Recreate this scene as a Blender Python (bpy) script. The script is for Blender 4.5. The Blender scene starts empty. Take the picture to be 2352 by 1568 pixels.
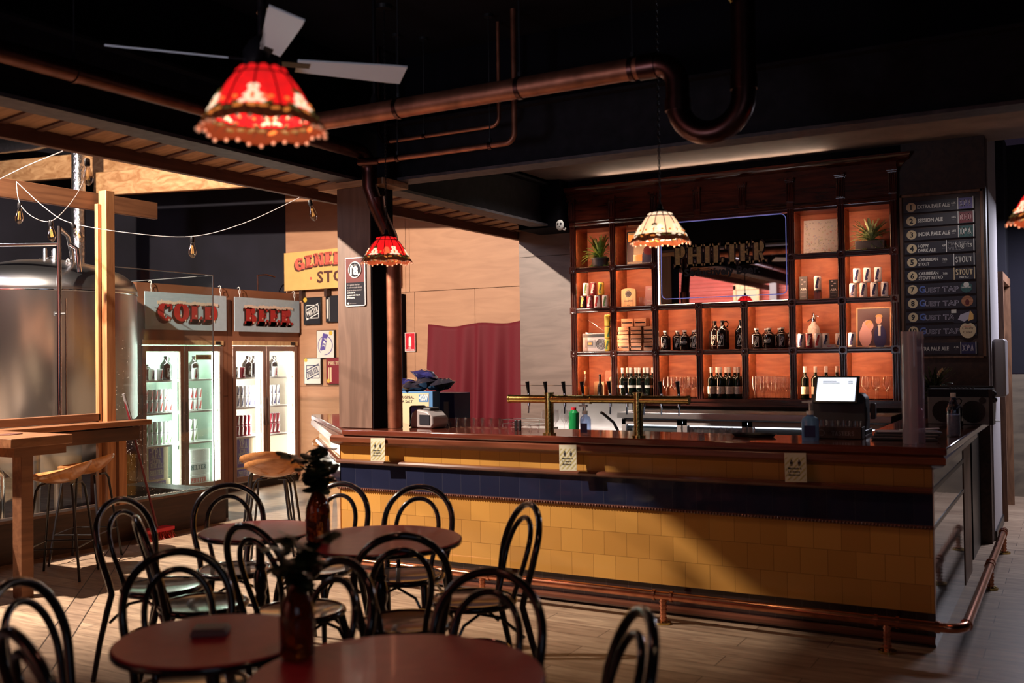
import bpy, math, random
from mathutils import Vector, Matrix
random.seed(7)
R = math.radians
PI = math.pi
SC = bpy.context.scene
COL = SC.collection

# ------------------------------------------------------------------ camera, world, lights, exposure
F = Vector((-0.49454, 0.86899, 0.01693)); F.normalize()
yaw, pitch, roll = 0.51744, 0.01693, -0.013142
f_ = Vector((-math.sin(yaw)*math.cos(pitch), math.cos(yaw)*math.cos(pitch), math.sin(pitch)))
r_ = Vector((math.cos(yaw), math.sin(yaw), 0)); u_ = r_.cross(f_)
r2 = math.cos(roll)*r_ + math.sin(roll)*u_; u2 = -math.sin(roll)*r_ + math.cos(roll)*u_
cam = bpy.data.objects.new('camera', bpy.data.cameras.new('camera')); COL.objects.link(cam)
mw = Matrix((r2, u2, -f_)).transposed().to_4x4(); mw.translation = Vector((0, 0, 1.6))
cam.matrix_world = mw
cam.data.sensor_width = 36; cam.data.lens = 36*2266.65/2352
cam.data.clip_start = .05; cam.data.clip_end = 60
cam.data.dof.use_dof = True; cam.data.dof.focus_distance = 8.6; cam.data.dof.aperture_fstop = 1.8
SC.camera = cam
vs = SC.view_settings
vs.view_transform = 'Standard'; vs.look = 'None'; vs.gamma = 1; vs.use_curve_mapping = False
vs.exposure = 0.0
SC.cycles.use_denoising = True
SC.cycles.max_bounces = 8; SC.cycles.transparent_max_bounces = 16
SC.cycles.sample_clamp_indirect = 4
SC.cycles.caustics_reflective = False; SC.cycles.caustics_refractive = False
wd = bpy.data.worlds.new('world'); SC.world = wd; wd.use_nodes = True
wd.node_tree.nodes['Background'].inputs[0].default_value = (.50, .34, .62, 1)
wd.node_tree.nodes['Background'].inputs[1].default_value = .02

def light(name, kind, loc, energy, color, target=None, **k):
    l = bpy.data.lights.new(name, kind); l.energy = energy; l.color = color
    for a, b in k.items(): setattr(l, a, b)
    o = bpy.data.objects.new(name, l); COL.objects.link(o); o.location = loc
    if target is not None:
        o.rotation_euler = (Vector(target)-Vector(loc)).to_track_quat('-Z', 'Y').to_euler()
    return o
# bright work light hung in the brewery, left of the tables
light('brewery_floodlight', 'SPOT', (-7.2, 3.2, 4.28), 3000, (1, .83, .66), (-7.4, 8.0, 1.0), shadow_soft_size=.04, spot_size=R(128), spot_blend=.38)
# daylight from the shop windows behind and to the right
light('window_daylight', 'AREA', (2.6, -2.9, 2.3), 9, (.72, .78, 1), (-2.5, 5, 1.2), shape='RECTANGLE', size=2.6, size_y=1.8)
# corridor beyond the right end of the bar
light('corridor_light', 'AREA', (.35, 10.9, 3.0), 110, (.86, .86, 1), (.35, 10.9, 0), shape='RECTANGLE', size=.9, size_y=.5)
# strip lights over the open roller door on the back wall, seen in the bar mirror
light('door_light', 'AREA', (-6.4, -.6, 3.6), 240, (1, .8, .74), (-6.4, -3.4, 2.5), shape='RECTANGLE', size=2.5, size_y=.3)
# brewery bay, behind the tanks
light('tank_bay_light', 'AREA', (-9.3, 3.2, 4.2), 60, (.92, .86, 1), (-9.6, 6.2, 1.6), shape='RECTANGLE', size=.4, size_y=1.6)
# work light behind the bar
# added spot without a real fitting, brightens the tap list lettering
light('menu_fill_spot', 'SPOT', (-.80, 7.5, 3.38), 36, (1, .90, .88), (-.86, 9.1, 2.30), shadow_soft_size=.03, spot_size=R(40), spot_blend=.9)
# warm strip lying on top of the back bar cornice, washing the soffit
light('cornice_strip', 'AREA', (-3.0, 9.04, 3.345), 5, (1, .76, .56), (-3.0, 8.6, 3.6), shape='RECTANGLE', size=2.2, size_y=.02)
light('fan_fill_light', 'AREA', (-3.6, -1.6, 1.3), 4.5, (.74, .82, 1), (-3.2, 3.4, 3.0), shape='RECTANGLE', size=1.2, size_y=.9, spread=R(44))  # added cool lamp that brightens the fan blades, no real source
light('bar_task_light', 'AREA', (-4.3, 8.2, 3.38), 9, (1, .9, .8), (-4.2, 8.2, 0), shape='RECTANGLE', size=1.2, size_y=.15, spread=R(110))

# ------------------------------------------------------------------ materials
MATS = {}
def mat(name, col, rough=.5, metal=0, emit=None, es=0, trans=0, spec=.5, bump=0, bscale=30, coat=0, alpha=1, nz=0, nscale=8, stretch=(1, 1, 1), ior=1.45):
    m = bpy.data.materials.new(name); m.use_nodes = True; MATS[name] = m
    nt = m.node_tree; b = nt.nodes['Principled BSDF']
    b.inputs['Base Color'].default_value = (*col, 1); b.inputs['Roughness'].default_value = rough
    b.inputs['Metallic'].default_value = metal; b.inputs['Specular IOR Level'].default_value = spec
    b.inputs['IOR'].default_value = ior
    if trans: b.inputs['Transmission Weight'].default_value = trans
    if coat: b.inputs['Coat Weight'].default_value = coat; b.inputs['Coat Roughness'].default_value = .08
    if emit: b.inputs['Emission Color'].default_value = (*emit, 1); b.inputs['Emission Strength'].default_value = es
    if alpha < 1: b.inputs['Alpha'].default_value = alpha
    if nz or bump:
        tc = nt.nodes.new('ShaderNodeTexCoord'); mp = nt.nodes.new('ShaderNodeMapping'); mp.inputs['Scale'].default_value = stretch
        nt.links.new(tc.outputs['Object'], mp.inputs[0])
        n = nt.nodes.new('ShaderNodeTexNoise'); n.inputs['Scale'].default_value = nscale; n.inputs['Detail'].default_value = 6
        nt.links.new(mp.outputs[0], n.inputs['Vector'])
        if nz:
            r = nt.nodes.new('ShaderNodeValToRGB'); e = r.color_ramp.elements
            e[0].position = .3; e[1].position = .7
            e[0].color = (*[c*(1-nz) for c in col], 1); e[1].color = (*[min(1, c*(1+nz)) for c in col], 1)
            nt.links.new(n.outputs['Fac'], r.inputs[0]); nt.links.new(r.outputs[0], b.inputs['Base Color'])
        if bump:
            n2 = nt.nodes.new('ShaderNodeTexNoise'); n2.inputs['Scale'].default_value = bscale; n2.inputs['Detail'].default_value = 3
            nt.links.new(mp.outputs[0], n2.inputs['Vector'])
            bp = nt.nodes.new('ShaderNodeBump'); bp.inputs['Strength'].default_value = bump; bp.inputs['Distance'].default_value = .01
            nt.links.new(n2.outputs['Fac'], bp.inputs['Height']); nt.links.new(bp.outputs[0], b.inputs['Normal'])
    return m
def wood(name, c1, c2, rough=.45, stretch=(1, 1, 8), scale=3, bump=.05, coat=0, ramp=(.35, .65)):
    """long-grained timber: stretch is small along the grain"""
    m = bpy.data.materials.new(name); m.use_nodes = True; MATS[name] = m
    nt = m.node_tree; N = nt.nodes; L = nt.links; b = N['Principled BSDF']
    tc = N.new('ShaderNodeTexCoord'); mp = N.new('ShaderNodeMapping'); mp.inputs['Scale'].default_value = stretch
    L.new(tc.outputs['Object'], mp.inputs[0])
    n = N.new('ShaderNodeTexNoise'); n.inputs['Scale'].default_value = scale; n.inputs['Detail'].default_value = 8; n.inputs['Distortion'].default_value = 1.2
    L.new(mp.outputs[0], n.inputs['Vector'])
    r = N.new('ShaderNodeValToRGB'); e = r.color_ramp.elements
    e[0].position = ramp[0]; e[1].position = ramp[1]; e[0].color = (*c1, 1); e[1].color = (*c2, 1)
    L.new(n.outputs['Fac'], r.inputs[0]); L.new(r.outputs[0], b.inputs['Base Color'])
    b.inputs['Roughness'].default_value = rough
    if coat: b.inputs['Coat Weight'].default_value = coat; b.inputs['Coat Roughness'].default_value = .1
    bp = N.new('ShaderNodeBump'); bp.inputs['Strength'].default_value = bump; bp.inputs['Distance'].default_value = .005
    L.new(n.outputs['Fac'], bp.inputs['Height']); L.new(bp.outputs[0], b.inputs['Normal'])
    return m
def tiles(name, c1, c2, mortar, axes, size=.155, height=.1507, offset=.5, rough=.08, zoff=0, bump=.25, xoff=0):
    """glazed wall tiles; axes picks which object axes run along and up the wall"""
    m = bpy.data.materials.new(name); m.use_nodes = True; MATS[name] = m
    nt = m.node_tree; N = nt.nodes; L = nt.links; b = N['Principled BSDF']
    tc = N.new('ShaderNodeTexCoord'); sp = N.new('ShaderNodeSeparateXYZ'); cb = N.new('ShaderNodeCombineXYZ')
    L.new(tc.outputs['Object'], sp.inputs[0])
    ax = N.new('ShaderNodeMath'); ax.operation = 'ADD'; ax.inputs[1].default_value = 20+xoff
    az = N.new('ShaderNodeMath'); az.operation = 'ADD'; az.inputs[1].default_value = -zoff+height*20
    L.new(sp.outputs[axes[0]], ax.inputs[0]); L.new(sp.outputs[axes[1]], az.inputs[0])
    L.new(ax.outputs[0], cb.inputs[0]); L.new(az.outputs[0], cb.inputs[1])
    br = N.new('ShaderNodeTexBrick'); br.offset = offset; br.squash = 1
    br.inputs['Scale'].default_value = 1; br.inputs['Brick Width'].default_value = size; br.inputs['Row Height'].default_value = height
    br.inputs['Mortar Size'].default_value = .0012; br.inputs['Mortar Smooth'].default_value = .2; br.inputs['Bias'].default_value = 0
    br.inputs['Color1'].default_value = (*c1, 1); br.inputs['Color2'].default_value = (*c2, 1); br.inputs['Mortar'].default_value = (*mortar, 1)
    L.new(cb.outputs[0], br.inputs['Vector']); L.new(br.outputs['Color'], b.inputs['Base Color'])
    b.inputs['Roughness'].default_value = rough
    no = N.new('ShaderNodeTexNoise'); no.inputs['Scale'].default_value = 14; L.new(tc.outputs['Object'], no.inputs['Vector'])
    mx = N.new('ShaderNodeMath'); mx.operation = 'MULTIPLY'; mx.inputs[1].default_value = .35; L.new(no.outputs['Fac'], mx.inputs[0])
    sb = N.new('ShaderNodeMath'); sb.operation = 'SUBTRACT'; L.new(mx.outputs[0], sb.inputs[0]); L.new(br.outputs['Fac'], sb.inputs[1])
    # each tile sits at its own slight tilt
    bp = N.new('ShaderNodeBump'); bp.inputs['Strength'].default_value = bump; bp.inputs['Distance'].default_value = .006
    L.new(sb.outputs[0], bp.inputs['Height']); L.new(bp.outputs[0], b.inputs['Normal'])
    return m
def thin_glass(name, tint=(1, 1, 1), refl=.12, rough=.02, body=None, bodyfac=0):
    m = bpy.data.materials.new(name); m.use_nodes = True; MATS[name] = m
    nt = m.node_tree; N = nt.nodes; L = nt.links; N.remove(N['Principled BSDF'])
    out = N['Material Output']; tr = N.new('ShaderNodeBsdfTransparent'); tr.inputs[0].default_value = (*tint, 1)
    gl = N.new('ShaderNodeBsdfGlossy'); gl.inputs['Roughness'].default_value = rough
    lw = N.new('ShaderNodeLayerWeight'); lw.inputs[0].default_value = refl+.2
    mr = N.new('ShaderNodeMapRange'); mr.inputs['To Min'].default_value = refl*.4; mr.inputs['To Max'].default_value = min(.95, refl*4)
    L.new(lw.outputs['Facing'], mr.inputs[0])
    mx = N.new('ShaderNodeMixShader'); L.new(mr.outputs[0], mx.inputs[0]); L.new(tr.outputs[0], mx.inputs[1]); L.new(gl.outputs[0], mx.inputs[2])
    res = mx
    if body:
        df = N.new('ShaderNodeBsdfDiffuse'); df.inputs[0].default_value = (*body, 1)
        m2 = N.new('ShaderNodeMixShader'); m2.inputs[0].default_value = bodyfac
        L.new(mx.outputs[0], m2.inputs[1]); L.new(df.outputs[0], m2.inputs[2]); res = m2
    L.new(res.outputs[0], out.inputs[0])
    return m

wood('mahogany', (.040, .007, .004), (.115, .020, .010), rough=.22, stretch=(6, 6, .7), scale=3, coat=.5)
wood('mahogany_rail', (.040, .007, .004), (.115, .020, .010), rough=.22, stretch=(.7, 6, 6), scale=3, coat=.5)
wood('shelf_back', (.33, .085, .030), (.50, .150, .055), rough=.5, stretch=(1.2, 3, 7), scale=2.2)
wood('counter_wood', (.10, .022, .013), (.17, .042, .025), rough=.10, stretch=(.6, 5, 5), scale=3, coat=.6, bump=.01)
wood('apron_wood', (.10, .030, .016), (.20, .062, .032), rough=.2, stretch=(.6, 5, 6), scale=3, coat=.3, bump=.02)
wood('plywood', (.40, .20, .115), (.50, .265, .155), rough=.55, stretch=(1, 1, 6), scale=1.6, ramp=(.3, .75))
wood('plywood_red', (.21, .075, .040), (.29, .11, .060), rough=.5, stretch=(6, 1, 1), scale=1.6)
wood('panel_brown', (.13, .072, .052), (.20, .115, .085), rough=.5, stretch=(5, 5, .7), scale=2.4)
wood('panel_grey', (.165, .112, .098), (.235, .165, .145), rough=.45, stretch=(1, 1, 5), scale=1.8)
wood('pine', (.34, .14, .055), (.52, .25, .11), rough=.6, stretch=(8, 8, .8), scale=2)
wood('pine_long', (.13, .048, .020), (.20, .082, .036), rough=.6, stretch=(8, .7, 8), scale=2)
wood('lvl', (.36, .17, .07), (.62, .36, .18), rough=.7, stretch=(1.2, 3, 3), scale=3.5, bump=.2)
wood('table_wood', (.17, .070, .034), (.28, .125, .060), rough=.4, stretch=(7, .8, 7), scale=2.4)
wood('fascia_wood', (.085, .032, .020), (.14, .055, .034), rough=.6, stretch=(8, .7, 8), scale=2)
wood('slat_wood', (.34, .19, .10), (.52, .31, .175), rough=.7, stretch=(.8, 6, 6), scale=3)
wood('dark_timber', (.030, .013, .010), (.060, .026, .018), rough=.5, stretch=(8, .7, 8), scale=2)
wood('stool_wood', (.36, .14, .045), (.56, .26, .10), rough=.3, stretch=(2, 9, 2), scale=2.6, coat=.3)
wood('crate_wood', (.30, .11, .055), (.50, .22, .11), rough=.6, stretch=(1, 6, 6), scale=9)
wood('pale_wood', (.55, .30, .14), (.72, .44, .22), rough=.5, stretch=(5, 5, 1), scale=5)
wood('jamb_wood', (.12, .055, .030), (.24, .12, .065), rough=.5, stretch=(6, 6, .8), scale=3)
wood('stair_ply', (.11, .085, .065), (.20, .155, .11), rough=.6, stretch=(1, 1, 3), scale=2)
mat('chair_black', (.012, .010, .014), rough=.18, coat=.6)
mat('seat_brown', (.055, .040, .035), rough=.16, coat=.7, nz=.25, nscale=6)
mat('black', (.008, .007, .009), rough=.35); mat('matt_black', (.006, .005, .008), rough=.9, spec=.1)
mat('ceiling_black', (.010, .009, .013), rough=.9, nz=.3, nscale=2, spec=.1)
mat('navy_wall', (.012, .011, .020), rough=.9, nz=.3, nscale=1.5)
mat('soffit', (.19, .135, .115), rough=.9, nz=.18, nscale=4)
mat('steel_black', (.012, .010, .014), rough=.7, nz=.3, nscale=12, spec=.2); mat('rod_black', (.03, .03, .035), rough=.5, metal=.5); mat('trim_brown', (.13, .045, .028), rough=.14, coat=.5)
mat('flange_grey', (.060, .050, .058), rough=.6, nz=.35, nscale=16)
mat('copper', (.55, .22, .13), rough=.22, metal=1, nz=.25, nscale=14)
mat('copper_dull', (.36, .14, .085), rough=.48, metal=.85, nz=.35, nscale=10)
mat('copper_dark', (.10, .045, .040), rough=.33, metal=1, nz=.3, nscale=10)
mat('brass', (.60, .45, .15), rough=.2, metal=1, bump=.12, bscale=90)
mat('chrome', (.75, .75, .78), rough=.12, metal=1); mat('steel', (.52, .52, .55), rough=.28, metal=1)
mat('zinc', (.5, .5, .52), rough=.4, metal=1)
mat('white_paint', (.62, .58, .60), rough=.6); mat('wall_white', (.42, .39, .41), rough=.8, nz=.06, nscale=60)
mat('white', (.8, .78, .76), rough=.4); mat('cream', (.72, .56, .36), rough=.5); mat('paper', (.66, .64, .60), rough=.7)
mat('plastic_grey', (.35, .31, .32), rough=.4); mat('grey', (.2, .19, .2), rough=.5); mat('dark_grey', (.05, .05, .055), rough=.5)
mat('fan_blade', (.80, .82, .86), rough=.42, bump=.03, bscale=60)
mat('velvet', (.13, .003, .012), rough=.75); MATS['velvet'].node_tree.nodes['Principled BSDF'].inputs['Sheen Weight'].default_value = .05
MATS['velvet'].node_tree.nodes['Principled BSDF'].inputs['Sheen Tint'].default_value = (.8, .1, .15, 1)
mat('sign_blue', (.42, .52, .62), rough=.45, nz=.05, nscale=20); mat('sign_red', (.42, .022, .022), rough=.45); mat('letter_shade', (.045, .012, .012), rough=.6)
mat('snow', (.78, .60, .50), rough=.6); mat('sign_yellow', (.80, .47, .16), rough=.5, nz=.05, nscale=9); mat('coral', (.72, .14, .10), rough=.5, nz=.12, nscale=40)
mat('brown_ink', (.10, .035, .028), rough=.6); mat('ink', (.012, .012, .018), rough=.5); mat('navy', (.025, .026, .10), rough=.4); mat('purple', (.10, .07, .30), rough=.4)
mat('can_red', (.55, .03, .025), rough=.3); mat('can_green', (.10, .22, .07), rough=.3); mat('can_maroon', (.20, .018, .03), rough=.3); mat('can_gold', (.65, .42, .06), rough=.35)
mat('can_white', (.74, .70, .70), rough=.3); mat('can_dark', (.03, .02, .025), rough=.3)
mat('safety_red', (.58, .012, .03), rough=.4); mat('maroon_sign', (.13, .02, .02), rough=.4); mat('plank_ink', (.020, .017, .030), rough=.45)
mat('plank_cream', (.78, .62, .38), rough=.5); mat('chalk_blue', (.12, .18, .50), rough=.7); mat('chalk', (.50, .47, .58), rough=.7); mat('plank_teal', (.03, .10, .10), rough=.5, nz=.5, nscale=60)
mat('gold_letter', (.66, .44, .17), rough=.35, nz=.2, nscale=50)
mat('bottle_black', (.012, .008, .008), rough=.06, coat=.5); mat('bottle_green', (.006, .010, .006), rough=.06)
mat('amber_glass', (.14, .030, .006), rough=.06, trans=.55, coat=.4); mat('liquor', (.50, .13, .03), rough=.1, trans=.4)
mat('leaf', (.030, .048, .024), rough=.42, nz=.5, nscale=10); mat('fern', (.22, .36, .07), rough=.5, nz=.4, nscale=20); mat('fern_light', (.42, .55, .28), rough=.5, nz=.3, nscale=20)
mat('stem', (.09, .06, .03), rough=.6); mat('pot', (.045, .045, .055), rough=.5)
mat('red_plastic', (.5, .04, .03), rough=.4, nz=.2, nscale=40); mat('broom_pole', (.14, .012, .02), rough=.35)
mat('foil', (.6, .6, .64), rough=.3, metal=1, bump=1.0, bscale=26)
mat('card_blue', (.08, .22, .48), rough=.6); mat('crisp_blue', (.025, .025, .12), rough=.25, coat=.4, nz=.5, nscale=12); mat('crisp_dark', (.025, .022, .035), rough=.22, coat=.5)
mat('label_pale', (.62, .50, .44), rough=.6, nz=.2, nscale=60); mat('screen', (.7, .78, 1), rough=.3, emit=(.78, .86, 1), es=1.5)
mat('led_warm', (1, .8, .6), emit=(1, .60, .36), es=115); mat('led_white', (1, 1, 1), emit=(1, .96, .86), es=11); mat('led_green', (1, 1, 1), emit=(.90, 1, .86), es=11)
mat('led_blue', (.3, .3, 1), emit=(.34, .36, 1), es=.28); mat('led_edge', (1, .8, .6), emit=(1, .78, .52), es=8.0); mat('fridge_glow', (1, 1, 1), emit=(.85, .92, 1), es=2.6)
mat('bulb_glow', (1, .8, .6), emit=(1, .72, .42), es=16); mat('filament', (.9, .5, .15), emit=(1, .55, .2), es=.25, rough=.4)
mat('liner_green', (.50, .60, .52), rough=.6); mat('liner_warm', (.60, .54, .46), rough=.6)
mat('fridge_frame', (.30, .20, .17), rough=.3, metal=.6); mat('fridge_kick', (.02, .015, .015), rough=.6)
mat('shade_red', (.55, .01, .02), rough=.2, emit=(1, .018, .020), es=.75, nz=.3, nscale=8)
mat('shade_cream', (.85, .62, .42), rough=.2, emit=(1, .66, .44), es=.92)
mat('petal_cream', (.8, .6, .4), rough=.2, emit=(1, .74, .50), es=1.1); mat('petal_orange', (.7, .2, .05), rough=.2, emit=(1, .28, .05), es=.7)
mat('petal_green', (.16, .12, .05), rough=.2, emit=(.45, .34, .08), es=.12); mat('fringe_glass', (.16, .045, .02), rough=.15, emit=(1, .20, .07), es=.04)
mat('lead', (.02, .014, .012), rough=.5); mat('bead', (.6, .38, .30), rough=.08, emit=(1, .45, .25), es=.25)
mat('corrugated', (.46, .115, .095), rough=.5, nz=.12, nscale=3); mat('pale_green', (.42, .40, .26), rough=.6); mat('soap_green', (.02, .32, .09), rough=.2, trans=.2)
mat('gel_blue', (.16, .36, .72), rough=.1, trans=.2); mat('sticker', (.58, .55, .42), rough=.6); mat('sticker_stripe', (.44, .38, .16), rough=.6)
mat('drop', (.8, .75, .7), rough=.1, spec=1)
mat('skin_print', (.62, .34, .24), rough=.5); mat('hair_print', (.55, .32, .12), rough=.5); mat('photo_ink', (.07, .035, .045), rough=.4); mat('photo_pink', (.62, .36, .36), rough=.5)
mat('mirror', (.86, .86, .88), rough=.015, metal=1)
mat('stain', (.16, .06, .05), rough=.4)
tiles('tile_yellow', (.62, .32, .080), (.50, .245, .06), (.20, .09, .02), 'XZ', zoff=.183, offset=.5)
tiles('tile_yellow_side', (.62, .285, .048), (.50, .22, .036), (.20, .09, .02), 'YZ', zoff=.183, offset=.5)
tiles('tile_blue', (.012, .015, .038), (.018, .021, .052), (.045, .045, .07), 'XZ', zoff=.66, height=.19, offset=0)
tiles('tile_blue_side', (.012, .015, .038), (.018, .021, .052), (.002, .002, .002), 'YZ', zoff=.66, height=.19, offset=0)
tiles('tile_upper', (.62, .32, .080), (.52, .26, .06), (.20, .09, .02), 'XZ', zoff=.855, height=.24, offset=0, size=.158)
tiles('tile_dark', (.026, .012, .013), (.036, .018, .018), (.075, .05, .05), 'XZ', zoff=.03, height=.17, offset=0)
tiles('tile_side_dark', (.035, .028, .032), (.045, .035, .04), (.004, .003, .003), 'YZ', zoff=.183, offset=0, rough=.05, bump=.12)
thin_glass('glass', (.97, .97, .97), .10); thin_glass('pane', (.93, .96, .95), .05); thin_glass('bulb_glass', (.85, .8, .75), .16)
thin_glass('acrylic', (.62, .55, .66), .16, body=(.55, .50, .62), bodyfac=.5); thin_glass('fridge_glass', (.95, .97, .97), .03); thin_glass('stemware', (.96, .94, .94), .11)
thin_glass('water', (.55, .65, .85), .14)

for nm_, tint in (('shade_red', (1, .10, .06)), ('shade_cream', (1, .78, .55))):
    m_ = MATS[nm_]; N_ = m_.node_tree.nodes; tr_ = N_.new('ShaderNodeBsdfTransparent'); tr_.inputs[0].default_value = (*tint, 1)
    mx_ = N_.new('ShaderNodeMixShader'); mx_.inputs[0].default_value = .12
    m_.node_tree.links.new(N_['Principled BSDF'].outputs[0], mx_.inputs[1]); m_.node_tree.links.new(tr_.outputs[0], mx_.inputs[2]); m_.node_tree.links.new(mx_.outputs[0], N_['Material Output'].inputs[0])

def marble(name, base, vein):
    m = bpy.data.materials.new(name); m.use_nodes = True; MATS[name] = m
    N = m.node_tree.nodes; L = m.node_tree.links; b = N['Principled BSDF']
    tc = N.new('ShaderNodeTexCoord'); n = N.new('ShaderNodeTexNoise'); n.inputs['Scale'].default_value = 5; n.inputs['Detail'].default_value = 9; n.inputs['Distortion'].default_value = 2.5
    L.new(tc.outputs['Object'], n.inputs['Vector']); r = N.new('ShaderNodeValToRGB'); e = r.color_ramp.elements
    e[0].position = .40; e[0].color = (*base, 1); e[1].position = .62; e[1].color = (*vein, 1)
    L.new(n.outputs['Fac'], r.inputs[0]); L.new(r.outputs[0], b.inputs['Base Color'])
    b.inputs['Roughness'].default_value = .35; b.inputs['Specular IOR Level'].default_value = .3; b.inputs['Coat Weight'].default_value = .16; b.inputs['Coat Roughness'].default_value = .07
marble('table_top', (.40, .022, .034), (.46, .034, .045))

def floor_mat():
    m = bpy.data.materials.new('floor_planks'); m.use_nodes = True; MATS['floor_planks'] = m
    N = m.node_tree.nodes; L = m.node_tree.links; b = N['Principled BSDF']
    tc = N.new('ShaderNodeTexCoord'); mp = N.new('ShaderNodeMapping'); mp.inputs['Location'].default_value = (30, 30, 0)
    L.new(tc.outputs['Object'], mp.inputs[0])
    def brick(vec, w=1.2, h=.19, c1=(.44, .33, .235), c2=(.33, .235, .165)):
        br = N.new('ShaderNodeTexBrick'); br.offset = .37; br.inputs['Scale'].default_value = 1
        br.inputs['Brick Width'].default_value = w; br.inputs['Row Height'].default_value = h; br.inputs['Mortar Size'].default_value = .0022
        br.inputs['Color1'].default_value = (*c1, 1); br.inputs['Color2'].default_value = (*c2, 1)
        br.inputs['Mortar'].default_value = (.05, .03, .022, 1); L.new(vec, br.inputs['Vector']); return br
    A = brick(mp.outputs[0])
    # diagonal border strip: coordinate across it
    sp = N.new('ShaderNodeSeparateXYZ'); L.new(tc.outputs['Object'], sp.inputs[0])
    ad = N.new('ShaderNodeMath'); ad.operation = 'ADD'; L.new(sp.outputs[0], ad.inputs[0]); L.new(sp.outputs[1], ad.inputs[1])
    def band(lo, hi):
        g = N.new('ShaderNodeMath'); g.operation = 'GREATER_THAN'; g.inputs[1].default_value = lo; L.new(ad.outputs[0], g.inputs[0])
        l = N.new('ShaderNodeMath'); l.operation = 'LESS_THAN'; l.inputs[1].default_value = hi; L.new(ad.outputs[0], l.inputs[0])
        k = N.new('ShaderNodeMath'); k.operation = 'MULTIPLY'; L.new(g.outputs[0], k.inputs[0]); L.new(l.outputs[0], k.inputs[1]); return k
    strip = band(-1.57, -1.37); e1 = band(-1.576, -1.564); e2 = band(-1.376, -1.364)
    rot = N.new('ShaderNodeMapping'); rot.inputs['Rotation'].default_value = (0, 0, R(45)); rot.inputs['Location'].default_value = (30, 30, 0)
    L.new(tc.outputs['Object'], rot.inputs[0]); B = brick(rot.outputs[0], w=1.6, h=5, c1=(.36, .26, .185), c2=(.27, .19, .14))
    mx = N.new('ShaderNodeMixRGB'); L.new(strip.outputs[0], mx.inputs[0]); L.new(A.outputs['Color'], mx.inputs[1]); L.new(B.outputs['Color'], mx.inputs[2])
    es = N.new('ShaderNodeMath'); es.operation = 'ADD'; es.use_clamp = True; L.new(e1.outputs[0], es.inputs[0]); L.new(e2.outputs[0], es.inputs[1])
    m3 = N.new('ShaderNodeMixRGB'); m3.inputs[2].default_value = (.03, .018, .014, 1); L.new(es.outputs[0], m3.inputs[0]); L.new(mx.outputs[0], m3.inputs[1])
    gr = N.new('ShaderNodeMapping'); gr.inputs['Scale'].default_value = (1.1, 9, 1); L.new(tc.outputs['Object'], gr.inputs[0])
    n = N.new('ShaderNodeTexNoise'); n.inputs['Scale'].default_value = 3; n.inputs['Detail'].default_value = 9; n.inputs['Distortion'].default_value = 1; L.new(gr.outputs[0], n.inputs['Vector'])
    rp = N.new('ShaderNodeValToRGB'); rp.color_ramp.elements[0].position = .3; rp.color_ramp.elements[0].color = (.55, .5, .5, 1); rp.color_ramp.elements[1].position = .7; rp.color_ramp.elements[1].color = (1.15, 1.12, 1.1, 1)
    L.new(n.outputs['Fac'], rp.inputs[0]); mu = N.new('ShaderNodeMixRGB'); mu.blend_type = 'MULTIPLY'; mu.inputs[0].default_value = 1
    L.new(m3.outputs[0], mu.inputs[1]); L.new(rp.outputs[0], mu.inputs[2]); L.new(mu.outputs[0], b.inputs['Base Color'])
    b.inputs['Roughness'].default_value = .42
    bp = N.new('ShaderNodeBump'); bp.inputs['Strength'].default_value = .12; bp.inputs['Distance'].default_value = .004; L.new(n.outputs['Fac'], bp.inputs['Height']); L.new(bp.outputs[0], b.inputs['Normal'])
floor_mat()

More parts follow.
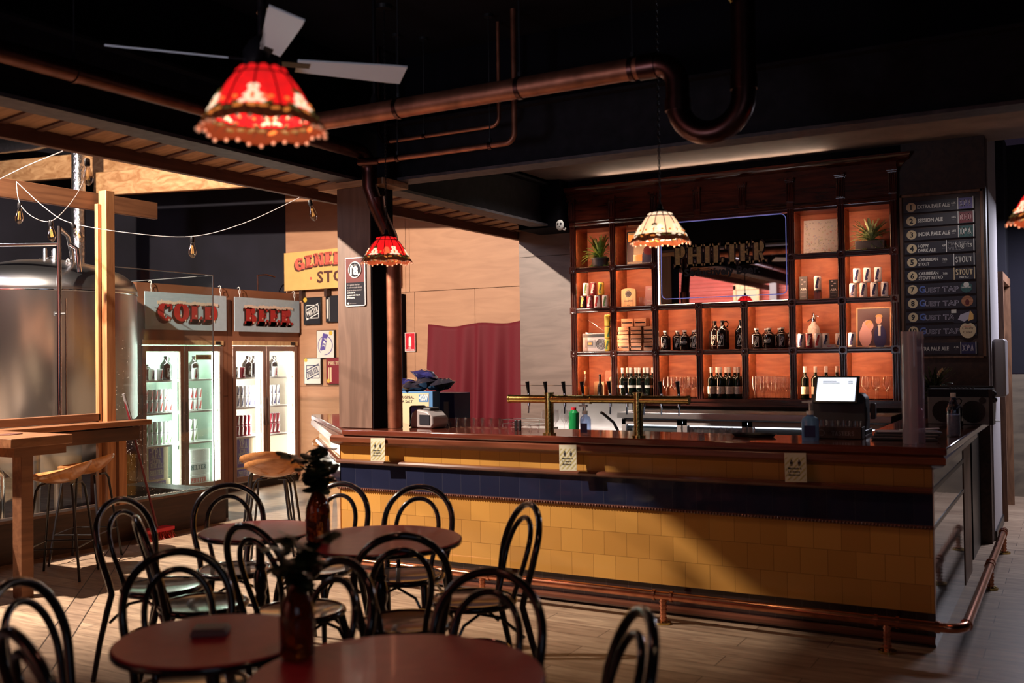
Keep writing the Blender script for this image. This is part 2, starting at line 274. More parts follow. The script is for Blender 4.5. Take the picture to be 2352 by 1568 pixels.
# ------------------------------------------------------------------ mesh helpers
class MB:
    """collects shapes and links them as one mesh object"""
    def __init__(s): s.v = []; s.f = []; s.m = []; s.mats = []; s.cur = 0; s.T = Matrix()
    def use(s, name):
        if name not in s.mats: s.mats.append(name)
        s.cur = s.mats.index(name); return s
    def add(s, vs, fs):
        n = len(s.v); s.v += [tuple(s.T @ Vector(v)) for v in vs]
        s.f += [tuple(i+n for i in f) for f in fs]; s.m += [s.cur]*len(fs); return s
    def box(s, x0, y0, z0, x1, y1, z1):
        v = [(x, y, z) for z in (z0, z1) for y in (y0, y1) for x in (x0, x1)]
        return s.add(v, [(0, 2, 3, 1), (4, 5, 7, 6), (0, 1, 5, 4), (2, 6, 7, 3), (0, 4, 6, 2), (1, 3, 7, 5)])
    def cbox(s, c, d, rz=0, rx=0, ry=0):
        T0 = s.T; s.T = T0 @ Matrix.Translation(c) @ Matrix.Rotation(rz, 4, 'Z') @ Matrix.Rotation(ry, 4, 'Y') @ Matrix.Rotation(rx, 4, 'X')
        s.box(-d[0]/2, -d[1]/2, -d[2]/2, d[0]/2, d[1]/2, d[2]/2); s.T = T0; return s
    def bar(s, a, b, w, h, up=(0, 0, 1)):
        """rectangular bar from a to b; w across, h along up"""
        a, b = Vector(a), Vector(b); d = (b-a); L = d.length; d.normalize(); x = d.cross(Vector(up))
        if x.length < 1e-4: x = Vector((1, 0, 0))
        x.normalize(); z = x.cross(d)
        T0 = s.T; M4 = Matrix((x, d, z)).transposed().to_4x4(); M4.translation = a; s.T = T0 @ M4
        s.box(-w/2, 0, -h/2, w/2, L, h/2); s.T = T0; return s
    def lathe(s, prof, n=24, c=(0, 0, 0), close=False, ang=2*PI, wob=None):
        vs = []; fs = []
        full = abs(ang-2*PI) < 1e-6; m = n if full else n+1
        for k, (r, z) in enumerate(prof):
            for i in range(m):
                a = ang*i/n; rr = r*(wob(a, k) if wob else 1)
                vs.append((c[0]+rr*math.cos(a), c[1]+rr*math.sin(a), c[2]+z))
        for k in range(len(prof)-1):
            for i in range(n):
                j = (i+1) % m if full else i+1
                fs.append((k*m+i, k*m+j, (k+1)*m+j, (k+1)*m+i))
        if close: fs.append(tuple(reversed(range(m)))); fs.append(tuple(range((len(prof)-1)*m, len(prof)*m)))
        return s.add(vs, fs)
    def cyl(s, a, b, r, n=16, r2=None, cap=True):
        a, b = Vector(a), Vector(b); d = b-a; L = d.length
        q = d.to_track_quat('Z', 'Y').to_matrix().to_4x4(); q.translation = a
        T0 = s.T; s.T = T0 @ q; s.lathe([(r, 0), (r2 if r2 is not None else r, L)], n, close=cap); s.T = T0; return s
    def tube(s, pts, r, n=10, closed=False, flat=1):
        pts = [Vector(p) for p in pts]; m = len(pts); vs = []; fs = []
        rs = r if isinstance(r, (list, tuple)) else [r]*m
        prev = None
        for i, p in enumerate(pts):
            if closed: t = pts[(i+1) % m]-pts[i-1]
            else: t = pts[min(i+1, m-1)]-pts[max(i-1, 0)]
            t.normalize()
            if prev is None:
                prev = t.orthogonal().normalized()
                if abs(t.z) < .9: prev = Vector((0, 0, 1)).cross(t).normalized()
            x = (prev-t*prev.dot(t)); x = x.normalized() if x.length > 1e-6 else t.orthogonal().normalized(); prev = x; y = t.cross(x)
            for k in range(n):
                a = 2*PI*k/n; vs.append(tuple(p+rs[i]*(math.cos(a)*x+math.sin(a)*y*flat)))
        for i in range(m if closed else m-1):
            for k in range(n):
                a0 = i*n+k; a1 = i*n+(k+1) % n; j = (i+1) % m; fs.append((a0, a1, j*n+(k+1) % n, j*n+k))
        if not closed: fs.append(tuple(reversed(range(n)))); fs.append(tuple(range((m-1)*n, m*n)))
        return s.add(vs, fs)
    def ball(s, c, r, n=12, m=8):
        rr = r if isinstance(r, (tuple, list)) else (r, r, r); vs = []; fs = []
        for j in range(1, m):
            t = PI*j/m
            for i in range(n):
                a = 2*PI*i/n; vs.append((c[0]+rr[0]*math.sin(t)*math.cos(a), c[1]+rr[1]*math.sin(t)*math.sin(a), c[2]+rr[2]*math.cos(t)))
        top = len(vs); vs.append((c[0], c[1], c[2]+rr[2])); vs.append((c[0], c[1], c[2]-rr[2]))
        for j in range(m-2):
            for i in range(n): fs.append((j*n+i, (j+1)*n+i, (j+1)*n+(i+1) % n, j*n+(i+1) % n))
        for i in range(n): fs.append((top, i, (i+1) % n)); fs.append((top+1, (m-2)*n+(i+1) % n, (m-2)*n+i))
        return s.add(vs, fs)
    def prism(s, poly, z0, z1):
        n = len(poly); vs = [(x, y, z0) for x, y in poly]+[(x, y, z1) for x, y in poly]
        return s.add(vs, [tuple(reversed(range(n))), tuple(range(n, 2*n))]+[(i, (i+1) % n, n+(i+1) % n, n+i) for i in range(n)])
    def sweep(s, prof, path, closed=False):
        """profile (out, up) swept along a flat path of (x, y) with mitred corners; out is to the right of travel"""
        m = len(path); vs = []; fs = []; k = len(prof)
        for i, p in enumerate(path):
            p = Vector(p); a = Vector(path[i-1]) if i or closed else None; b = Vector(path[(i+1) % m]) if i < m-1 or closed else None
            d1 = (p-a).normalized() if a is not None else (b-p).normalized(); d2 = (b-p).normalized() if b is not None else d1
            n1 = Vector((d1.y, -d1.x)); n2 = Vector((d2.y, -d2.x)); nn = (n1+n2); nn = nn/max(.2, nn.dot(n1))
            for o, z in prof: vs.append((p.x+nn.x*o, p.y+nn.y*o, z))
        for i in range(m if closed else m-1):
            j = (i+1) % m
            for q in range(k-1): fs.append((i*k+q, j*k+q, j*k+q+1, i*k+q+1))
        if not closed: fs.append(tuple(range(k))); fs.append(tuple(reversed(range((m-1)*k, m*k))))
        return s.add(vs, fs)
    def merge(s, o, M4=None):
        mt = M4 or Matrix(); n = len(s.v); s.v += [tuple(s.T @ (mt @ Vector(v))) for v in o.v]
        s.f += [tuple(i+n for i in f) for f in o.f]
        for q in o.m:
            nm = o.mats[q] if o.mats else None; s.use(nm); s.m.append(s.cur)
        return s
    def build(s, name, material=None, parent=None, sharp=38, bevel=0, loc=None):
        me = bpy.data.meshes.new(name); me.from_pydata(s.v, [], s.f)
        mm = s.mats or [material]
        for q in mm: me.materials.append(MATS[q])
        if s.mats: me.polygons.foreach_set('material_index', s.m)
        me.polygons.foreach_set('use_smooth', [True]*len(me.polygons)); me.set_sharp_from_angle(angle=R(sharp)); me.update()
        o = bpy.data.objects.new(name, me); COL.objects.link(o)
        if parent is not None: o.parent = parent
        if loc: o.location = loc
        if bevel:
            b = o.modifiers.new('bevel', 'BEVEL'); b.width = bevel; b.segments = 2; b.limit_method = 'ANGLE'; b.angle_limit = R(40)
        return o
def empty(name, loc=(0, 0, 0), rz=0, label=None, cat=None, group=None):
    o = bpy.data.objects.new(name, None); COL.objects.link(o); o.location = loc; o.rotation_euler = (0, 0, rz); o.empty_display_size = .05
    if label: tag(o, label, cat, group)
    return o
def tag(o, label, cat, group=None):
    o['label'] = label; o['category'] = cat
    if group: o['group'] = group
    return o
def struct(o): o['kind'] = 'structure'; return o
KIDS = {}
def copy_tree(o, loc=None, rz=None, label=None, group=None, parent=None):
    c = o.copy(); COL.objects.link(c)
    if parent is not None: c.parent = parent
    if loc is not None: c.location = loc
    if rz is not None: c.rotation_euler = (c.rotation_euler[0], c.rotation_euler[1], rz)
    if label: c['label'] = label
    if group: c['group'] = group
    for ch in KIDS.get(o.name) or [x for x in COL.objects if x.parent == o]: copy_tree(ch, parent=c)
    return c
def freeze(o): KIDS[o.name] = [x for x in COL.objects if x.parent == o]; [freeze(x) for x in KIDS[o.name]]; return o
ORD = ['first', 'second', 'third', 'fourth', 'fifth', 'sixth', 'seventh', 'eighth', 'ninth', 'tenth', 'eleventh', 'twelfth']

# ------------------------------------------------------------------ lettering
def sans(text, size=1, bold=.0, width=None, spacing=1.0):
    """flat letters in XY (x right, y up), lower left at the origin, as MB"""
    cu = bpy.data.curves.new('t', 'FONT'); cu.body = text; cu.size = size; cu.offset = bold*size; cu.space_character = spacing; cu.resolution_u = 2
    cu.fill_mode = 'FRONT'
    o = bpy.data.objects.new('t', cu); COL.objects.link(o)
    me = bpy.data.meshes.new_from_object(o); b = MB()
    vs = [tuple(v.co) for v in me.vertices]; fs = [tuple(p.vertices) for p in me.polygons]
    bpy.data.objects.remove(o); bpy.data.curves.remove(cu); bpy.data.meshes.remove(me)
    if vs:
        x0 = min(v[0] for v in vs); x1 = max(v[0] for v in vs); y0 = min(v[1] for v in vs)
        k = width/(x1-x0) if width else 1
        b.add([((v[0]-x0)*k, v[1]-y0, 0) for v in vs], fs)
    return b
def _arc(cx, cy, rx, ry, a0, a1, w, n=10, wy=None):
    wy = wy or w; v = []
    for i in range(n+1):
        a = R(a0+(a1-a0)*i/n); c, s_ = math.cos(a), math.sin(a)
        v.append((cx+rx*c, cy+ry*s_)); v.append((cx+(rx-w)*c, cy+(ry-wy)*s_))
    return [[v[2*i], v[2*i+1], v[2*i+3], v[2*i+2]] for i in range(n)]
def _r(x0, y0, x1, y1): return [[(x0, y0), (x1, y0), (x1, y1), (x0, y1)]]
def _q(*p): return [list(p)]
def slab_glyph(ch, w=.17, t=.09):
    """slab-serif capitals, unit height; returns (quads, advance)"""
    sf = .07
    def stem(x): return _r(x, 0, x+w, 1)+_r(x-sf, 0, x+w+sf, t)+_r(x-sf, 1-t, x+w+sf, 1)
    if ch == 'I': return stem(sf), w+2*sf
    if ch == 'H': return stem(sf)+stem(sf+w+.22)+_r(sf+w, .45, sf+w+.22, .45+t*1.2), 2*w+.22+2*sf
    if ch == 'L': return stem(sf)+_r(sf+w, 0, .58, t)+_q((.58, 0), (.58, .3), (.50, .3), (.46, 0)), .60
    if ch == 'T': return _r(.24, 0, .24+w, 1)+_r(.24-sf, 0, .24+w+sf, t)+_r(0, 1-t, .65, 1)+_r(0, .72, .07, 1)+_r(.58, .72, .65, 1), .65
    if ch == 'E': return stem(sf)+_r(sf+w, 0, .58, t)+_r(sf+w, 1-t, .56, 1)+_r(sf+w, .46, .44, .46+t)+_r(.51, 0, .60, .28)+_r(.49, .74, .57, 1)+_r(.40, .38, .46, .64), .62
    if ch == 'P': return stem(sf)+_r(sf+w, 1-t, .36, 1)+_r(sf+w, .42, .36, .42+t)+_arc(.36, .71, .25, .29, -90, 90, w, wy=t), .63
    if ch == 'R': return stem(sf)+_r(sf+w, 1-t, .36, 1)+_r(sf+w, .44, .36, .44+t)+_arc(.36, .72, .24, .28, -90, 90, w, wy=t)+_q((.30, .46), (.45, .50), (.66, 0), (.49, 0))+_r(.49, 0, .72, t), .72
    if ch == 'B': return stem(sf)+_r(sf+w, 1-t, .34, 1)+_r(sf+w, .47, .38, .47+t)+_r(sf+w, 0, .38, t)+_arc(.34, .76, .24, .24, -90, 90, w, wy=t)+_arc(.38, .28, .27, .28, -90, 90, w, wy=t), .67
    if ch == 'D': return stem(sf)+_r(sf+w, 1-t, .34, 1)+_r(sf+w, 0, .34, t)+_arc(.34, .5, .33, .5, -90, 90, w, wy=t), .70
    if ch == 'C': return _arc(.36, .5, .36, .5, 42, 318, w, n=16, wy=t)+_r(.58, .62, .66, .98), .68
    if ch == 'O': return _arc(.36, .5, .36, .5, 0, 360, w, n=20, wy=t), .72
    if ch == 'G': return _arc(.36, .5, .36, .5, 42, 318, w, n=16, wy=t)+_r(.58, .62, .66, .96)+_r(.50, .04, .50+w, .44)+_r(.38, .40, .74, .40+t), .76
    if ch == 'N': return _r(.07, 0, .07+w*.8, 1)+_r(0, 0, .28, t)+_r(0, 1-t, .2, 1)+_q((.05, 1), (.24, 1), (.66, 0), (.47, 0))+_r(.54, 0, .54+w*.7, 1)+_r(.44, 1-t, .74, 1), .74
    if ch == 'A': return _q((.04, 0), (.16, 0), (.38, 1), (.28, 1))+_q((.42, 0), (.62, 0), (.42, 1), (.26, 1))+_r(.16, .28, .5, .28+t)+_r(-.02, 0, .26, t)+_r(.36, 0, .70, t), .70
    if ch == 'X': return _q((.04, 0), (.17, 0), (.58, 1), (.46, 1))+_q((.42, 0), (.62, 0), (.22, 1), (.02, 1))+_r(-.02, 0, .26, t)+_r(.36, 0, .68, t)+_r(-.02, 1-t, .28, 1)+_r(.38, 1-t, .66, 1), .67
    if ch == 'S': return _arc(.30, .74, .26, .26, 20, 270, w*.9, wy=t*1.1)+_arc(.30, .27, .28, .27, -160, 90, w*.9, wy=t*1.1), .60
    if ch == 'U': return _r(.06, .3, .06+w, 1)+_r(-.01, 1-t, .30, 1)+_arc(.335, .32, .275, .32, 180, 360, w, wy=t)+_r(.61-w*.6, .3, .61, 1)+_r(.44, 1-t, .70, 1), .70
    return [], .35
def slab(text, size=1, width=None, w=.17, t=.09, gap=.06):
    b = MB(); x = 0; qs = []
    for ch in text:
        g, a = slab_glyph(ch, w, t); qs.append((x, g)); x += a+gap
    W = x-gap; kx = (width/W) if width else size
    for x0, g in qs:
        for poly in g: b.add([((x0+px)*kx, py*size, 0) for px, py in poly], [tuple(range(len(poly)))])
    b.width = W*kx
    return b
def bounds(b): return min(v[0] for v in b.v), max(v[0] for v in b.v), min(v[1] for v in b.v), max(v[1] for v in b.v)
def place(b, M4):
    b.v = [tuple(M4 @ Vector(v)) for v in b.v]; return b
def thick(b, d):
    """give flat letters a small real depth"""
    n = len(b.v); b.v += [(x, y, z-d) for x, y, z in b.v]; nf = []
    from collections import Counter
    E_ = Counter(); dirs = {}
    for f in b.f:
        for i in range(len(f)):
            e = (f[i], f[(i+1) % len(f)]); k = tuple(sorted(e)); E_[k] += 1; dirs[k] = e
    for k, c in E_.items():
        if c == 1: a, e = dirs[k]; nf.append((a, a+n, e+n, e))
    b.f += nf; b.m += [0]*len(nf); return b
def frame_xz(origin, rz=0, tilt=0):
    """matrix taking flat XY lettering to an upright plane facing -Y (rz turns it)"""
    return Matrix.Translation(origin) @ Matrix.Rotation(rz, 4, 'Z') @ Matrix.Rotation(R(90)-tilt, 4, 'X')
def text_obj(b, name, material, parent, M4, depth=.0015):
    if depth: thick(b, depth)
    place(b, M4); b.mats = []; return b.build(name, material, parent)
# ------------------------------------------------------------------ the setting
def sbox(name, material, *b, bevel=0, parent=None):
    o = MB().box(*b).build(name, material, parent, bevel=bevel)
    return o if parent else struct(o)
sbox('floor', 'floor_planks', -13.6, -4, -.1, 4.6, 13, 0)
sbox('ceiling', 'ceiling_black', -5.0, -4, 3.9, 4.6, 9.6, 4.0)
sbox('ceiling_brewery', 'ceiling_black', -13.6, -4, 5.2, -5.0, 13, 5.3)
sbox('ceiling_soffit', 'soffit', -4.66, 6.32, 3.42, 4.0, 9.45, 3.5)
sbox('wall_left', 'navy_wall', -13.3, -4, 0, -13.2, 13, 5.2)
sbox('wall_right', 'ceiling_black', 4.5, -4, 0, 4.6, 13, 4)
sbox('wall_back', 'navy_wall', -13.3, -3.6, 0, 4.6, -3.5, 5.2)
sbox('wall_far', 'navy_wall', -13.2, 10.12, 0, -9.24, 10.2, 5.2)
w = MB()
for (x0, x1, z0, z1) in ((-9.24, -7.26, 0, 1.26), (-9.24, -7.26, 1.265, 2.44), (-9.24, -7.26, 2.445, 5.2)):
    w.box(x0, 10.08, z0, x1, 10.2, z1)
struct(w.build('wall_panelled', 'plywood', sharp=30))
w = MB()
for (x0, x1, z0, z1) in ((-7.255, -7.13, 0, 2.44), (-7.255, -7.20, 2.447, 3.4), (-7.195, -5.2, 2.447, 3.4), (-7.125, -6.245, 0, 2.44), (-6.24, -5.2, 0, 2.44)):
    w.box(x0, 10.08, z0, x1, 10.2, z1)
struct(w.build('wall_curtain_side', 'plywood'))
sbox('trim_1', 'matt_black', -7.36, 10.0, 0, -7.26, 10.07, 2.42)
sbox('trim_2', 'pale_wood', -5.42, 9.86, 0, -5.37, 9.98, 3.0)
w = MB()
for z0, z1 in ((0, 1.3), (1.305, 2.70), (2.705, 3.42)): w.box(-5.28, 9.46, z0, -4.3, 9.56, z1)
struct(w.build('wall_back_bar_left', 'panel_grey'))
sbox('wall_back_bar', 'panel_brown', -4.3, 9.47, 0, -1.33, 9.56, 3.42)
sbox('wall_bulkhead', 'matt_black', -5.0, 8.95, 2.93, -4.52, 9.45, 3.41)
sbox('wall_menu', 'dark_timber', -1.34, 9.14, 0, -.62, 9.3, 3.42)
# white wall end, door openings and far room beyond the right end of the bar
sbox('wall_corridor', 'wall_white', -.72, 9.31, 0, -.61, 10.30, 3.9)
sbox('wall_corridor_far', 'navy_wall', -.72, 11.62, 0, -.61, 12.3, 3.9)
sbox('wall_end', 'navy_wall', -.72, 12.3, 1.36, 4.5, 12.4, 3.9); sbox('wall_end_lower', 'stair_ply', -.72, 12.25, 0, 4.5, 12.35, 1.35)
d = struct(empty('door_1', (-.6, 10.4, 0)))
for nm, y, z in (('door_jamb', 0, 2.28), ('door_jamb', 1.15, 2.3)):
    MB().box(-.06, y, 0, .03, y+.07, z).build(nm, 'jamb_wood', d)
MB().box(-.07, .07, 0, -.03, 1.15, 2.2).build('door_leaf', 'dark_timber', d); MB().box(-.06, 0, 2.28, .03, 1.22, 2.36).build('door_head', 'jamb_wood', d)
sbox('baseboard_right', 'black', -.61, 9.31, 0, -.595, 10.3, .08)

# back wall of the room: red corrugated roller door, framed, plus window (they show in the bar mirror)
b = MB(); n = 260; vs = []; fs = []
for i in range(n+1):
    z = .02+3.8*i/n; y = -3.44+.018*math.sin(z*2*PI/.085)
    vs += [(-9.0, y, z), (-3.3, y, z)]
for i in range(n): fs.append((2*i, 2*i+1, 2*i+3, 2*i+2))
b.add(vs, fs); struct(b.build('wall_roller_door', 'corrugated')); sbox('wall_side_post', 'grey', -5.75, -3.42, 0, -5.6, -3.2, 3.6); sbox('wall_back_upper', 'matt_black', -9, -3.5, 3.85, 4, -3.3, 5.2)
w = struct(empty('window_1', (2.6, -3.45, 0)))
MB().box(-1.4, -.02, .9, 1.4, .02, 1.0).box(-1.4, -.02, 3.1, 1.4, .02, 3.2).box(-1.4, -.02, .9, -1.3, .02, 3.2).box(1.3, -.02, .9, 1.4, .02, 3.2).build('window_frame', 'white_paint', w)
MB().box(-1.3, 0, 1, 1.3, .01, 3.1).build('pane', 'pane', w)
p = empty('timber_doorway', (-6.28, -3.3, 0), label='pale green painted timber doorway seen reflected low in the bar mirror', cat='door')
MB().box(-.29, -.06, 0, -.23, .06, 3.15).box(.23, -.06, 0, .29, .06, 3.15).box(-.29, -.06, 3.05, .29, .06, 3.17).build('frame', 'pale_wood', p)
MB().box(-.23, -.02, 0, .23, .02, 3.05).build('door_panel', 'pale_green', p)

# black steel beams over the bar and along the tables
def ibeam(name, a, b_, label):
    m = MB().use('steel_black')
    a, b_ = Vector(a), Vector(b_)
    m.bar(a+Vector((0, 0, .22)), b_+Vector((0, 0, .22)), .05, .40).bar(a+Vector((0, 0, .43)), b_+Vector((0, 0, .43)), .2, .02)
    m.use('flange_grey'); m.bar(a+Vector((0, 0, .01)), b_+Vector((0, 0, .01)), .19, .022)
    return tag(m.build(name), label, 'beam')
ibeam('steel_beam', (-4.75, -1, 2.95), (-4.75, 10.0, 2.95), 'black steel beam running back over the red tables to the pillar')
ibeam('steel_beam', (-4.65, 6.12, 2.95), (4.2, 6.12, 2.95), 'black steel beam running across above the tiled bar')
o = MB().box(-4.64, 6.14, 3.0, 4.2, 6.32, 3.9).build('wall_beam_infill', 'matt_black'); struct(o)
sbox('wall_brewery_upper', 'matt_black', -4.80, -3.5, 3.39, -4.72, 10.1, 5.2)

# slatted timber ceiling strip and its fascia
t = empty('slatted_ceiling', (-5.07, 4, 3), label='strip of pale timber slats between the black beam and brown fascia', cat='ceiling slats')
m = MB(); s2 = MB(); y = -1.0
T = lambda x, z: (x+5.07, z-3)
while y < 9.9:
    for k in range(1):
        m.add([(-.22, y-4, -.012), (.24, y-4, .030), (.24, y+.19-4, .030), (-.22, y+.19-4, -.012), (-.22, y-4, .01), (.24, y-4, .05), (.24, y+.19-4, .05), (-.22, y+.19-4, .01)],
              [(0, 3, 2, 1), (4, 5, 6, 7), (0, 1, 5, 4), (2, 3, 7, 6), (1, 2, 6, 5), (3, 0, 4, 7)])
        s2.add([(-.22, y+.19-4, -.024), (.24, y+.19-4, .018), (.24, y+.235-4, .018), (-.22, y+.235-4, -.024), (-.22, y+.19-4, .01), (.24, y+.19-4, .05), (.24, y+.235-4, .05), (-.22, y+.235-4, .01)],
              [(0, 3, 2, 1), (4, 5, 6, 7), (0, 1, 5, 4), (2, 3, 7, 6), (1, 2, 6, 5), (3, 0, 4, 7)])
    y += .235
m.build('board', 'slat_wood', t); s2.build('batten', 'fascia_wood', t)
tag(MB().box(-5.34, -1.5, 2.90, -5.29, 10.0, 3.0).build('fascia_board', 'fascia_wood', bevel=.004), 'long brown timber fascia board under the pale ceiling slats', 'board')
MBc = MB().box(-5.02, 5.84, 2.90, -4.40, 6.16, 2.948)
tag(MBc.build('beam_packer', 'slat_wood', bevel=.003), 'short pale timber packer on top of the brown pillar', 'board')

# timber pillar through the counter
c = struct(empty('wall_pillar', (-4.68, 5.98, 0)))
MB().box(-.165, -.13, 1.092, .15, .14, 2.9).build('pillar_box', 'panel_brown', c, bevel=.004)
MB().box(.151, -.125, 1.092, .16, .14, 2.9).build('pillar_side_shade', 'matt_black', c)  # black sheet: the shade on the pillar's right face, put into colour

# ------------------------------------------------------------------ copper pipes
def arc3(c, a, b_, r, n=8):
    """quarter bend around centre c from direction a to direction b"""
    a, b_ = Vector(a), Vector(b_)
    return [Vector(c)+r*(a*math.cos(PI/2*i/n)+b_*math.sin(PI/2*i/n)) for i in range(n+1)]
def hanger(t, x, y, z, r, ztop, axis):
    m = MB(); m.cyl((x, y, z+r+.0), (x, y, ztop), .0045, 8); m.cyl((x, y, z+r), (x, y, z+r+.03), .012, 8); m.cyl((x, y, ztop-.02), (x, y, ztop), .03, 10)
    m.build('hanger_rod', 'rod_black', t)
    k = MB(); d = Vector((1, 0, 0)) if axis == 'x' else Vector((0, 1, 0)); p = Vector((x, y, z)); k.cyl(p-d*.012, p+d*.012, r+.006, 20); k.build('clamp', 'copper_dark', t)
# main run along the beam, dropping down the pillar
t = empty('copper_drain_pipe', (0, 0, 0), label='fat copper pipe following the beam then dropping down the pillar', cat='pipe')
pts = [(-4.46, -1, 3.11), (-4.46, 5.5, 3.11)]+arc3((-4.46, 5.62, 2.97), (0, 0, 1), (0, 1, 0), .14)+[(-4.46, 5.76, 2.86), (-4.44, 5.80, 2.74), (-4.41, 5.93, 2.52), (-4.405, 5.965, 2.40)]
MB().tube(pts, .056, 20).build('overhead_run', 'copper_dark', t)
MB().cyl((-4.405, 5.965, 1.092), (-4.405, 5.965, 2.42), .056, 24).build('downpipe', 'copper_dull', t)
for q in (.5, 2.5, 4.3): MB().cyl((-4.46, q, 3.11), (-4.46, q+.09, 3.11), .062, 20).build('socket_joint', 'copper_dark', t)
MB().cyl((-4.405, 5.965, 2.34), (-4.405, 5.965, 2.43), .063, 20).build('socket_joint', 'copper_dark', t); MB().cyl((-4.435, 5.80, 2.80), (-4.44, 5.82, 2.72), .064, 20).build('socket_joint', 'copper_dark', t)
for yy in (1.5, 3.3): hanger(t, -4.46, yy, 3.11, .056, 3.9, 'y')
# cross run ending in a U bend
t = empty('copper_pipe_with_trap', (0, 0, 0), label='fat copper pipe crossing over the room and ending in a U bend', cat='pipe')
pts = [(-4.45, 4.6, 3.045), (-1.80, 4.6, 3.045)]
MB().tube(pts, .055, 20).build('cross_run', 'copper_dull', t)
u = arc3((-1.78, 4.6, 2.93), (0, 0, 1), (1, 0, 0), .115)+[Vector((-1.665, 4.6, 2.86))]
u += [Vector((-1.50-.165*math.cos(PI*i/14), 4.6, 2.84-.165*math.sin(PI*i/14))) for i in range(1, 14)]+[Vector((-1.335, 4.6, 2.86)), Vector((-1.335, 4.6, 3.9))]
MB().tube(u, .058, 22).build('trap_bend', 'copper_dark', t)
for a_, b_ in (((-1.86, 4.6, 3.045), (-1.77, 4.6, 3.045)), ((-1.335, 4.6, 2.86), (-1.335, 4.6, 2.93)), ((-1.665, 4.6, 2.80), (-1.665, 4.6, 2.86)), ((-4.46, 4.6, 3.045), (-4.36, 4.6, 3.045))): MB().cyl(a_, b_, .064, 22).build('socket_joint', 'copper_dark', t)
for xx in (-3.35, -2.55, -1.9): hanger(t, xx, 4.6, 3.045, .055, 3.9, 'x')
# two slim branch pipes
t = empty('slim_copper_pipe', (0, 0, 0), label='slim copper pipe branching right from the pillar elbow, lower of two', cat='pipe')
pts = [(-4.30, 5.64, 3.02), (-3.30, 5.64, 3.02)]+arc3((-3.24, 5.64, 3.09), (0, 0, -1), (1, 0, 0), .07)+[(-3.17, 5.64, 3.9)]
MB().tube(pts, .019, 12).build('tube', 'copper_dull', t); hanger(t, -3.36, 5.64, 3.02, .019, 3.9, 'x'); hanger(t, -4.12, 5.64, 3.02, .019, 3.9, 'x')
MB().cyl((-4.46, 5.64, 3.03), (-4.28, 5.64, 3.02), .028, 14).build('branch_socket', 'copper_dark', t)
t = empty('slim_copper_pipe', (0, 0, 0), label='slim copper pipe above the first one, ending in an upward elbow', cat='pipe')
pts = [(-4.30, 5.80, 3.19), (-3.50, 5.80, 3.19)]+arc3((-3.44, 5.80, 3.25), (0, 0, -1), (1, 0, 0), .06)+[(-3.38, 5.80, 3.9)]
MB().tube(pts, .014, 12).build('tube', 'copper_dull', t); hanger(t, -4.0, 5.80, 3.19, .014, 3.9, 'x')
MB().tube([(-4.30, 5.80, 3.19), (-4.36, 5.80, 3.2), (-4.40, 5.80, 3.26), (-4.40, 5.80, 3.9)], .016, 12).build('riser', 'copper_dark', t)
# short brass rod near the trap
tag(MB().cyl((-1.50, 4.28, 3.55), (-1.36, 4.52, 3.26), .011, 10).build('brass_rod', 'brass'), 'thin bright brass rod slanting down beside the copper U bend', 'rod')

# sprinkler-like fitting and recessed downlight
o = MB().cyl((-3.75, 4.9, 3.25), (-3.75, 4.9, 3.9), .012, 8).cyl((-3.75, 4.9, 3.17), (-3.75, 4.9, 3.25), .035, 14, r2=.02).build('ceiling_sensor', 'black')
tag(o, 'small black ceiling fitting hanging just above the copper pipe', 'sensor')
t = empty('recessed_downlight', (-4.55, 4.85, 3.895), label='unlit recessed downlight ring in the black ceiling above the fan', cat='downlight')
MB().lathe([(.095, 0), (.10, -.008), (.075, -.010), (.07, .0)], 28).build('trim_ring', 'cream', t); MB().lathe([(.07, 0), (.001, .002)], 28).build('lens', 'dark_grey', t)
# ------------------------------------------------------------------ the bar
bar = empty('bar_counter', (-2.7, 6.3, 0), label='long tiled bar counter with a polished red-brown timber top', cat='bar')
O = Vector((2.7, -6.3, 0))
def rel(o): o.location = O; return o
def poly_top(poly, z0, z1, name, material, bevel=.006):
    return rel(MB().prism(poly, z0, z1).build(name, material, bar, bevel=bevel))
# plan: left wing runs back and to the left, right wing runs straight back
wing = [(-6.30, 7.20), (-4.71, 5.72), (-.60, 5.72), (-.56, 8.36), (-1.17, 8.36), (-1.17, 6.32), (-4.50, 6.32), (-5.96, 7.62)]
poly_top(wing, 1.048, 1.09, 'countertop', 'counter_wood', .008)
path = [(-6.22, 7.215), (-4.80, 5.80), (-.68, 5.80), (-.68, 7.70)]
sw = lambda prof, name, material, pth=path: rel(MB().sweep(prof, pth).build(name, material, bar, sharp=30))
# path travels left to right with the room on its right, so "out" is towards the room
sw([(0, .965), (.055, .985), (.075, 1.0), (.075, 1.03), (.06, 1.048), (0, 1.048)], 'apron_moulding', 'apron_wood')
sw([(0, .835), (.016, .83), (.030, .838), (.034, .85), (.028, .862), (.014, .868), (0, .868)], 'half_round_trim', 'trim_brown', path[:3])
sw([(0, .018), (.02, .02), (.026, .032), (.024, .048), (.012, .058), (0, .06)], 'floor_trim', 'trim_brown', path[:3])
for nm, z0, z1, mt, ms in (('upper_tiles', .868, .965, 'tile_upper', 'tile_yellow_side'), ('blue_tiles', .655, .835, 'tile_blue', 'tile_blue_side'),
                      ('lower_tiles', .183, .640, 'tile_yellow', 'tile_yellow_side'), ('kick_tiles', 0.0, .183, 'tile_dark', 'tile_side_dark')):
    dy = .02 if nm == 'kick_tiles' else 0
    m = MB().use(mt); m.box(-4.79, 5.80+dy, z0, -.685, 5.9, z1); rel(m.build(nm, None, bar))
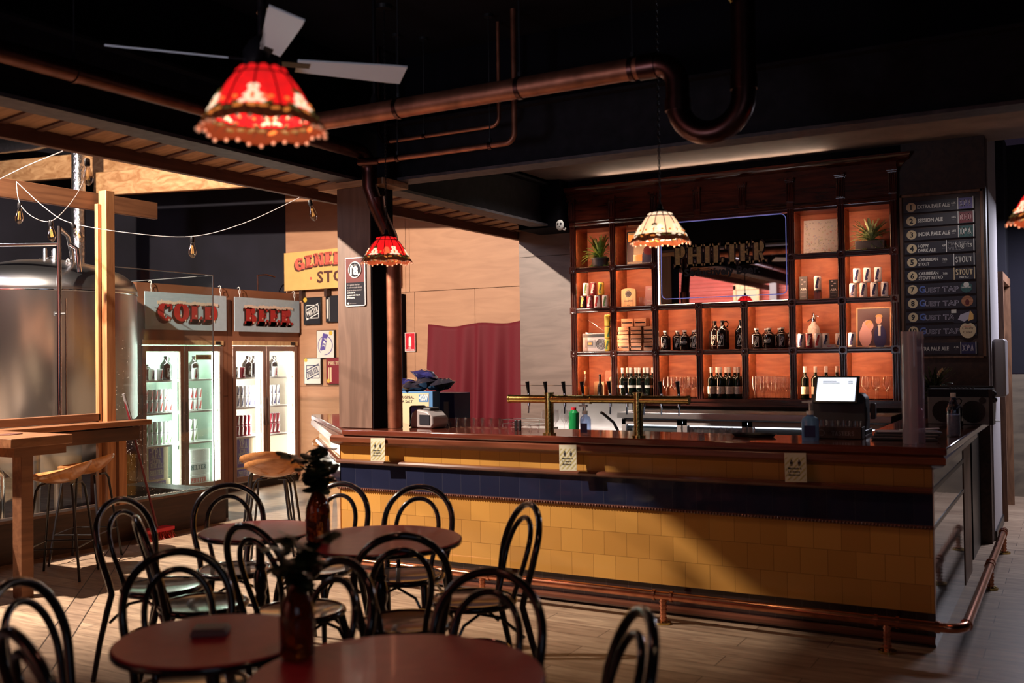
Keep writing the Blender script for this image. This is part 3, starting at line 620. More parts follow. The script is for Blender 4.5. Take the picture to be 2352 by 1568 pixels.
# side faces
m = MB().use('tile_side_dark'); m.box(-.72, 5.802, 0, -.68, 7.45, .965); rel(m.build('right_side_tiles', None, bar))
m = MB().box(-.72, 7.45, 0, -.675, 7.95, 1.0); rel(m.build('right_end_panel', 'jamb_wood', bar))
m = MB().box(-1.1, 5.9, 0, -.72, 8.3, 1.045).box(-4.7, 5.9, 0, -1.1, 6.25, 1.045); rel(m.build('carcass', 'black', bar))
d = Vector((-6.22+4.80, 7.215-5.80, 0)).normalized(); nrm = Vector((d.y, -d.x, 0))*-1
def wing_panel(z0, z1, mt, name):
    m = MB().use(mt); a = Vector((-4.80, 5.80, 0)); e = Vector((-6.22, 7.215, 0)); inn = Vector((.35, .35, 0))
    m.add([(a.x, a.y, z0), (e.x, e.y, z0), (e.x+.3, e.y+.3, z0), (a.x+.12, a.y+.15, z0), (a.x, a.y, z1), (e.x, e.y, z1), (e.x+.3, e.y+.3, z1), (a.x+.12, a.y+.15, z1)],
          [(0, 1, 5, 4), (1, 2, 6, 5), (2, 3, 7, 6), (3, 0, 4, 7), (4, 5, 6, 7), (3, 2, 1, 0)])
    rel(m.build(name, None, bar))
wing_panel(.868, .965, 'tile_yellow_side', 'wing_upper_tiles'); wing_panel(.655, .835, 'tile_blue_side', 'wing_blue_tiles')
wing_panel(.183, .640, 'tile_yellow_side', 'wing_lower_tiles'); wing_panel(0, .183, 'tile_side_dark', 'wing_kick_tiles')
# rope trim: a rail of small slanted beads
rope = MB().sweep([(0, .638), (.010, .640), (.010, .655), (0, .657)], path[:3])
rel(MB().box(-.681, 5.80, .636, -.676, 7.45, .66).box(-.681, 5.80, .84, -.676, 7.45, .866).build('side_strips', 'black', bar))
def beads(a, b_, out):
    a, b_ = Vector(a), Vector(b_); L = (b_-a).length; n = int(L/.0195); u = (b_-a)/L
    for i in range(n):
        p = a+u*(i+.5)*L/n+Vector(out)*.012
        rope.ball((p.x, p.y, .6475), (.0075 if abs(u.x) > .9 else .007, .008, .0095), 6, 4)
beads((-4.79, 5.80, 0), (-.69, 5.80, 0), (0, -1, 0)); beads((-6.2, 7.2, 0), (-4.80, 5.80, 0), (-.7, -.7, 0))
o = rope.build('rope_trim', 'trim_brown', bar, sharp=60); rel(o)
rel(MB().box(-.682, 5.796, .183, -.676, 5.802, .965).build('corner_bead', 'white', bar))

# foot rail
rail = empty('foot_rail', (-2.2, 5.6, 0), label='round copper foot rail running along the base of the bar', cat='rail')
RO = Vector((2.2, -5.6, 0))
def rr_(o): o.location = RO; return o
zr = .165
pts = [(-4.9, 5.60, zr), (-.62, 5.60, zr)]+[(-.62+.10*math.sin(PI/2*i/8), 5.70-.10*math.cos(PI/2*i/8), zr) for i in range(1, 9)]+[(-.515, 8.78, zr)]
rr_(MB().tube(pts, .0255, 16).build('rail_tube', 'copper', rail))
for (x, y, ax) in ((-4.70, 5.6, 0), (-3.44, 5.6, 0), (-2.17, 5.6, 0), (-.90, 5.6, 0), (-.52, 7.40, 1), (-.515, 8.76, 1)):
    m = MB(); m.cyl((x, y, 0), (x, y, zr), .019, 14)
    for k in range(5): m.cyl((x, y, .03+.024*k), (x, y, .038+.024*k), .023, 14)
    for sgn in (-1, 1):
        dv = Vector((0, 1, 0)) if ax else Vector((1, 0, 0)); p = Vector((x, y, zr)); m.cyl(p+dv*(sgn*.055-.008), p+dv*(sgn*.055+.008), .032, 16)
    po = rr_(m.build('post', 'copper', rail))
    f = MB().cyl((x, y, 0), (x, y, .012), .048, 20)
    for k in range(4): f.ball((x+.035*math.cos(k*PI/2+.7), y+.035*math.sin(k*PI/2+.7), .013), .006, 6, 4)
    f.build('flange', 'brass', po)
for p, q in (((-.66, 5.60, zr), (-.635, 5.60, zr)), ((-.52, 5.705, zr), (-.52, 5.73, zr)), ((-.516, 8.77, zr), (-.515, 8.80, zr))): rr_(MB().cyl(p, q, .032, 16).build('elbow_collar', 'copper', rail))

# notices stuck on the bar front
def sticker(x, z, wd_, h, label, first=False):
    t = empty('distance_notice', (x, 5.712, z), label=label, cat='sticker', group='safety notices taped along the bar front')
    t.rotation_euler = (R(-3.5), R(-2), 0)
    MB().use('sticker').box(0, 0, -h, wd_, .003, 0).build('paper', None, t)
    s_ = MB()
    for i in range(9):
        x0 = -h*.75+i*wd_*.27; q = []
        for (a, b_) in ((0, 0), (wd_*.10, 0), (wd_*.10+h*.8, h*.8), (h*.8, h*.8)): q.append((x0+a, b_))
        # clip the slanting stripe to the sheet
        poly = q
        for ax, lim, sg in ((0, .004, 1), (0, wd_-.004, -1)):
            out = []
            for k in range(len(poly)):
                A_, B_ = poly[k], poly[(k+1) % len(poly)]; ia = (A_[ax]-lim)*sg >= 0; ib = (B_[ax]-lim)*sg >= 0
                if ia: out.append(A_)
                if ia != ib and A_[ax] != B_[ax]:
                    tt = (lim-A_[ax])/(B_[ax]-A_[ax]); out.append((A_[0]+tt*(B_[0]-A_[0]), A_[1]+tt*(B_[1]-A_[1])))
            poly = out
            if not poly: break
        if len(poly) > 2: s_.add([(px, -.0006, -h*.95+py) for px, py in poly], [tuple(range(len(poly)))])
    s_.build('stripes', 'sticker_stripe', t)
    fig = MB()
    for cx in (.32, .68):
        fig.ball((wd_*cx, -.001, -h*.26), (wd_*.035, .001, wd_*.035), 8, 6)
        fig.box(wd_*cx-wd_*.065, -.0012, -h*.38, wd_*cx+wd_*.065, -.0006, -h*.295); fig.box(wd_*cx-wd_*.04, -.0012, -h*.45, wd_*cx-.0012, -.0006, -h*.37); fig.box(wd_*cx+.0012, -.0012, -h*.45, wd_*cx+wd_*.04, -.0006, -h*.37)
    fig.build('figures', 'ink', t)
    for k, (tx, zz, hh) in enumerate((('Maintain a', .57, .085), ('1.5 metre', .68, .085), ('distance', .79, .085))):
        b = sans(tx, h*hh*1.25, bold=.03, width=wd_*(.62 if k == 0 else .54)); text_obj(b, 'wording', 'ink', t, frame_xz((wd_*.16, -.0008, -h*zz)), 0)
sticker(-4.44, 1.035, .128, .165, 'striped two-person distance notice on the bar front, nearest the pillar')
sticker(-2.91, 1.035, .123, .165, 'striped two-person distance notice on the bar front below the sanitiser pump')
sticker(-1.46, 1.035, .123, .165, 'striped two-person distance notice on the dim right part of the bar front')

# ------------------------------------------------------------------ brass beer fonts
def font(x, z, half, taps, label):
    t = empty('beer_font', (x, 5.83, 1.09), label=label, cat='beer tap', group='brass beer fonts on the bar')
    r = .026
    m = MB().cyl((0, 0, 0), (0, 0, z+.04), r+.004, 22).cyl((0, 0, 0), (0, 0, .012), .045, 24).cyl((0, 0, z+.035), (0, 0, z+.045), .034, 20)
    m.build('column', 'brass', t)
    MB().cyl((-half, 0, z), (half, 0, z), r, 22).cyl((-half-.004, 0, z), (-half+.008, 0, z), r+.003, 22).cyl((half-.008, 0, z), (half+.004, 0, z), r+.003, 22).build('cross_tube', 'brass', t)
    for i in range(taps):
        xx = -half+.11+i*(2*half-.2)/(taps-1)
        m = MB().cyl((xx, .02, z), (xx, .085, z+.002), .011, 10).cyl((xx, .075, z+.035), (xx, .075, z-.05), .010, 10).cyl((xx, .075, z-.05), (xx, .068, z-.10), .006, 8)
        tp = m.build('faucet', 'chrome', t)
        MB().cyl((xx, .072, z+.035), (xx-.006, .066, z+.115), .0085, 10, r2=.014).build('handle', 'black', tp)
font(-3.04, .235, .305, 4, 'left brass T-shaped beer font with four black tap handles')
font(-2.405, .237, .335, 5, 'right brass T-shaped beer font with five black tap handles')

# ------------------------------------------------------------------ small things on the bar
def pump_bottle(x, y, rz, label, w=.075, h=.13, tall=.20, blue='gel_blue'):
    t = empty('sanitiser_bottle', (x, y, 1.09), rz, label=label, cat='sanitiser')
    prof = [(.001, 0), (w*.48, 0), (w*.5, .01), (w*.5, h*.8), (w*.42, h*.93), (w*.2, h), (w*.18, h+.012)]
    b = MB(); b.lathe(prof, 20); b.v = [(vx, vy*.62, vz) for vx, vy, vz in b.v]; b.build('body', blue, t)
    m = MB().cyl((0, 0, h+.008), (0, 0, h+.03), w*.2, 14).cyl((0, 0, h+.03), (0, 0, tall-.012), .005, 8).box(-.012, -.012, tall-.014, .012, .012, tall).box(-.045, -.005, tall-.012, 0, .005, tall-.003)
    m.build('pump', 'white', t)
    MB().box(-w*.33, -w*.33, h*.15, w*.30, -w*.318, h*.62).build('label_patch', 'navy', t)
    return t
pump_bottle(-2.78, 5.84, 0, 'clear hand sanitiser pump bottle with blue label beside the left font', blue='water')
pump_bottle(-1.365, 5.95, .2, 'blue hand sanitiser pump bottle standing left of the till', h=.145, tall=.235, w=.10)
# stainless wash-up bench behind the fonts, with its splashback
t = empty('wash_bench', (-4.2, 8.55, 0), label='stainless wash-up bench with bright splashback behind the taps', cat='sink bench')
MB().box(-.66, -.40, .86, .46, .4, .90).box(-.66, -.38, 0, .46, .38, .86).build('bench', 'steel', t, bevel=.004)
MB().box(-.44, .37, .9, .46, .39, 1.175).build('splashback', 'steel', t)
MB().box(-.50, -.38, .901, -.14, -.05, .935).build('tray', 'white', t)
MB().tube([(.42, .1, .9), (.40, .05, .98), (.34, -.06, 1.07), (.33, -.08, 1.08)], .014, 10).build('spout', 'black', t)
t = empty('detergent_bottle', (-4.06, 8.28, .9), label='green detergent bottle with red cap on the bench behind the left font', cat='bottle')
MB().lathe([(.001, 0), (.045, 0), (.048, .01), (.048, .185), (.03, .205), (.02, .215)], 20).build('body', 'soap_green', t); MB().cyl((0, 0, .213), (0, 0, .235), .024, 14).build('cap', 'safety_red', t)
t = empty('glass_rack', (-4.5, 8.33, .936), label='low wire drying rack in front of the red curtain, left of the brass fonts', cat='rack')
m = MB()
for z in (.035, .075): m.tube([(-.30, -.10, z), (.10, -.10, z), (.10, .10, z), (-.30, .10, z)], .0028, 6, closed=True)
for x in (-.30, -.1, .10): m.cyl((x, -.10, -.0), (x, -.10, .075), .0028, 6)
for x in (-.30, .10): m.cyl((x, .10, 0), (x, .10, .075), .0028, 6)
m.build('wire_frame', 'chrome', t)
# ------------------------------------------------------------------ mahogany back bar
SX = [-4.447, -4.005, -3.56, -3.115, -2.673, -2.229, -1.787, -1.342]      # stile centres
ZT = [2.905, 2.463, 2.050, 1.609]; ZB = [2.517, 2.100, 1.658, 1.190]       # opening tops and bottoms, top row first
YF, YB = 9.10, 9.45
bb = empty('back_bar_shelving', (-2.9, 9.3, 0), label='tall dark mahogany back bar with lit pigeonhole shelves and cornice', cat='shelving')
BO = Vector((2.9, -9.3, 0))
def rb(o): o.location = BO; return o
m = MB().box(SX[0]-.035, YB-.02, 1.15, SX[-1]+.035, YB, 3.3); rb(m.build('back_panel', 'shelf_back', bb))
m = MB()
for i, x in enumerate(SX):
    if i in (3, 4): m.box(x-.011, YF+.015, 1.17, x+.011, YB-.02, 2.08)
    else: m.box(x-.011, YF+.015, 1.17, x+.011, YB-.02, 2.93)
rb(m.build('divider_panels', 'shelf_back', bb))
for r_i in range(4):
    z0 = ZB[r_i]
    if r_i == 0:
        rb(MB().box(SX[0], YF+.015, z0-.022, SX[2], YB-.02, z0).box(SX[5], YF+.015, z0-.022, SX[7], YB-.02, z0).build('shelf_board', 'mahogany_rail', bb))
    else: rb(MB().box(SX[0], YF+.015, z0-.022, SX[7], YB-.02, z0).build('shelf_board', 'mahogany_rail', bb))
rb(MB().box(SX[0], YF+.015, 2.905, SX[7], YB-.02, 2.93).build('top_board', 'mahogany_rail', bb))
# moulded stiles with beads
for i, x in enumerate(SX):
    segs = [(1.17, 2.08), (2.93, 2.93)] if i in (3, 4) else [(1.17, 2.93)]
    for a, b_ in segs:
        if b_-a < .1: continue
        m = MB().box(x-.031, YF-.004, a, x+.031, YF+.015, b_)
        for k in (-.021, 0, .021): m.cyl((x+k, YF-.005, a), (x+k, YF-.005, b_), .0075, 8)
        rb(m.build('stile', 'mahogany', bb, sharp=60))
# rails
def rail_(x0, x1, z0, z1):
    m = MB().box(x0, YF-.002, z0, x1, YF+.015, z1)
    for k in (.2, .8): m.cyl((x0, YF-.003, z0+(z1-z0)*k), (x1, YF-.003, z0+(z1-z0)*k), .007, 8)
    rb(m.build('rail', 'mahogany_rail', bb, sharp=60))
for (z0, z1) in ((2.463, 2.517),): rail_(SX[0], SX[2], z0, z1); rail_(SX[5], SX[7], z0, z1)
for (z0, z1) in ((2.050, 2.100), (1.609, 1.658)): rail_(SX[0], SX[7], z0, z1)
# corner blocks with turned rosettes
for i, x in enumerate(SX):
    for z in (2.490, 2.075, 1.633):
        if z > 2.4 and i in (3, 4): continue
        m = MB().box(x-.036, YF-.016, z-.034, x+.036, YF, z+.034)
        m.T = Matrix.Translation((x, YF-.016, z)) @ Matrix.Rotation(R(90), 4, 'X'); m.lathe([(.026, 0), (.026, .004), (.019, .004), (.015, .001), (.008, .003), (.001, .005)], 16)
        rb(m.build('corner_block', 'mahogany', bb))
# frieze, pilaster brackets, cornice, bottom ledge
rb(MB().box(SX[0]-.03, YF+.0, 2.93, SX[7]+.03, YF+.04, 3.27).build('frieze', 'mahogany_rail', bb))
m = MB().cyl((SX[0]-.03, YF-.002, 2.945), (SX[7]+.03, YF-.002, 2.945), .011, 8).cyl((SX[0]-.03, YF-.002, 2.975), (SX[7]+.03, YF-.002, 2.975), .007, 8)
rb(m.build('frieze_bead', 'mahogany_rail', bb))
for x in SX:
    m = MB().box(x-.036, YF-.022, 2.99, x+.036, YF, 3.19).box(x-.045, YF-.05, 3.19, x+.045, YF, 3.212).box(x-.040, YF-.036, 3.176, x+.040, YF, 3.19)
    for k in (-.024, -.008, .008, .024): m.cyl((x+k, YF-.024, 3.0), (x+k, YF-.026, 3.15), .0055, 7, r2=.0065).ball((x+k, YF-.028, 3.158), (.007, .008, .014), 8, 6)
    m.box(x-.03, YF-.012, 2.93, x+.03, YF, 2.99)
    rb(m.build('bracket', 'mahogany', bb, sharp=50))
cpath = [(SX[0]-.10, YB), (SX[0]-.10, YF), (SX[7]+.10, YF), (SX[7]+.10, YB)]
prof = [(-.08, 3.225), (-.03, 3.225), (-.025, 3.24), (-.01, 3.25), (.0, 3.27), (.03, 3.285), (.045, 3.31), (.052, 3.318), (.052, 3.335), (-.08, 3.335)]
rb(MB().sweep(prof, cpath).build('cornice', 'mahogany_rail', bb, sharp=40))
rb(MB().box(SX[0]-.06, YF+.03, 3.335, SX[7]+.06, YB, 3.41).build('cornice_gap_shade', 'matt_black', bb))  # black box in the gap above the cornice, its shade coloured in
rb(MB().box(SX[0]-.05, YF-.05, 1.165, SX[7]+.05, YB, 1.19).box(SX[0]-.04, YF-.02, 1.12, SX[7]+.04, YF+.02, 1.165).box(SX[0]-.045, YF-.035, 1.135, SX[7]+.045, YF, 1.15).build('bottom_ledge', 'mahogany_rail', bb))
# strip lights tucked behind the stiles and rails of each pigeonhole
strips = []
for r_i in range(4):
    for c_i in range(7):
        if r_i < 2 and c_i in (2, 3, 4): continue
        x0, x1 = SX[c_i], SX[c_i+1]
        m = MB().box(x0+.013, YF+.018, ZB[r_i]+.03, x0+.018, YF+.024, ZT[r_i]-.03).box(x0+.04, YF+.018, ZT[r_i]+.010, x1-.04, YF+.024, ZT[r_i]+.016)
        rb(m.build('led_strip', 'led_warm', bb))

# mirror with gilt lettering
t = empty('bar_mirror', (-2.895, 9.145, 2.51), label='lit advertising mirror with gold and black lettering set in the shelving', cat='mirror')
MB().box(-.635, 0, -.402, .635, .01, .395).build('mirror_glass', 'mirror', t)
MB().box(-.645, -.006, -.415, .645, .012, -.404).box(-.645, -.006, .396, .645, .012, .404).box(-.648, -.006, -.41, -.637, .012, .40).build('edge_light', 'led_edge', t)
q = []
for (cx, cz, a0) in ((.56, .34, 0), (-.56, .34, 90), (-.56, -.30, 180), (.56, -.30, 270)):
    for k in range(7): a = R(a0+90*k/6); q.append((cx+.05*math.cos(a), -.004, cz+.05*math.sin(a)))
MB().tube(q, .0035, 6, closed=True).build('neon_line', 'led_blue', t)
tx = 'PHILTER'
x = -.475; 
for i, ch in enumerate(tx):
    g, adv = slab_glyph(ch, .24, .10)
    sz = .205; k = .185
    for (mt, grow, dep) in (('letter_shade', .012, -.0035), ('gold_letter', 0, -.006)):
        b = MB()
        for poly in g:
            cx = sum(p[0] for p in poly)/len(poly); cy = sum(p[1] for p in poly)/len(poly)
            pp = []
            for px_, py_ in poly:
                dx = (px_-cx); dy = (py_-cy); pp.append((px_*k+(grow*(1 if dx > 0 else -1)), py_*sz+(grow*(1 if dy > 0 else -1)), 0))
            b.add(pp, [tuple(range(len(pp)))])
        text_obj(b, 'letter_outline' if grow else 'letter', mt, t, frame_xz((x, dep, -.045)), .0012)
    x += (adv+.075)*k
b = sans('Seductively Beer.', .098, bold=.035, width=.74); text_obj(b, 'strapline', 'ink', t, frame_xz((-.375, -.004, -.165), 0), .001)

# ------------------------------------------------------------------ bottle, can and glass prototypes
def hide_proto(t): return t
def wrap(b, r, z0, a0, slant=0):
    """wrap flat lettering round a cylinder of radius r; a0 is the angle of its middle"""
    x0, x1, y0, y1 = bounds(b); cx = (x0+x1)/2
    b.v = [((r)*math.cos(a0+(v[0]-cx)/r), (r)*math.sin(a0+(v[0]-cx)/r), z0+v[1]) for v in b.v]; return b
FR = -PI/2   # the side facing the room
def rot2(b, ang):
    c, s_ = math.cos(ang), math.sin(ang); b.v = [(v[0]*c-v[1]*s_, v[0]*s_+v[1]*c, 0) for v in b.v]; x0, x1, y0, y1 = bounds(b); b.v = [(v[0]-x0, v[1]-y0, 0) for v in b.v]; return b
def can(name, label, body, band, ink, a0=FR, word='XPA'):
    t = empty(name, (0, 0, -5), label=label, cat='can'); r = .033; H = .133
    m = MB().use(body); m.lathe([(.026, 0), (.031, .004), (r, .010), (r, .020)], 24); vs = []; fs = []; n = 24; K = 6
    # body with a slanting printed band
    for k in range(K+1):
        z = .020+(.118-.020)*k/K
        for i in range(n): a = 2*PI*i/n+a0-.55+k/K*.75; vs.append((r*math.cos(a), r*math.sin(a), z))
    base = len(m.v); m.v += vs
    for k in range(K):
        for i in range(n):
            j = (i+1) % n; m.use(band if i in (0, 1) or (i == 2 and k < 1) else body); m.f.append((base+k*n+i, base+k*n+j, base+(k+1)*n+j, base+(k+1)*n+i)); m.m.append(m.cur)
    m.use(body); m.lathe([(r, .118), (.0295, .128)], 24); m.use('zinc'); m.lathe([(.0295, .128), (.0300, .132), (.028, .133), (.026, .129), (.001, .129)], 24); m.lathe([(.001, .001), (.026, 0)], 24)
    m.build('can_body', None, t, sharp=50)
    b = rot2(slab(word, .020, w=.24, t=.14), R(66)); wrap(b, r+.0006, .028, a0-.02); b.build('print', ink, t)
    b = rot2(slab('PHILTER', .011, w=.22, t=.14), R(66)); wrap(b, r+.0006, .052, a0+.42); b.build('brand_print', ink if body != 'can_maroon' else 'white', t)
    return t
def dark_bottle(name, label, r, h_body, h_sh, r_neck, h, mat_='bottle_black', capm='black', cap_h=.018, lab=None, capz=None):
    t = empty(name, (0, 0, -5), label=label, cat='bottle')
    prof = [(.001, .004), (r*.85, 0), (r, .008), (r, h_body)]
    for k in range(1, 7):
        u = k/6; prof.append((r+(r_neck-r)*(1-math.cos(u*PI))/2, h_body+(h_sh-h_body)*u))
    prof += [(r_neck, h-.004), (r_neck*.9, h)]
    MB().lathe(prof, 24).build('bottle_body', mat_, t, sharp=50)
    MB().lathe([(r_neck+.0012, h-cap_h), (r_neck+.0016, h-.001), (.001, h+.001)], 18).lathe([(r_neck+.0012, h-cap_h), (r_neck+.0002, h-cap_h-.001)], 18).build('cap', capm, t)
    return t
def box_logo(t, r, zc, w, h, a0=FR, mt='white', tilt=20):
    """boxed slanted name printed on the glass"""
    b = MB(); e = .0022
    for p in ((0, 0, w, e), (0, h-e, w, h), (0, 0, e, h), (w-e, 0, w, h)):
        for k in range(4):
            x0 = p[0]+(p[2]-p[0])*k/4; x1 = p[0]+(p[2]-p[0])*(k+1)/4; b.add([(x0, p[1], 0), (x1, p[1], 0), (x1, p[3], 0), (x0, p[3], 0)], [(0, 1, 2, 3)])
    l = rot2(slab('PHILTER', w*.48, width=h*.86, w=.22, t=.14), R(70)); x0, x1, y0, y1 = bounds(l)
    for v in l.v: pass
    n = len(b.v); b.v += [(v[0]+(w-(x1-x0))/2, v[1]+(h-(y1-y0))/2, 0) for v in l.v]; b.f += [tuple(i+n for i in f) for f in l.f]; b.m += [0]*len(l.f)
    wrap(b, r+.0008, zc, a0); b.build('printed_label', mt, t)
def howler(label, boxed=True):
    t = dark_bottle('howler_bottle', label, .052, .125, .165, .019, .193, capm='white', cap_h=.016)
    if boxed: box_logo(t, .052, .02, .046, .095)
    else: b = slab('PHILTER', .019, width=.078, w=.2, t=.13); wrap(b, .0528, .065, FR); b.build('printed_label', 'white', t); b = sans('Seductively Beer.', .009, width=.062); wrap(b, .0528, .052, FR); b.build('small_print', 'white', t)
    return t
def growler(label, handle=True, r=.064):
    t = dark_bottle('growler_bottle', label, r, .165, .245, .018, .275, capm='black', cap_h=.016)
    box_logo(t, r, .035, .052, .10)
    if handle: MB().tube([(.018, 0, .262), (.040, 0, .268), (.055, 0, .250), (.052, 0, .225), (.040, 0, .212)], .006, 8).build('handle', 'bottle_black', t)
    return t
def wine(label, lab, glass='bottle_green', foil='label_pale', band=None):
    t = dark_bottle('wine_bottle', label, .037, .185, .225, .0145, .30, mat_=glass, capm=foil, cap_h=.055)
    m = MB().lathe([(.0376, .045 if not band else .10), (.0376, .115 if not band else .125)], 24)
    m.build('label_band', lab, t)
    if not band:
        m = MB()
        for k in range(5): m.tube([(.0378*math.cos(FR+a*.30), .0378*math.sin(FR+a*.30), .055+.011*k+.006*math.sin(a*3+k)) for a in [-2+.4*j for j in range(11)]], .0006, 4)
        m.build('label_drawing', 'ink', t)
    return t
def stem_glass(name, label, kind):
    t = empty(name, (0, 0, -5), label=label, cat='glass')
    if kind == 'wine': prof = [(.033, 0), (.033, .002), (.006, .006), (.004, .02), (.004, .075), (.012, .085), (.032, .105), (.040, .135), (.036, .175), (.032, .205)]
    elif kind == 'flute': prof = [(.032, 0), (.032, .002), (.006, .006), (.004, .02), (.004, .06), (.014, .075), (.024, .11), (.026, .16), (.024, .21)]
    elif kind == 'tumbler': prof = [(.001, .004), (.026, .0), (.028, .01), (.032, .05), (.035, .09)]
    else: prof = [(.001, .006), (.028, .0), (.030, .012), (.034, .07), (.040, .13)]
    MB().lathe(prof, 18).build('glass_body', 'stemware', t)
    return t
def fern(label, potkind, seed, wid, hgt, lightmat, loc):
    rnd = random.Random(seed)
    t = empty('potted_fern', loc, label=label, cat='plant')
    if potkind == 'round': MB().lathe([(.001, 0), (.075, 0), (.085, .085), (.09, .085), (.09, .10), (.083, .10), (.080, .07), (.001, .07)], 24).build('pot', 'pot', t)
    else: MB().box(-.125, -.055, 0, .125, .055, .09).build('pot', 'pot', t, bevel=.004)
    m = MB(); st = MB()
    for k in range(84):
        a = rnd.uniform(0, 2*PI); L = rnd.uniform(.55, 1)*wid; el = rnd.uniform(-.1, 1.4); pts = []
        for j in range(13):
            u = j/12; hz = L*(u**1.1)*(.45+.55*math.cos(el)); z = max(.012, .085+hgt*(1.25*math.sin(el)*u-.70*u*u*(1.4-math.sin(el))))
            pts.append(Vector((hz*math.cos(a), hz*math.sin(a)*.45, z)))
        st.tube(pts, .0012, 4)
        for j in range(1, 13):
            d = (pts[j]-pts[j-1]).normalized(); sd = d.cross(Vector((0, 0, 1)))
            if sd.length < .1: sd = Vector((1, 0, 0))
            sd.normalize(); ll = rnd.uniform(.012, .028)*(1.2-j/13)
            for sg in (-1, 1):
                for q in (0, .5):
                    p = pts[j-1].lerp(pts[j], q); d = (d+Vector((rnd.uniform(-.3, .3), rnd.uniform(-.3, .3), rnd.uniform(-.3, .3)))).normalized(); e = p+sd*sg*ll+d*.006; up = Vector((0, 0, .003)); m.add([tuple(p-d*.003), tuple(p+d*.005), tuple(e+d*.004+up), tuple(e-d*.004-up)], [(0, 1, 2, 3)])
    m.build('fronds', lightmat, t); st.build('stems', 'fern', t)
    return t

def sit(proto, x, z, y=9.24, label=None, rz=0, group=None): return copy_tree(proto, (x, y, z), rz, label, group)
PROTOS = []
def proto(t): freeze(t); PROTOS.append(t); return t
P_xpa = proto(can('beer_can', 'x', 'can_white', 'navy', 'navy'))
P_red = proto(can('beer_can', 'x', 'can_white', 'can_red', 'can_red', word='RED'))
P_green = proto(can('beer_can', 'x', 'can_white', 'can_green', 'can_green', word='IPA'))
P_mar = proto(can('beer_can', 'x', 'can_maroon', 'white', 'white', word='RED'))
P_dark = proto(can('beer_can', 'x', 'can_dark', 'can_gold', 'cream', word='IPA'))
P_gold = proto(can('beer_can', 'x', 'can_gold', 'can_green', 'brown_ink', word='XPA'))
P_how = proto(howler('x')); P_how2 = proto(howler('x', False)); P_gro = proto(growler('x')); P_gro2 = proto(growler('x', False, .056))
P_wine1 = proto(wine('x', 'paper', band=True)); P_wine2 = proto(wine('x', 'label_pale')); P_wine3 = proto(wine('x', 'cream', foil='label_pale'))
P_wg = proto(stem_glass('wine_glass', 'x', 'wine')); P_fl = proto(stem_glass('champagne_flute', 'x', 'flute')); P_tu = proto(stem_glass('beer_glass', 'x', 'pint')); P_tm = proto(stem_glass('tumbler_glass', 'x', 'tumbler'))
for t, z in ((P_how, 0),): pass

# cell (row from top, column from left) contents
fern('bushy green fern in a dark round pot, top left pigeonhole', 'round', 3, .24, .27, 'fern', (-4.215, 9.26, ZB[0]))
fern('pale green fern trailing from a grey trough, top right pigeonhole', 'trough', 8, .26, .22, 'fern_light', (-1.56, 9.25, ZB[0]))
# framed film poster
def upright(name, label, cat, x, z, w_, h_, y=9.36, lean=.10, rz=0, depth=.012, face='paper', border=None):
    t = empty(name, (x, y, z), rz, label=label, cat=cat); t.rotation_euler = (-lean, 0, rz)
    MB().box(-w_/2, 0, 0, w_/2, depth, h_).build('board', border or face, t)
    if border: MB().box(-w_/2+.012, -.002, .012, w_/2-.012, 0, h_-.012).build('sheet', face, t)
    return t
t = upright('framed_poster', 'black framed film poster of a figure by an armchair, second top pigeonhole', 'picture', -3.79, ZB[0], .36, .365, face='cream', border='black')
MB().box(-.165, -.003, .05, -.10, -.002, .33).box(.09, -.003, .04, .12, -.002, .27).build('print_shapes', 'photo_ink', t)
MB().box(-.10, -.0032, .055, .03, -.002, .12).box(-.165, -.0035, .26, -.05, -.003, .33).build('print_orange', 'petal_orange', t)
b = MB(); b.ball((.07, -.003, .10), (.08, .001, .075), 16, 10).box(-.005, -.0035, .03, .145, -.003, .10); b.build('print_armchair', 'navy', t); MB().ball((.07, -.0035, .16), (.065, .001, .055), 14, 8).build('print_figure', 'can_maroon', t)
b = sans("YOU'VE COME A LONG WAY, BABY", .02, bold=.03, width=.30); text_obj(b, 'print_title', 'white', t, frame_xz((-.15, -.005, .018)), 0)
# doodle board
t = upright('doodle_artwork', 'white artwork board covered with tiny coloured doodles, leaning top right', 'picture', -2.02, ZB[0], .315, .34, y=9.36, lean=.16, rz=R(4), face='paper')
rnd = random.Random(5); ms = {k: MB() for k in ('ink', 'can_red', 'fern', 'chalk_blue')}
for i in range(120):
    k = rnd.choice(list(ms)); x, z = rnd.uniform(-.14, .14), rnd.uniform(.02, .32); q = rnd.uniform(.003, .009)
    ms[k].tube([(x+q*math.cos(a*PI/3), -.0015, z+q*math.sin(a*PI/3)*rnd.uniform(.5, 1)) for a in range(6)], .0009, 3, closed=True)
for k, b in ms.items(): b.build('doodles', k, t)['kind'] = 'stuff'
# row 2
cans1 = [(-4.365, P_green, 'green and white'), (-4.283, P_mar, 'dark red'), (-4.195, P_gold, 'pale yellow')]
for i, (x, P, nm) in enumerate(cans1): sit(P, x, ZB[1]+.1335, 9.23, '%s can, %s on the upper tier, left-end can stack' % (nm, ORD[i]), group='cans stacked in the left pigeonhole')
for i, (x, P, nm) in enumerate([(-4.405, P_dark, 'black'), (-4.325, P_mar, 'dark red'), (-4.240, P_red, 'white and red'), (-4.150, P_green, 'green and white')]):
    sit(P, x, ZB[1], 9.23, '%s can, %s on the bottom tier, left-end can stack' % (nm, ORD[i]), group='cans stacked in the left pigeonhole')
t = empty('wooden_plaque', (-3.905, 9.27, ZB[1]), label='round-shouldered pale wood CHAMPION award plaque on the shelf', cat='plaque')
pr = [(-.078, 0), (.078, 0), (.078, .17)]+[(.078*math.cos(PI*k/12), .17+.022*math.sin(PI*k/12)) for k in range(1, 12)]+[(-.078, .17)]
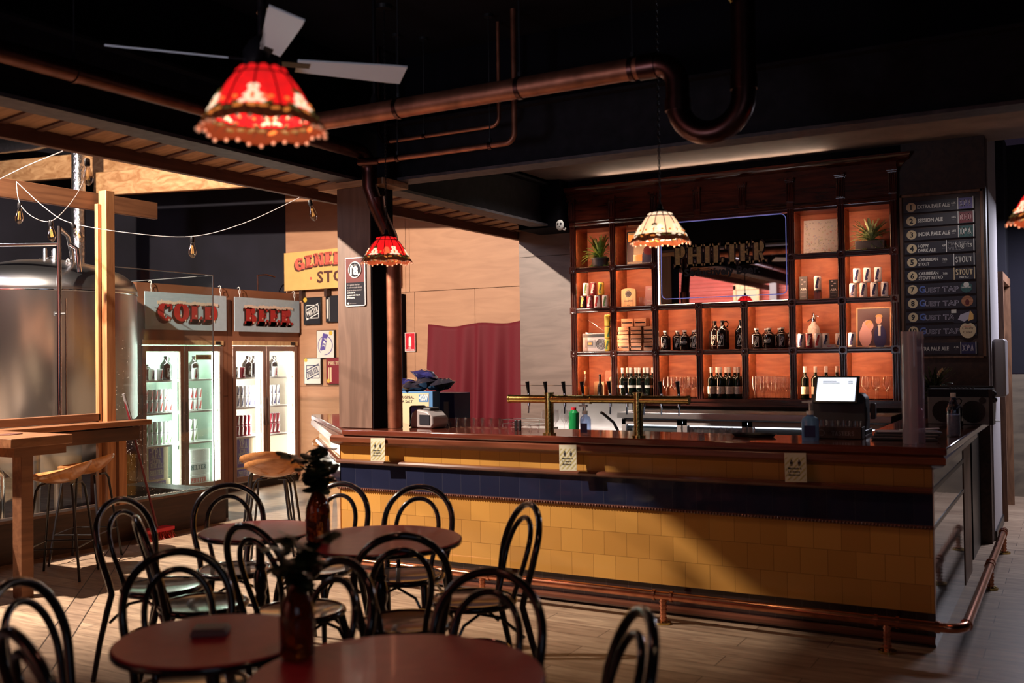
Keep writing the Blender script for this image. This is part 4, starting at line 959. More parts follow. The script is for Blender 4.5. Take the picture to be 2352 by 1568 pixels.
b = MB(); b.prism(pr, 0, .02); place(b, Matrix.Rotation(R(90), 4, 'X')); b.build('plaque_board', 'pale_wood', t)
MB().cyl((0, -.0215, .135), (0, -.0195, .135), .034, 24).build('medal', 'ink', t); MB().tube([(.026*math.cos(a*PI/10), -.0225, .135+.026*math.sin(a*PI/10)) for a in range(20)], .0016, 4, closed=True).build('medal_ring', 'plastic_grey', t)
b = sans('CHAMPION', .021, bold=.03, width=.095); text_obj(b, 'wording', 'ink', t, frame_xz((-.0475, -.0205, .055)), .0005)
b = sans('2018', .014, bold=.03); text_obj(b, 'year', 'ink', t, frame_xz((-.016, -.0205, .015)), .0005)
t = upright('certificate', 'pinkish printed pale ale certificate leaning behind the wooden plaque', 'certificate', -3.70, ZB[1], .16, .215, y=9.38, lean=.12, face='photo_pink')
for k, (tx, z, hh) in enumerate((('BEST BEER', .18, .016), ('PALE ALE', .055, .026), ('GOLD', .02, .026))): b = sans(tx, hh, bold=.03, width=.11); text_obj(b, 'wording', 'paper', t, frame_xz((-.055, -.001, z)), .0005)
sit(P_tm, -3.735, ZB[1], 9.20, 'small empty tumbler in front of the pinkish certificate')
for i, (x, h, lb) in enumerate(((-2.165, .22, 'taller'), (-1.895, .18, 'shorter'))):
    t = empty('award_trophy', (x, 9.27, ZB[1]), label='%s black slab trophy with white lettering beside the single can' % lb, cat='trophy', group='black slab trophies')
    MB().box(-.036, 0, 0, .036, .018, h).build('slab', 'dark_grey', t, bevel=.002)
    b = sans('AIBA', .03, bold=.03, width=.056); text_obj(b, 'wording', 'paper', t, frame_xz((-.028, -.0005, h*.42)), .0005); MB().box(-.028, -.001, h*.33, .028, 0, h*.36).box(-.02, -.001, h*.16, .02, 0, h*.18).build('fine_print', 'grey', t)
    m = MB()
    for k in range(3): m.ball((-.012+.012*(k % 2)*2, -.001, h*.68+.02*k), (.012, .001, .006), 8, 5)
    m.build('laurel', 'plastic_grey', t)
t = empty('display_plinth', (-2.03, 9.24, ZB[1]), label='little wooden plinth carrying one white can between black trophies', cat='plinth'); MB().box(-.028, -.028, 0, .028, .028, .075).build('block', 'mahogany', t); MB().cyl((0, 0, .075), (0, 0, .083), .034, 18).build('disc', 'black', t)
sit(P_xpa, -2.03, ZB[1]+.0835, 9.24, 'single white can raised on the little wooden plinth')
for i, x in enumerate((-1.715, -1.625, -1.535, -1.445)): sit(P_xpa, x, ZB[1], 9.22, 'white and navy can, %s along the bottom tier, right-end pyramid' % ORD[i], group='white cans in the right pigeonhole', rz=R(random.uniform(-8, 8)))
for i, x in enumerate((-1.68, -1.59, -1.50)): sit(P_xpa, x, ZB[1]+.1335, 9.22, 'white and navy can, %s along the top tier, right-end pyramid' % ORD[i], group='white cans in the right pigeonhole', rz=R(random.uniform(-8, 8)))
# row 3: radio cassette, yellow cans, crates
t = empty('cassette_radio', (-4.27, 9.27, ZB[2]), label='old grey cassette radio with raised aerial on the left shelf', cat='radio')
MB().box(-.145, -.04, 0, .125, .04, .185).build('casing', 'plastic_grey', t, bevel=.004)
MB().box(-.135, -.042, .145, .12, -.04, .178).build('dial', 'black', t); MB().box(-.115, -.043, .04, .0, -.04, .12).build('deck_surround', 'grey', t); MB().box(-.09, -.045, .055, -.025, -.043, .105).build('deck_window', 'dark_grey', t)
MB().box(-.075, -.046, .07, -.04, -.045, .09).build('cassette', 'petal_orange', t)
m = MB()
for r_ in (.015, .028, .040, .052): m.tube([(.065+r_*math.cos(a*PI/10), -.043, .075+r_*math.sin(a*PI/10)) for a in range(20)], .003, 5, closed=True)
m.build('speaker_grille', 'dark_grey', t); MB().box(-.11, -.03, .185, -.03, .0, .195).box(.0, -.02, .185, .10, .0, .191).build('buttons', 'chrome', t)
MB().cyl((.10, .02, .19), (-.115, .02, .335), .003, 8).ball((.10, .02, .19), .008, 8, 6).build('aerial', 'chrome', t)
for i in range(3): sit(P_gold, -4.095, ZB[2]+.1245*i, 9.155, 'yellow can, %s of the three stacked beside the radio' % ('bottom', 'middle', 'top')[i], group='yellow cans stacked by the radio', rz=R(40*i)).scale = (.98, .98, .93)
pc = empty('tasting_crate', (0, 0, -5), label='x', cat='crate')
MB().box(-.062, -.05, 0, .062, .05, .007).box(-.062, -.05, 0, .062, -.043, .032).box(-.062, -.05, .044, .062, -.043, .078).box(-.062, .043, 0, .062, .05, .078).box(-.062, -.05, 0, -.056, .05, .078).box(.056, -.05, 0, .062, .05, .078).build('slats', 'crate_wood', pc)
MB().box(-.05, -.042, .008, .05, -.036, .070).build('lining', 'black', pc); proto(pc)
nm = ('bottom', 'middle', 'upper')
for k in range(3):
    for i in range(3): sit(pc, -3.93+.140*i, ZB[2]+.081*k, 9.21, 'reddish slatted crate, %s row, %s column of the stack' % (nm[k], ('left', 'centre', 'right')[i]), rz=R(random.uniform(-3, 3)), group='small slatted wooden crates')
sit(pc, -3.885, ZB[2]+.243, 9.21, 'small slatted crate on top of the stack, the left one', group='small slatted wooden crates'); sit(pc, -3.745, ZB[2]+.243, 9.21, 'small slatted crate on top of the stack, the right one', group='small slatted wooden crates')
for i, x in enumerate((-3.49, -3.385, -3.29, -3.17)):
    sit((P_how, P_how, P_how2, P_how)[i], x, ZB[2], 9.18 if i != 1 else 9.24, 'short dark howler bottle, %s along the shelf below the mirror left' % ORD[i], group='howler bottles under the left of the mirror', rz=R(random.uniform(-15, 15)))
sit(P_how, -3.25, ZB[2], 9.33, 'short dark howler bottle at the back, shelf below the mirror left', group='howler bottles under the left of the mirror')
sit(P_gro2, -3.01, ZB[2], 9.25, 'dark growler without handle, left of the three under the mirror', group='growlers under the mirror'); sit(P_gro, -2.915, ZB[2], 9.19, 'tall dark growler with glass handle under the mirror centre', group='growlers under the mirror'); sit(P_gro2, -2.745, ZB[2], 9.22, 'dark growler without handle, right of the three under the mirror', group='growlers under the mirror')
for i, (x, P, y) in enumerate(((-2.585, P_how, 9.18), (-2.465, P_how2, 9.18), (-2.345, P_how, 9.18), (-2.53, P_how, 9.33), (-2.405, P_how, 9.33), (-2.295, P_how, 9.33))):
    sit(P, x, ZB[2], y, 'short dark howler, %s of the %s line, below mirror right' % (ORD[i % 3], 'front' if i < 3 else 'back'), group='howler bottles under the right of the mirror', rz=R(random.uniform(-12, 12)))
t = empty('soda_siphon', (-2.085, 9.30, ZB[2]), label='old pale glass soda siphon with metal spout standing behind cans', cat='siphon')
MB().lathe([(.001, 0), (.05, 0), (.055, .01), (.056, .17), (.045, .20), (.022, .225), (.019, .245)], 24).build('flask', 'label_pale', t); MB().lathe([(.021, .243), (.024, .25), (.018, .275), (.012, .30), (.010, .315), (.014, .32), (.001, .325)], 16).tube([(0, 0, .27), (-.035, 0, .262), (-.055, 0, .245)], .006, 8).tube([(.0, 0, .29), (.03, 0, .30), (.045, 0, .285)], .005, 8).build('spout_head', 'chrome', t)
for i, (x, P, nm) in enumerate(((-2.17, P_xpa, 'white and navy'), (-2.10, P_mar, 'dark red'), (-2.02, P_red, 'white and red'), (-1.95, P_xpa, 'white and navy'), (-1.86, P_xpa, 'white and navy'))): sit(P, x, ZB[2], 9.17 if i < 4 else 9.30, '%s can, %s in the line before the soda siphon' % (nm, ORD[i]), group='cans in front of the siphon')
t = empty('small_carton', (-1.915, 9.15, ZB[2]), label='small white carton lying in front of the siphon cans', cat='box'); MB().box(-.06, -.015, 0, .055, .012, .028).build('carton', 'paper', t); MB().box(-.02, -.017, .008, .02, -.015, .018).build('print', 'can_red', t)
sit(P_xpa, -1.725, ZB[2], 9.18, 'white and navy can standing left of the framed wedding photo')
t = upright('framed_wedding_photo', 'pale framed photo of a bride and groom, right shelf', 'picture', -1.565, ZB[2], .30, .36, y=9.33, lean=.08, face='photo_ink', border='pale_wood')
MB().ball((-.07, -.004, .10), (.055, .001, .10), 14, 8).ball((-.05, -.0042, .19), (.05, .001, .055), 14, 8).build('print_veil', 'photo_pink', t)
MB().ball((.055, -.004, .09), (.055, .001, .11), 14, 8).build('print_suit', 'navy', t)
MB().ball((-.035, -.006, .195), (.021, .001, .028), 12, 8).ball((.045, -.006, .24), (.026, .001, .034), 12, 8).build('print_faces', 'skin_print', t)
MB().ball((-.04, -.005, .215), (.032, .001, .028), 12, 8).ball((.047, -.005, .275), (.03, .001, .02), 12, 8).build('print_hair', 'hair_print', t)
MB().box(.04, -.006, .10, .06, -.005, .19).box(.035, -.0065, .185, .065, -.006, .20).build('print_shirt', 'paper', t)
# row 4
t = dark_bottle('liquor_bottle', 'clear round bottle of amber spirit at the left end', .045, .06, .19, .012, .27, mat_='glass', capm='pale_wood', cap_h=.03); t.location = (-4.375, 9.2, ZB[3]); MB().lathe([(.001, .008), (.040, .008), (.042, .07), (.036, .11), (.001, .11)], 20).build('spirit', 'liquor', t)
t = empty('wooden_wine_box', (-4.29, 9.36, ZB[3]), label='pale slatted wooden box behind the small brown bottle', cat='box'); MB().box(-.05, -.02, 0, .06, .02, .155).build('box_body', 'pale_wood', t)
t = dark_bottle('stubby_bottle', 'small black bottle with round white emblem, bottom left shelf', .029, .115, .16, .011, .235, capm='black'); t.location = (-4.205, 9.19, ZB[3]); b = MB().tube([(.019*math.cos(a*PI/10), .024*math.sin(a*PI/10), 0) for a in range(20)], .0012, 4, closed=True).ball((0, 0, 0), (.011, .014, .0005), 10, 6); place(b, Matrix.Translation((0, 0, .07))); wrap(b, .0296, 0, FR); 
for i, v in enumerate(b.v): pass
b.build('emblem', 'white', t)
t = empty('pepper_mill', (-4.095, 9.22, ZB[3]), label='turned pale wooden pepper mill, bottom left shelf', cat='pepper mill'); MB().lathe([(.001, 0), (.032, 0), (.032, .01), (.028, .03), (.032, .07), (.026, .11), (.016, .13), (.018, .14), (.012, .15), (.022, .17), (.022, .19), (.012, .205), (.001, .21)], 20).build('mill_body', 'pale_wood', t)
for k, (y, n_, off) in enumerate(((9.17, 4, 0), (9.26, 4, .03), (9.35, 4, 0))):
    for i in range(n_): sit(P_wine1, -3.945+.091*i+off*.5, ZB[3], y, 'black banded wine bottle, %s of the %s line, second bottom pigeonhole' % (ORD[i], ('front', 'middle', 'back')[k]), group='banded wine bottles')
for k, y in enumerate((9.17, 9.27, 9.36)):
    for i in range(4 if k else 4): sit(P_wg, -3.485+.088*i, ZB[3], y, 'stemmed wine glass, %s of the %s line, third bottom pigeonhole' % (ORD[i], ('front', 'middle', 'back')[k]), group='wine glasses in the third pigeonhole')
for k, y in enumerate((9.17, 9.28)):
    for i in range(4): sit(P_wine2, -3.025+.088*i+.02*k, ZB[3], y, 'pale-labelled dark wine bottle, %s of the %s line, fourth pigeonhole' % (ORD[i], ('front', 'back')[k]), group='pale labelled wine bottles', rz=R(random.uniform(-15, 15)))
for k, y in enumerate((9.17, 9.27, 9.36)):
    for i in range(5): sit(P_fl, -2.61+.072*i, ZB[3], y, 'tall champagne flute, %s of the %s line, fifth bottom pigeonhole' % (ORD[i], ('front', 'middle', 'back')[k]), group='champagne flutes')
for i, x in enumerate((-2.15, -2.055, -1.96, -1.865)): sit(P_wine3, x, ZB[3], 9.2, 'dark wine bottle with cream label, %s in the pigeonhole behind the till' % ORD[i], group='cream labelled wine bottles')
for k, y in enumerate((9.18, 9.30)):
    for i in range(4): sit(P_wg, -1.71+.09*i, ZB[3], y, 'stemmed wine glass, %s of the %s line, far right pigeonhole' % (ORD[i], ('front', 'back')[k]), group='wine glasses in the far right pigeonhole')

# ------------------------------------------------------------------ under-counter fridges
t = empty('bar_fridge', (-2.4, 8.72, 0), label='long stainless under-counter fridge with lit glass doors behind the bar', cat='fridge')
MB().box(-1.32, -.22, 1.03, 1.1, .42, 1.085).build('worktop', 'steel', t, bevel=.004); MB().box(-1.32, -.10, .15, 1.1, .40, 1.03).build('cabinet', 'dark_grey', t)
MB().box(-1.29, -.105, .985, 1.07, -.10, 1.0).build('light_tube', 'fridge_glow', t)
for i in range(4):
    x = -1.30+.6*i
    dr = MB().box(x, -.16, .16, x+.585, -.125, .20).box(x, -.16, .97, x+.585, -.125, 1.015).box(x, -.16, .16, x+.04, -.125, 1.015).box(x+.545, -.16, .16, x+.585, -.125, 1.015).build('door', 'plastic_grey', t)
    MB().box(x+.04, -.15, .20, x+.545, -.145, .97).build('glass', 'fridge_glass', dr)
    MB().box(x+.05, -.118, .955, x+.535, -.112, .972).build('strip_light', 'fridge_glow', dr)
# ------------------------------------------------------------------ fridge wall (faces +X at x = -9.01)
FX = -9.01
w = struct(empty('wall_fridge', (FX, 8.8, 0)))
def fw(o): o.location = (-FX, -8.8, 0); return o
m = MB(); Y0, Y1 = 7.44, 10.08
FR_Y = [(7.50, 8.71), (8.86, 10.03)]
m.box(FX-.06, Y0, 1.85, FX, 8.78, 2.5).box(FX-.06, 8.785, 1.85, FX, Y1, 2.5)
m.box(FX-.06, Y0, .09, FX, FR_Y[0][0]-.0, 1.85).box(FX-.06, FR_Y[0][1], .09, FX, 8.78, 1.18).box(FX-.06, FR_Y[0][1], 1.185, FX, 8.78, 1.85).box(FX-.06, 8.785, .09, FX, FR_Y[1][0], 1.85).box(FX-.06, FR_Y[1][1], .09, FX, Y1, 1.85)
m.box(FX-.8, Y0, .0, FX-.06, Y0+.03, 2.5)
fw(m.build('panelling', 'plywood_red', w)); fw(MB().box(FX-.8, Y0, 2.48, FX-.06, Y1, 2.5).build('cap_board', 'plywood_red', w)); fw(MB().box(FX-.10, Y0, 0, FX-.05, Y1, .09).build('kick_board', 'fridge_kick', w))
def big_fridge(i, liner, led, label):
    y0, y1 = FR_Y[i]; t = empty('display_fridge', (FX, y0, .09), label=label, cat='fridge', group='tall glass door fridges built into the wall')
    W = y1-y0; H = 1.75; half = W/2
    MB().box(-.62, 0, 0, -.60, W, H).box(-.62, 0, 0, -.02, .02, H).box(-.62, W-.02, 0, -.02, W, H).box(-.62, 0, 0, -.02, W, .02).box(-.62, 0, H-.02, -.02, W, H).build('cabinet', liner, t)
    MB().box(-.03, 0, H-.035, .012, W, H+.02).build('top_rail', 'pale_wood', t); MB().box(-.012, W-.13, H-.03, .02, W-.06, H+.01).build('lock', 'black', t)
    half = W/2
    for k in range(2):
        a, b_ = k*half+.005, (k+1)*half-.005; e = .055
        d = MB().box(-.03, a, .02, .005, a+e, H-.045).box(-.03, b_-e, .02, .005, b_, H-.045).box(-.03, a+e, .02, .005, b_-e, .085).box(-.03, a+e, H-.11, .005, b_-e, H-.045).build('door', 'fridge_frame', t, bevel=.003)
        MB().box(-.016, a+e, .085, -.012, b_-e, H-.11).build('glass', 'fridge_glass', d)
        MB().box(-.075, b_-e-.055, .085, -.045, b_-e-.012, H-.12).build('tube_light', led, d)
        MB().box(.005, b_-e+.02 if k == 0 else a+.02, .7, .02, (b_-e if k == 0 else a)+.035, 1.05).build('handle', 'fridge_frame', d)
    l = light('cabinet_fill_light', 'AREA', (-.035, W/2, H-.045), 16, (.92, 1, .90) if i == 0 else (1, .95, .85), None, shape='RECTANGLE', size=.03, size_y=W*.85); l.parent = t; l.rotation_euler = (0, R(28), 0)  # added lamp along the top front, brightens the fridge contents
    for zz in (.25, .70, 1.10, 1.45):
        l = light('can_fill_light', 'AREA', (-.04, half, zz+.1), 9, (.92, 1, .90) if i == 0 else (1, .95, .85), None, shape='RECTANGLE', size=.3, size_y=.03); l.parent = t; l.rotation_euler = (0, R(90), 0)  # added lamps behind the mullion to brighten the cans, not fittings
    for z in (1.31, .935, .565):
        MB().box(-.55, .03, z-.02, -.06, W-.03, z).build('shelf', 'white', t)
    return t
big_fridge(0, 'liner_green', 'led_green', 'left tall two-door drinks fridge under the COLD sign')
big_fridge(1, 'liner_warm', 'led_white', 'right tall two-door drinks fridge under the BEER sign')
Q = R(90)
def shelf_z(k): return .09+(1.31, .935, .565, .02)[k]+.0005
def row(P, y0, n, k, tiers, words, side, step=.0685, x=-9.20, gap_lines=1):
    for tier in range(tiers):
        for i in range(n):
            for ln in range(gap_lines):
                sit(P, 0, 0, label='%s can, %s from left, %s tier, %s' % (words.replace('white and ', '').replace('dark red', 'maroon'), ORD[i], ('lower', 'upper')[tier], side.replace('second shelf, ', '').replace('third shelf, ', '').replace(' of the ', ', ').replace(' door', '-hand door')), group='cans on the shelves of the %s' % side.split(' of the ')[-1], rz=Q+R(random.uniform(-12, 12))).location = (x-ln*.07, y0+i*step, shelf_z(k)+.1335*tier)
row(P_red, 7.70, 7, 1, 2, 'white and red', 'second shelf, left door of the left fridge'); row(P_red, 8.29, 4, 1, 2, 'white and red', 'second shelf, right door of the left fridge')
row(P_green, 7.70, 6, 2, 2, 'white and green', 'third shelf, left door of the left fridge'); row(P_green, 8.29, 3, 2, 2, 'white and green', 'third shelf, right door of the left fridge')
row(P_xpa, 9.05, 6, 1, 2, 'white and navy', 'second shelf, left door of the right fridge'); row(P_xpa, 9.64, 4, 1, 2, 'white and navy', 'second shelf, right door of the right fridge')
row(P_mar, 9.05, 5, 2, 2, 'dark red', 'third shelf, left door of the right fridge'); row(P_mar, 9.64, 4, 2, 2, 'dark red', 'third shelf, right door of the right fridge')
def fsit(P, y, x, label, k=0): o = sit(P, 0, 0, label=label, rz=Q); o.location = (x, y, shelf_z(k)); return o
fsit(P_how, 7.730, -9.20, 'squat dark howler on the top shelf, far left of the left fridge'); fsit(P_xpa, 7.720, -9.11, 'white can in front of the squat howler, left fridge'); fsit(P_red, 7.825, -9.10, 'white and red can beside the growler, left door of left fridge')
fsit(P_gro, 7.945, -9.14, 'tall dark growler on the top shelf, left door of left fridge'); fsit(P_gro, 8.380, -9.16, 'tall dark growler on the top shelf, right door of left fridge'); fsit(P_red, 8.315, -9.075, 'white and red can by the growler, right door of left fridge')
fsit(P_how, 9.055, -9.19, 'squat dark howler on the top shelf, far left of the right fridge'); fsit(P_mar, 9.110, -9.09, 'dark red can beside the growler, left door of right fridge'); fsit(P_gro, 9.240, -9.14, 'tall dark growler on the top shelf, left door of right fridge')
fsit(P_gro2, 9.380, -9.16, 'dark growler half hidden by the light, left door of right fridge'); fsit(P_gro, 9.730, -9.16, 'tall dark growler on the top shelf, right door of right fridge'); fsit(P_red, 9.665, -9.075, 'white and red can by the growler, right door of right fridge')
def carton(y0, y1, z0, z1, face, words, lines, label, x=-9.10, side='cream'):
    t = empty('beer_carton', (x, y0, .111+z0), label=label, cat='box', group='beer cartons at the bottom of the fridges')
    MB().box(-.30, 0, 0, 0, y1-y0, z1-z0).build('carton_body', side, t, bevel=.002)
    Wd = y1-y0; MB().box(0, .015, .01, .0015, Wd-.07 if face != 'paper' else Wd-.01, z1-z0-.01).build('printed_face', face, t)
    H = z1-z0
    for (tx, u, hh, wf) in lines:
        wv = (Wd-.10 if face != 'paper' else Wd-.05)*wf; b = slab(tx, hh, width=wv, w=.2, t=.12); text_obj(b, 'wording', words, t, frame_xz((.002, .02+((Wd-.085)-wv)/2, H*u), Q), .0005)
XL = [('XPA', .66, .115, .72), ('EXTRA', .50, .05, .60), ('PALE ALE', .37, .05, .86), ('PHILTER', .15, .06, .9)]
carton(7.645, 7.940, .155, .53, 'purple', 'paper', XL, 'upright purple XPA carton standing in the left fridge'); carton(7.645, 7.970, 0, .152, 'purple', 'paper', [('PHILTER', .40, .06, .9)], 'flat purple PHILTER carton at the bottom of the left fridge')
carton(8.260, 8.570, .155, .30, 'paper', 'plank_teal', [('HILTER', .4, .055, .9)], 'white carton with dark green lettering, right door of left fridge', side='white'); carton(8.260, 8.570, 0, .152, 'paper', 'can_red', [('PHILTER', .4, .055, .9)], 'white carton with red lettering, right door of left fridge', side='white')
carton(8.260, 8.570, .303, .45, 'paper', 'grey', [], 'plain white carton on top of two others, left fridge', side='white')
carton(9.000, 9.290, .155, .53, 'purple', 'paper', XL, 'upright purple XPA carton standing in the right fridge'); carton(9.000, 9.290, 0, .152, 'purple', 'paper', [('PHILTER', .40, .06, .9)], 'flat purple PHILTER carton at the bottom of the right fridge')
t = empty('price_tag_sign', (-9.035, 8.30, 1.63), label='small orange and white sticker at the top of the left fridge door', cat='sticker'); MB().box(0, 0, 0, .002, .24, .06).build('card', 'sign_yellow', t); b = sans('HANDS OFF', .03, bold=.03, width=.17); text_obj(b, 'wording', 'ink', t, frame_xz((.0025, .03, .02), Q), 0)

# hanging signs
def icy_sign(word, y0, y1, label):
    t = empty('hanging_sign', (FX+.035, y0, 1.975), label=label, cat='sign', group='pale blue hanging signs above the fridges')
    W, H = y1-y0, .425
    MB().box(0, 0, 0, .012, W, H).build('board', 'sign_blue', t, bevel=.002)
    wd = W*.74; x = (W-wd)/2+.01; gsum = sum(slab_glyph(c)[1] for c in word)+.05*(len(word)-1); k = wd/gsum; h = .215; rnd = random.Random(len(word)+ord(word[0]))
    sh = MB(); fc = MB(); sn = MB()
    for ch in word:
        g, adv = slab_glyph(ch, .27, .15)
        for s_ in range(7):
            for poly in g: sh.add([((px_*k+x)-.004*s_, py_*h+.10-.0052*s_, -.0004*s_) for px_, py_ in poly], [tuple(range(len(poly)))])
        for poly in g: fc.add([((px_*k+x)+.002, py_*h+.10, 0) for px_, py_ in poly], [tuple(range(len(poly)))])
        for j in range(9):
            u = j/8; sn.ball((x+adv*k*(.02+.96*u), .10+h*(.97+.04*math.sin(u*PI)+rnd.uniform(-.02, .03)), 0), (.015, .017+rnd.uniform(0, .008), .0006), 10, 6)
        for (ux, uy) in ((.45, .32), (.75, .06)): sn.ball((x+adv*k*ux, .10+h*uy, 0), (.010, .014, .0006), 8, 5)
        x += (adv+.05)*k
    text_obj(sh, 'letter_shadow', 'letter_shade', t, frame_xz((.0160, 0, 0), Q), 0); text_obj(fc, 'letters', 'sign_red', t, frame_xz((.0185, 0, 0), Q), .001)
    o = text_obj(sn, 'snow_caps', 'snow', t, frame_xz((.0205, 0, 0), Q), 0)
    for y in (.09, W-.09):
        MB().tube([(-.03, y, H+.115), (-.01, y, H+.125), (.01, y, H+.115), (.012, y, H+.09)], .005, 8).tube([(.006+.012*math.cos(a*PI/5), y, H+.065+.03*math.sin(a*PI/5)) for a in range(10)], .003, 6, closed=True).tube([(.006, y, H+.04), (.006, y, H-.02)], .003, 6).build('hook', 'white', t)
icy_sign('COLD', 7.51, 8.725, 'pale blue hanging sign with red snow-capped letters COLD'); icy_sign('BEER', 8.86, 10.03, 'pale blue hanging sign with red snow-capped letters BEER')
tag(MB().tube([(-9.2, 9.5, 2.5), (-9.2, 9.5, 2.72), (-9.2, 9.66, 2.74), (-9.2, 9.82, 2.72)], .010, 8).build('bent_pipe', 'copper_dark'), 'small bent copper pipe rising above the BEER sign', 'pipe')

# GENERAL STORE sign
t = empty('store_sign', (-9.20, 10.0, 2.54), R(-3), label='yellow GENERAL STORE sign with coral letters, partly behind the pillar', cat='sign')
MB().box(0, 0, 0, 1.9, .02, .51).build('board', 'sign_yellow', t, bevel=.002)
x = .215; word = 'GENERAL'; sh = MB(); fc = MB()
for i, ch in enumerate(word):
    g, adv = slab_glyph(ch, .30, .17); k = .225; h = .165; dz = .235+.075*math.sin(PI*(i+.7)/7.4); rot = R(12-4.2*i)
    def tf(px_, py_): return (x+px_*k*math.cos(rot)-py_*h*math.sin(rot)*.6, dz+py_*h+px_*k*math.sin(rot)*.4)
    for s_ in range(6):
        for poly in g: sh.add([(tf(*p)[0]-.005*s_, tf(*p)[1]-.0045*s_, -.0004*s_) for p in poly], [tuple(range(len(poly)))])
    for poly in g: fc.add([(*tf(*p), 0) for p in poly], [tuple(range(len(poly)))])
    x += (adv+.07)*k
text_obj(sh, 'letter_shadow', 'brown_ink', t, frame_xz((0, -.002, 0)), 0); text_obj(fc, 'letters', 'coral', t, frame_xz((0, -.005, 0)), .001)
b = sans('STORE', .205, bold=.03, width=.78, spacing=1.1); text_obj(b, 'lower_word', 'brown_ink', t, frame_xz((.60, -.002, .075)), .001)
MB().cyl((.49, 0, .145), (.49, -.002, .145), .02, 16).build('dot', 'coral', t)
MB().box(.25, .02, -.14, .30, .09, .02).box(.7, .02, -.1, .75, .09, .02).build('bracket', 'dark_timber', t)

# posters
def poster(x0, z0, w_, h_, face, label, rz=0):
    t = empty('framed_poster', (x0, 10.05, z0), label=label, cat='poster', group='square beer posters beside the fridges')
    MB().box(0, -.012, 0, w_, .02, h_).build('frame', 'black', t, bevel=.002); MB().box(.008, -.014, .008, w_-.008, -.012, h_-.008).build('sheet', face, t); return t
def logo_badge(t, w_, h_, ink_, y=-.016):
    cx, cz = w_*.53, h_*.47; bw, bh = w_*.78, h_*.50; e = .010
    MB().box(cx-bw/2, y, cz-bh/2, cx+bw/2, y+.001, cz-bh/2+e).box(cx-bw/2, y, cz+bh/2-e, cx+bw/2, y+.001, cz+bh/2).box(cx-bw/2, y, cz-bh/2, cx-bw/2+e, y+.001, cz+bh/2).box(cx+bw/2-e, y, cz-bh/2, cx+bw/2, y+.001, cz+bh/2).build('badge_border', ink_, t)
    m = MB()
    for dz in (-.085, .085):
        L = bw*.97; a = math.atan2(bh*.50, bw); m.cbox((cx, y+.0005, cz+dz*.75), (L, .001, .013), ry=-a)
    m.build('badge_bars', ink_, t)
    b = slab('PHILTER', h_*.21, width=bw*.86, w=.22, t=.13); x0, x1, y0, y1 = bounds(b); b.v = [(v[0]-x1/2, v[1]-y1/2, 0) for v in b.v]; a = math.atan2(bh*.5, bw)
    place(b, Matrix.Rotation(a, 4, 'Z')); text_obj(b, 'brand_word', ink_, t, frame_xz((cx, y-.0005, cz)), 0)
def sunburst(t, x, z, r, y=-.018):
    pts = []
    for k in range(28): rr = r*(1 if k % 2 else .8); pts.append((x+rr*math.cos(k*PI/14), z+rr*math.sin(k*PI/14)))
    b = MB(); b.add([(px_, y, pz) for px_, pz in pts], [tuple(range(28))]); b.build('sunburst', 'can_gold', t)
t = poster(-8.90, 2.08, .29, .36, 'ink', 'black poster with white slanted PHILTER badge and gold sunburst'); logo_badge(t, .29, .36, 'white'); sunburst(t, .035, .33, .035)
t = poster(-8.68, 1.63, .30, .37, 'paper', 'white poster of a hand gripping a purple can, right of the fridges')
MB().cyl((.15, -.015, .17), (.15, -.0165, .17), .125, 30).build('print_ring', 'purple', t); MB().cyl((.15, -.0165, .17), (.15, -.0175, .17), .115, 30).build('print_disc', 'paper', t)
b = MB(); b.cbox((.13, -.0185, .21), (.085, .001, .23), ry=R(14)); b.build('print_can', 'purple', t); b = rot2(slab('XPA', .06, w=.25, t=.15), R(72)); text_obj(b, 'print_word', 'white', t, frame_xz((.095, -.0195, .14)), 0)
m = MB(); 
for k in range(4): m.ball((.205, -.019, .24-.042*k), (.035, .001, .022), 12, 6)
m.ball((.13, -.0195, .08), (.055, .001, .032), 14, 8); m.build('print_fingers', 'paper', t); sunburst(t, .245, .33, .032, -.0195)
t = poster(-8.90, 1.29, .29, .35, 'paper', 'white poster with navy slanted PHILTER badge, lowest on the wall'); logo_badge(t, .29, .35, 'navy'); sunburst(t, .035, .32, .03)
t = poster(-8.52, 2.10, .29, .35, 'ink', 'black poster cut off by the pillar, top right of the wall'); MB().box(.02, -.016, .05, .045, -.0145, .30).box(.06, -.016, .02, .066, -.0145, .33).build('print_lettering', 'paper', t)
t = poster(-8.52, 1.29, .29, .35, 'can_maroon', 'dark red poster cut off by the pillar, bottom right of the wall'); b = slab('PHILTER', .05, width=.22, w=.22, t=.13); text_obj(b, 'print_word', 'cream', t, frame_xz((.035, -.016, .25)), 0); MB().box(.04, -.016, .04, .055, -.0145, .22).box(.07, -.016, .03, .09, -.0145, .22).build('print_lettering', 'cream', t); sunburst(t, .04, .045, .03)

# fire extinguisher sign, velvet curtain
t = empty('extinguisher_sign', (-7.28, 9.985, 1.68), label='small red and white fire extinguisher sign on the plywood wall', cat='sign')
t.location = (-7.26, 10.05, 1.70)
MB().box(0, 0, 0, .158, .004, .235).build('plate', 'white', t, bevel=.001); MB().box(.008, -.001, .008, .150, 0, .227).build('red_field', 'safety_red', t)
MB().lathe([(.001, .06), (.022, .06), (.024, .07), (.024, .165), (.016, .185), (.008, .195), (.008, .21), (.02, .212), (.001, .215)], 14, c=(.078, 0, 0)).build('symbol', 'white', t); t.children[-1].scale = (1, .08, 1)
b = sans('FIRE', .022, bold=.04); text_obj(b, 'wording', 'white', t, frame_xz((.055, -.0015, .035)), 0); b = sans('EXTINGUISHER', .018, bold=.04, width=.13); text_obj(b, 'wording', 'white', t, frame_xz((.014, -.0015, .014)), 0)
b = MB(); nx, nz = 90, 26; vs = []; fs = []; rnd = random.Random(2); ph = [rnd.uniform(0, 6) for _ in range(4)]
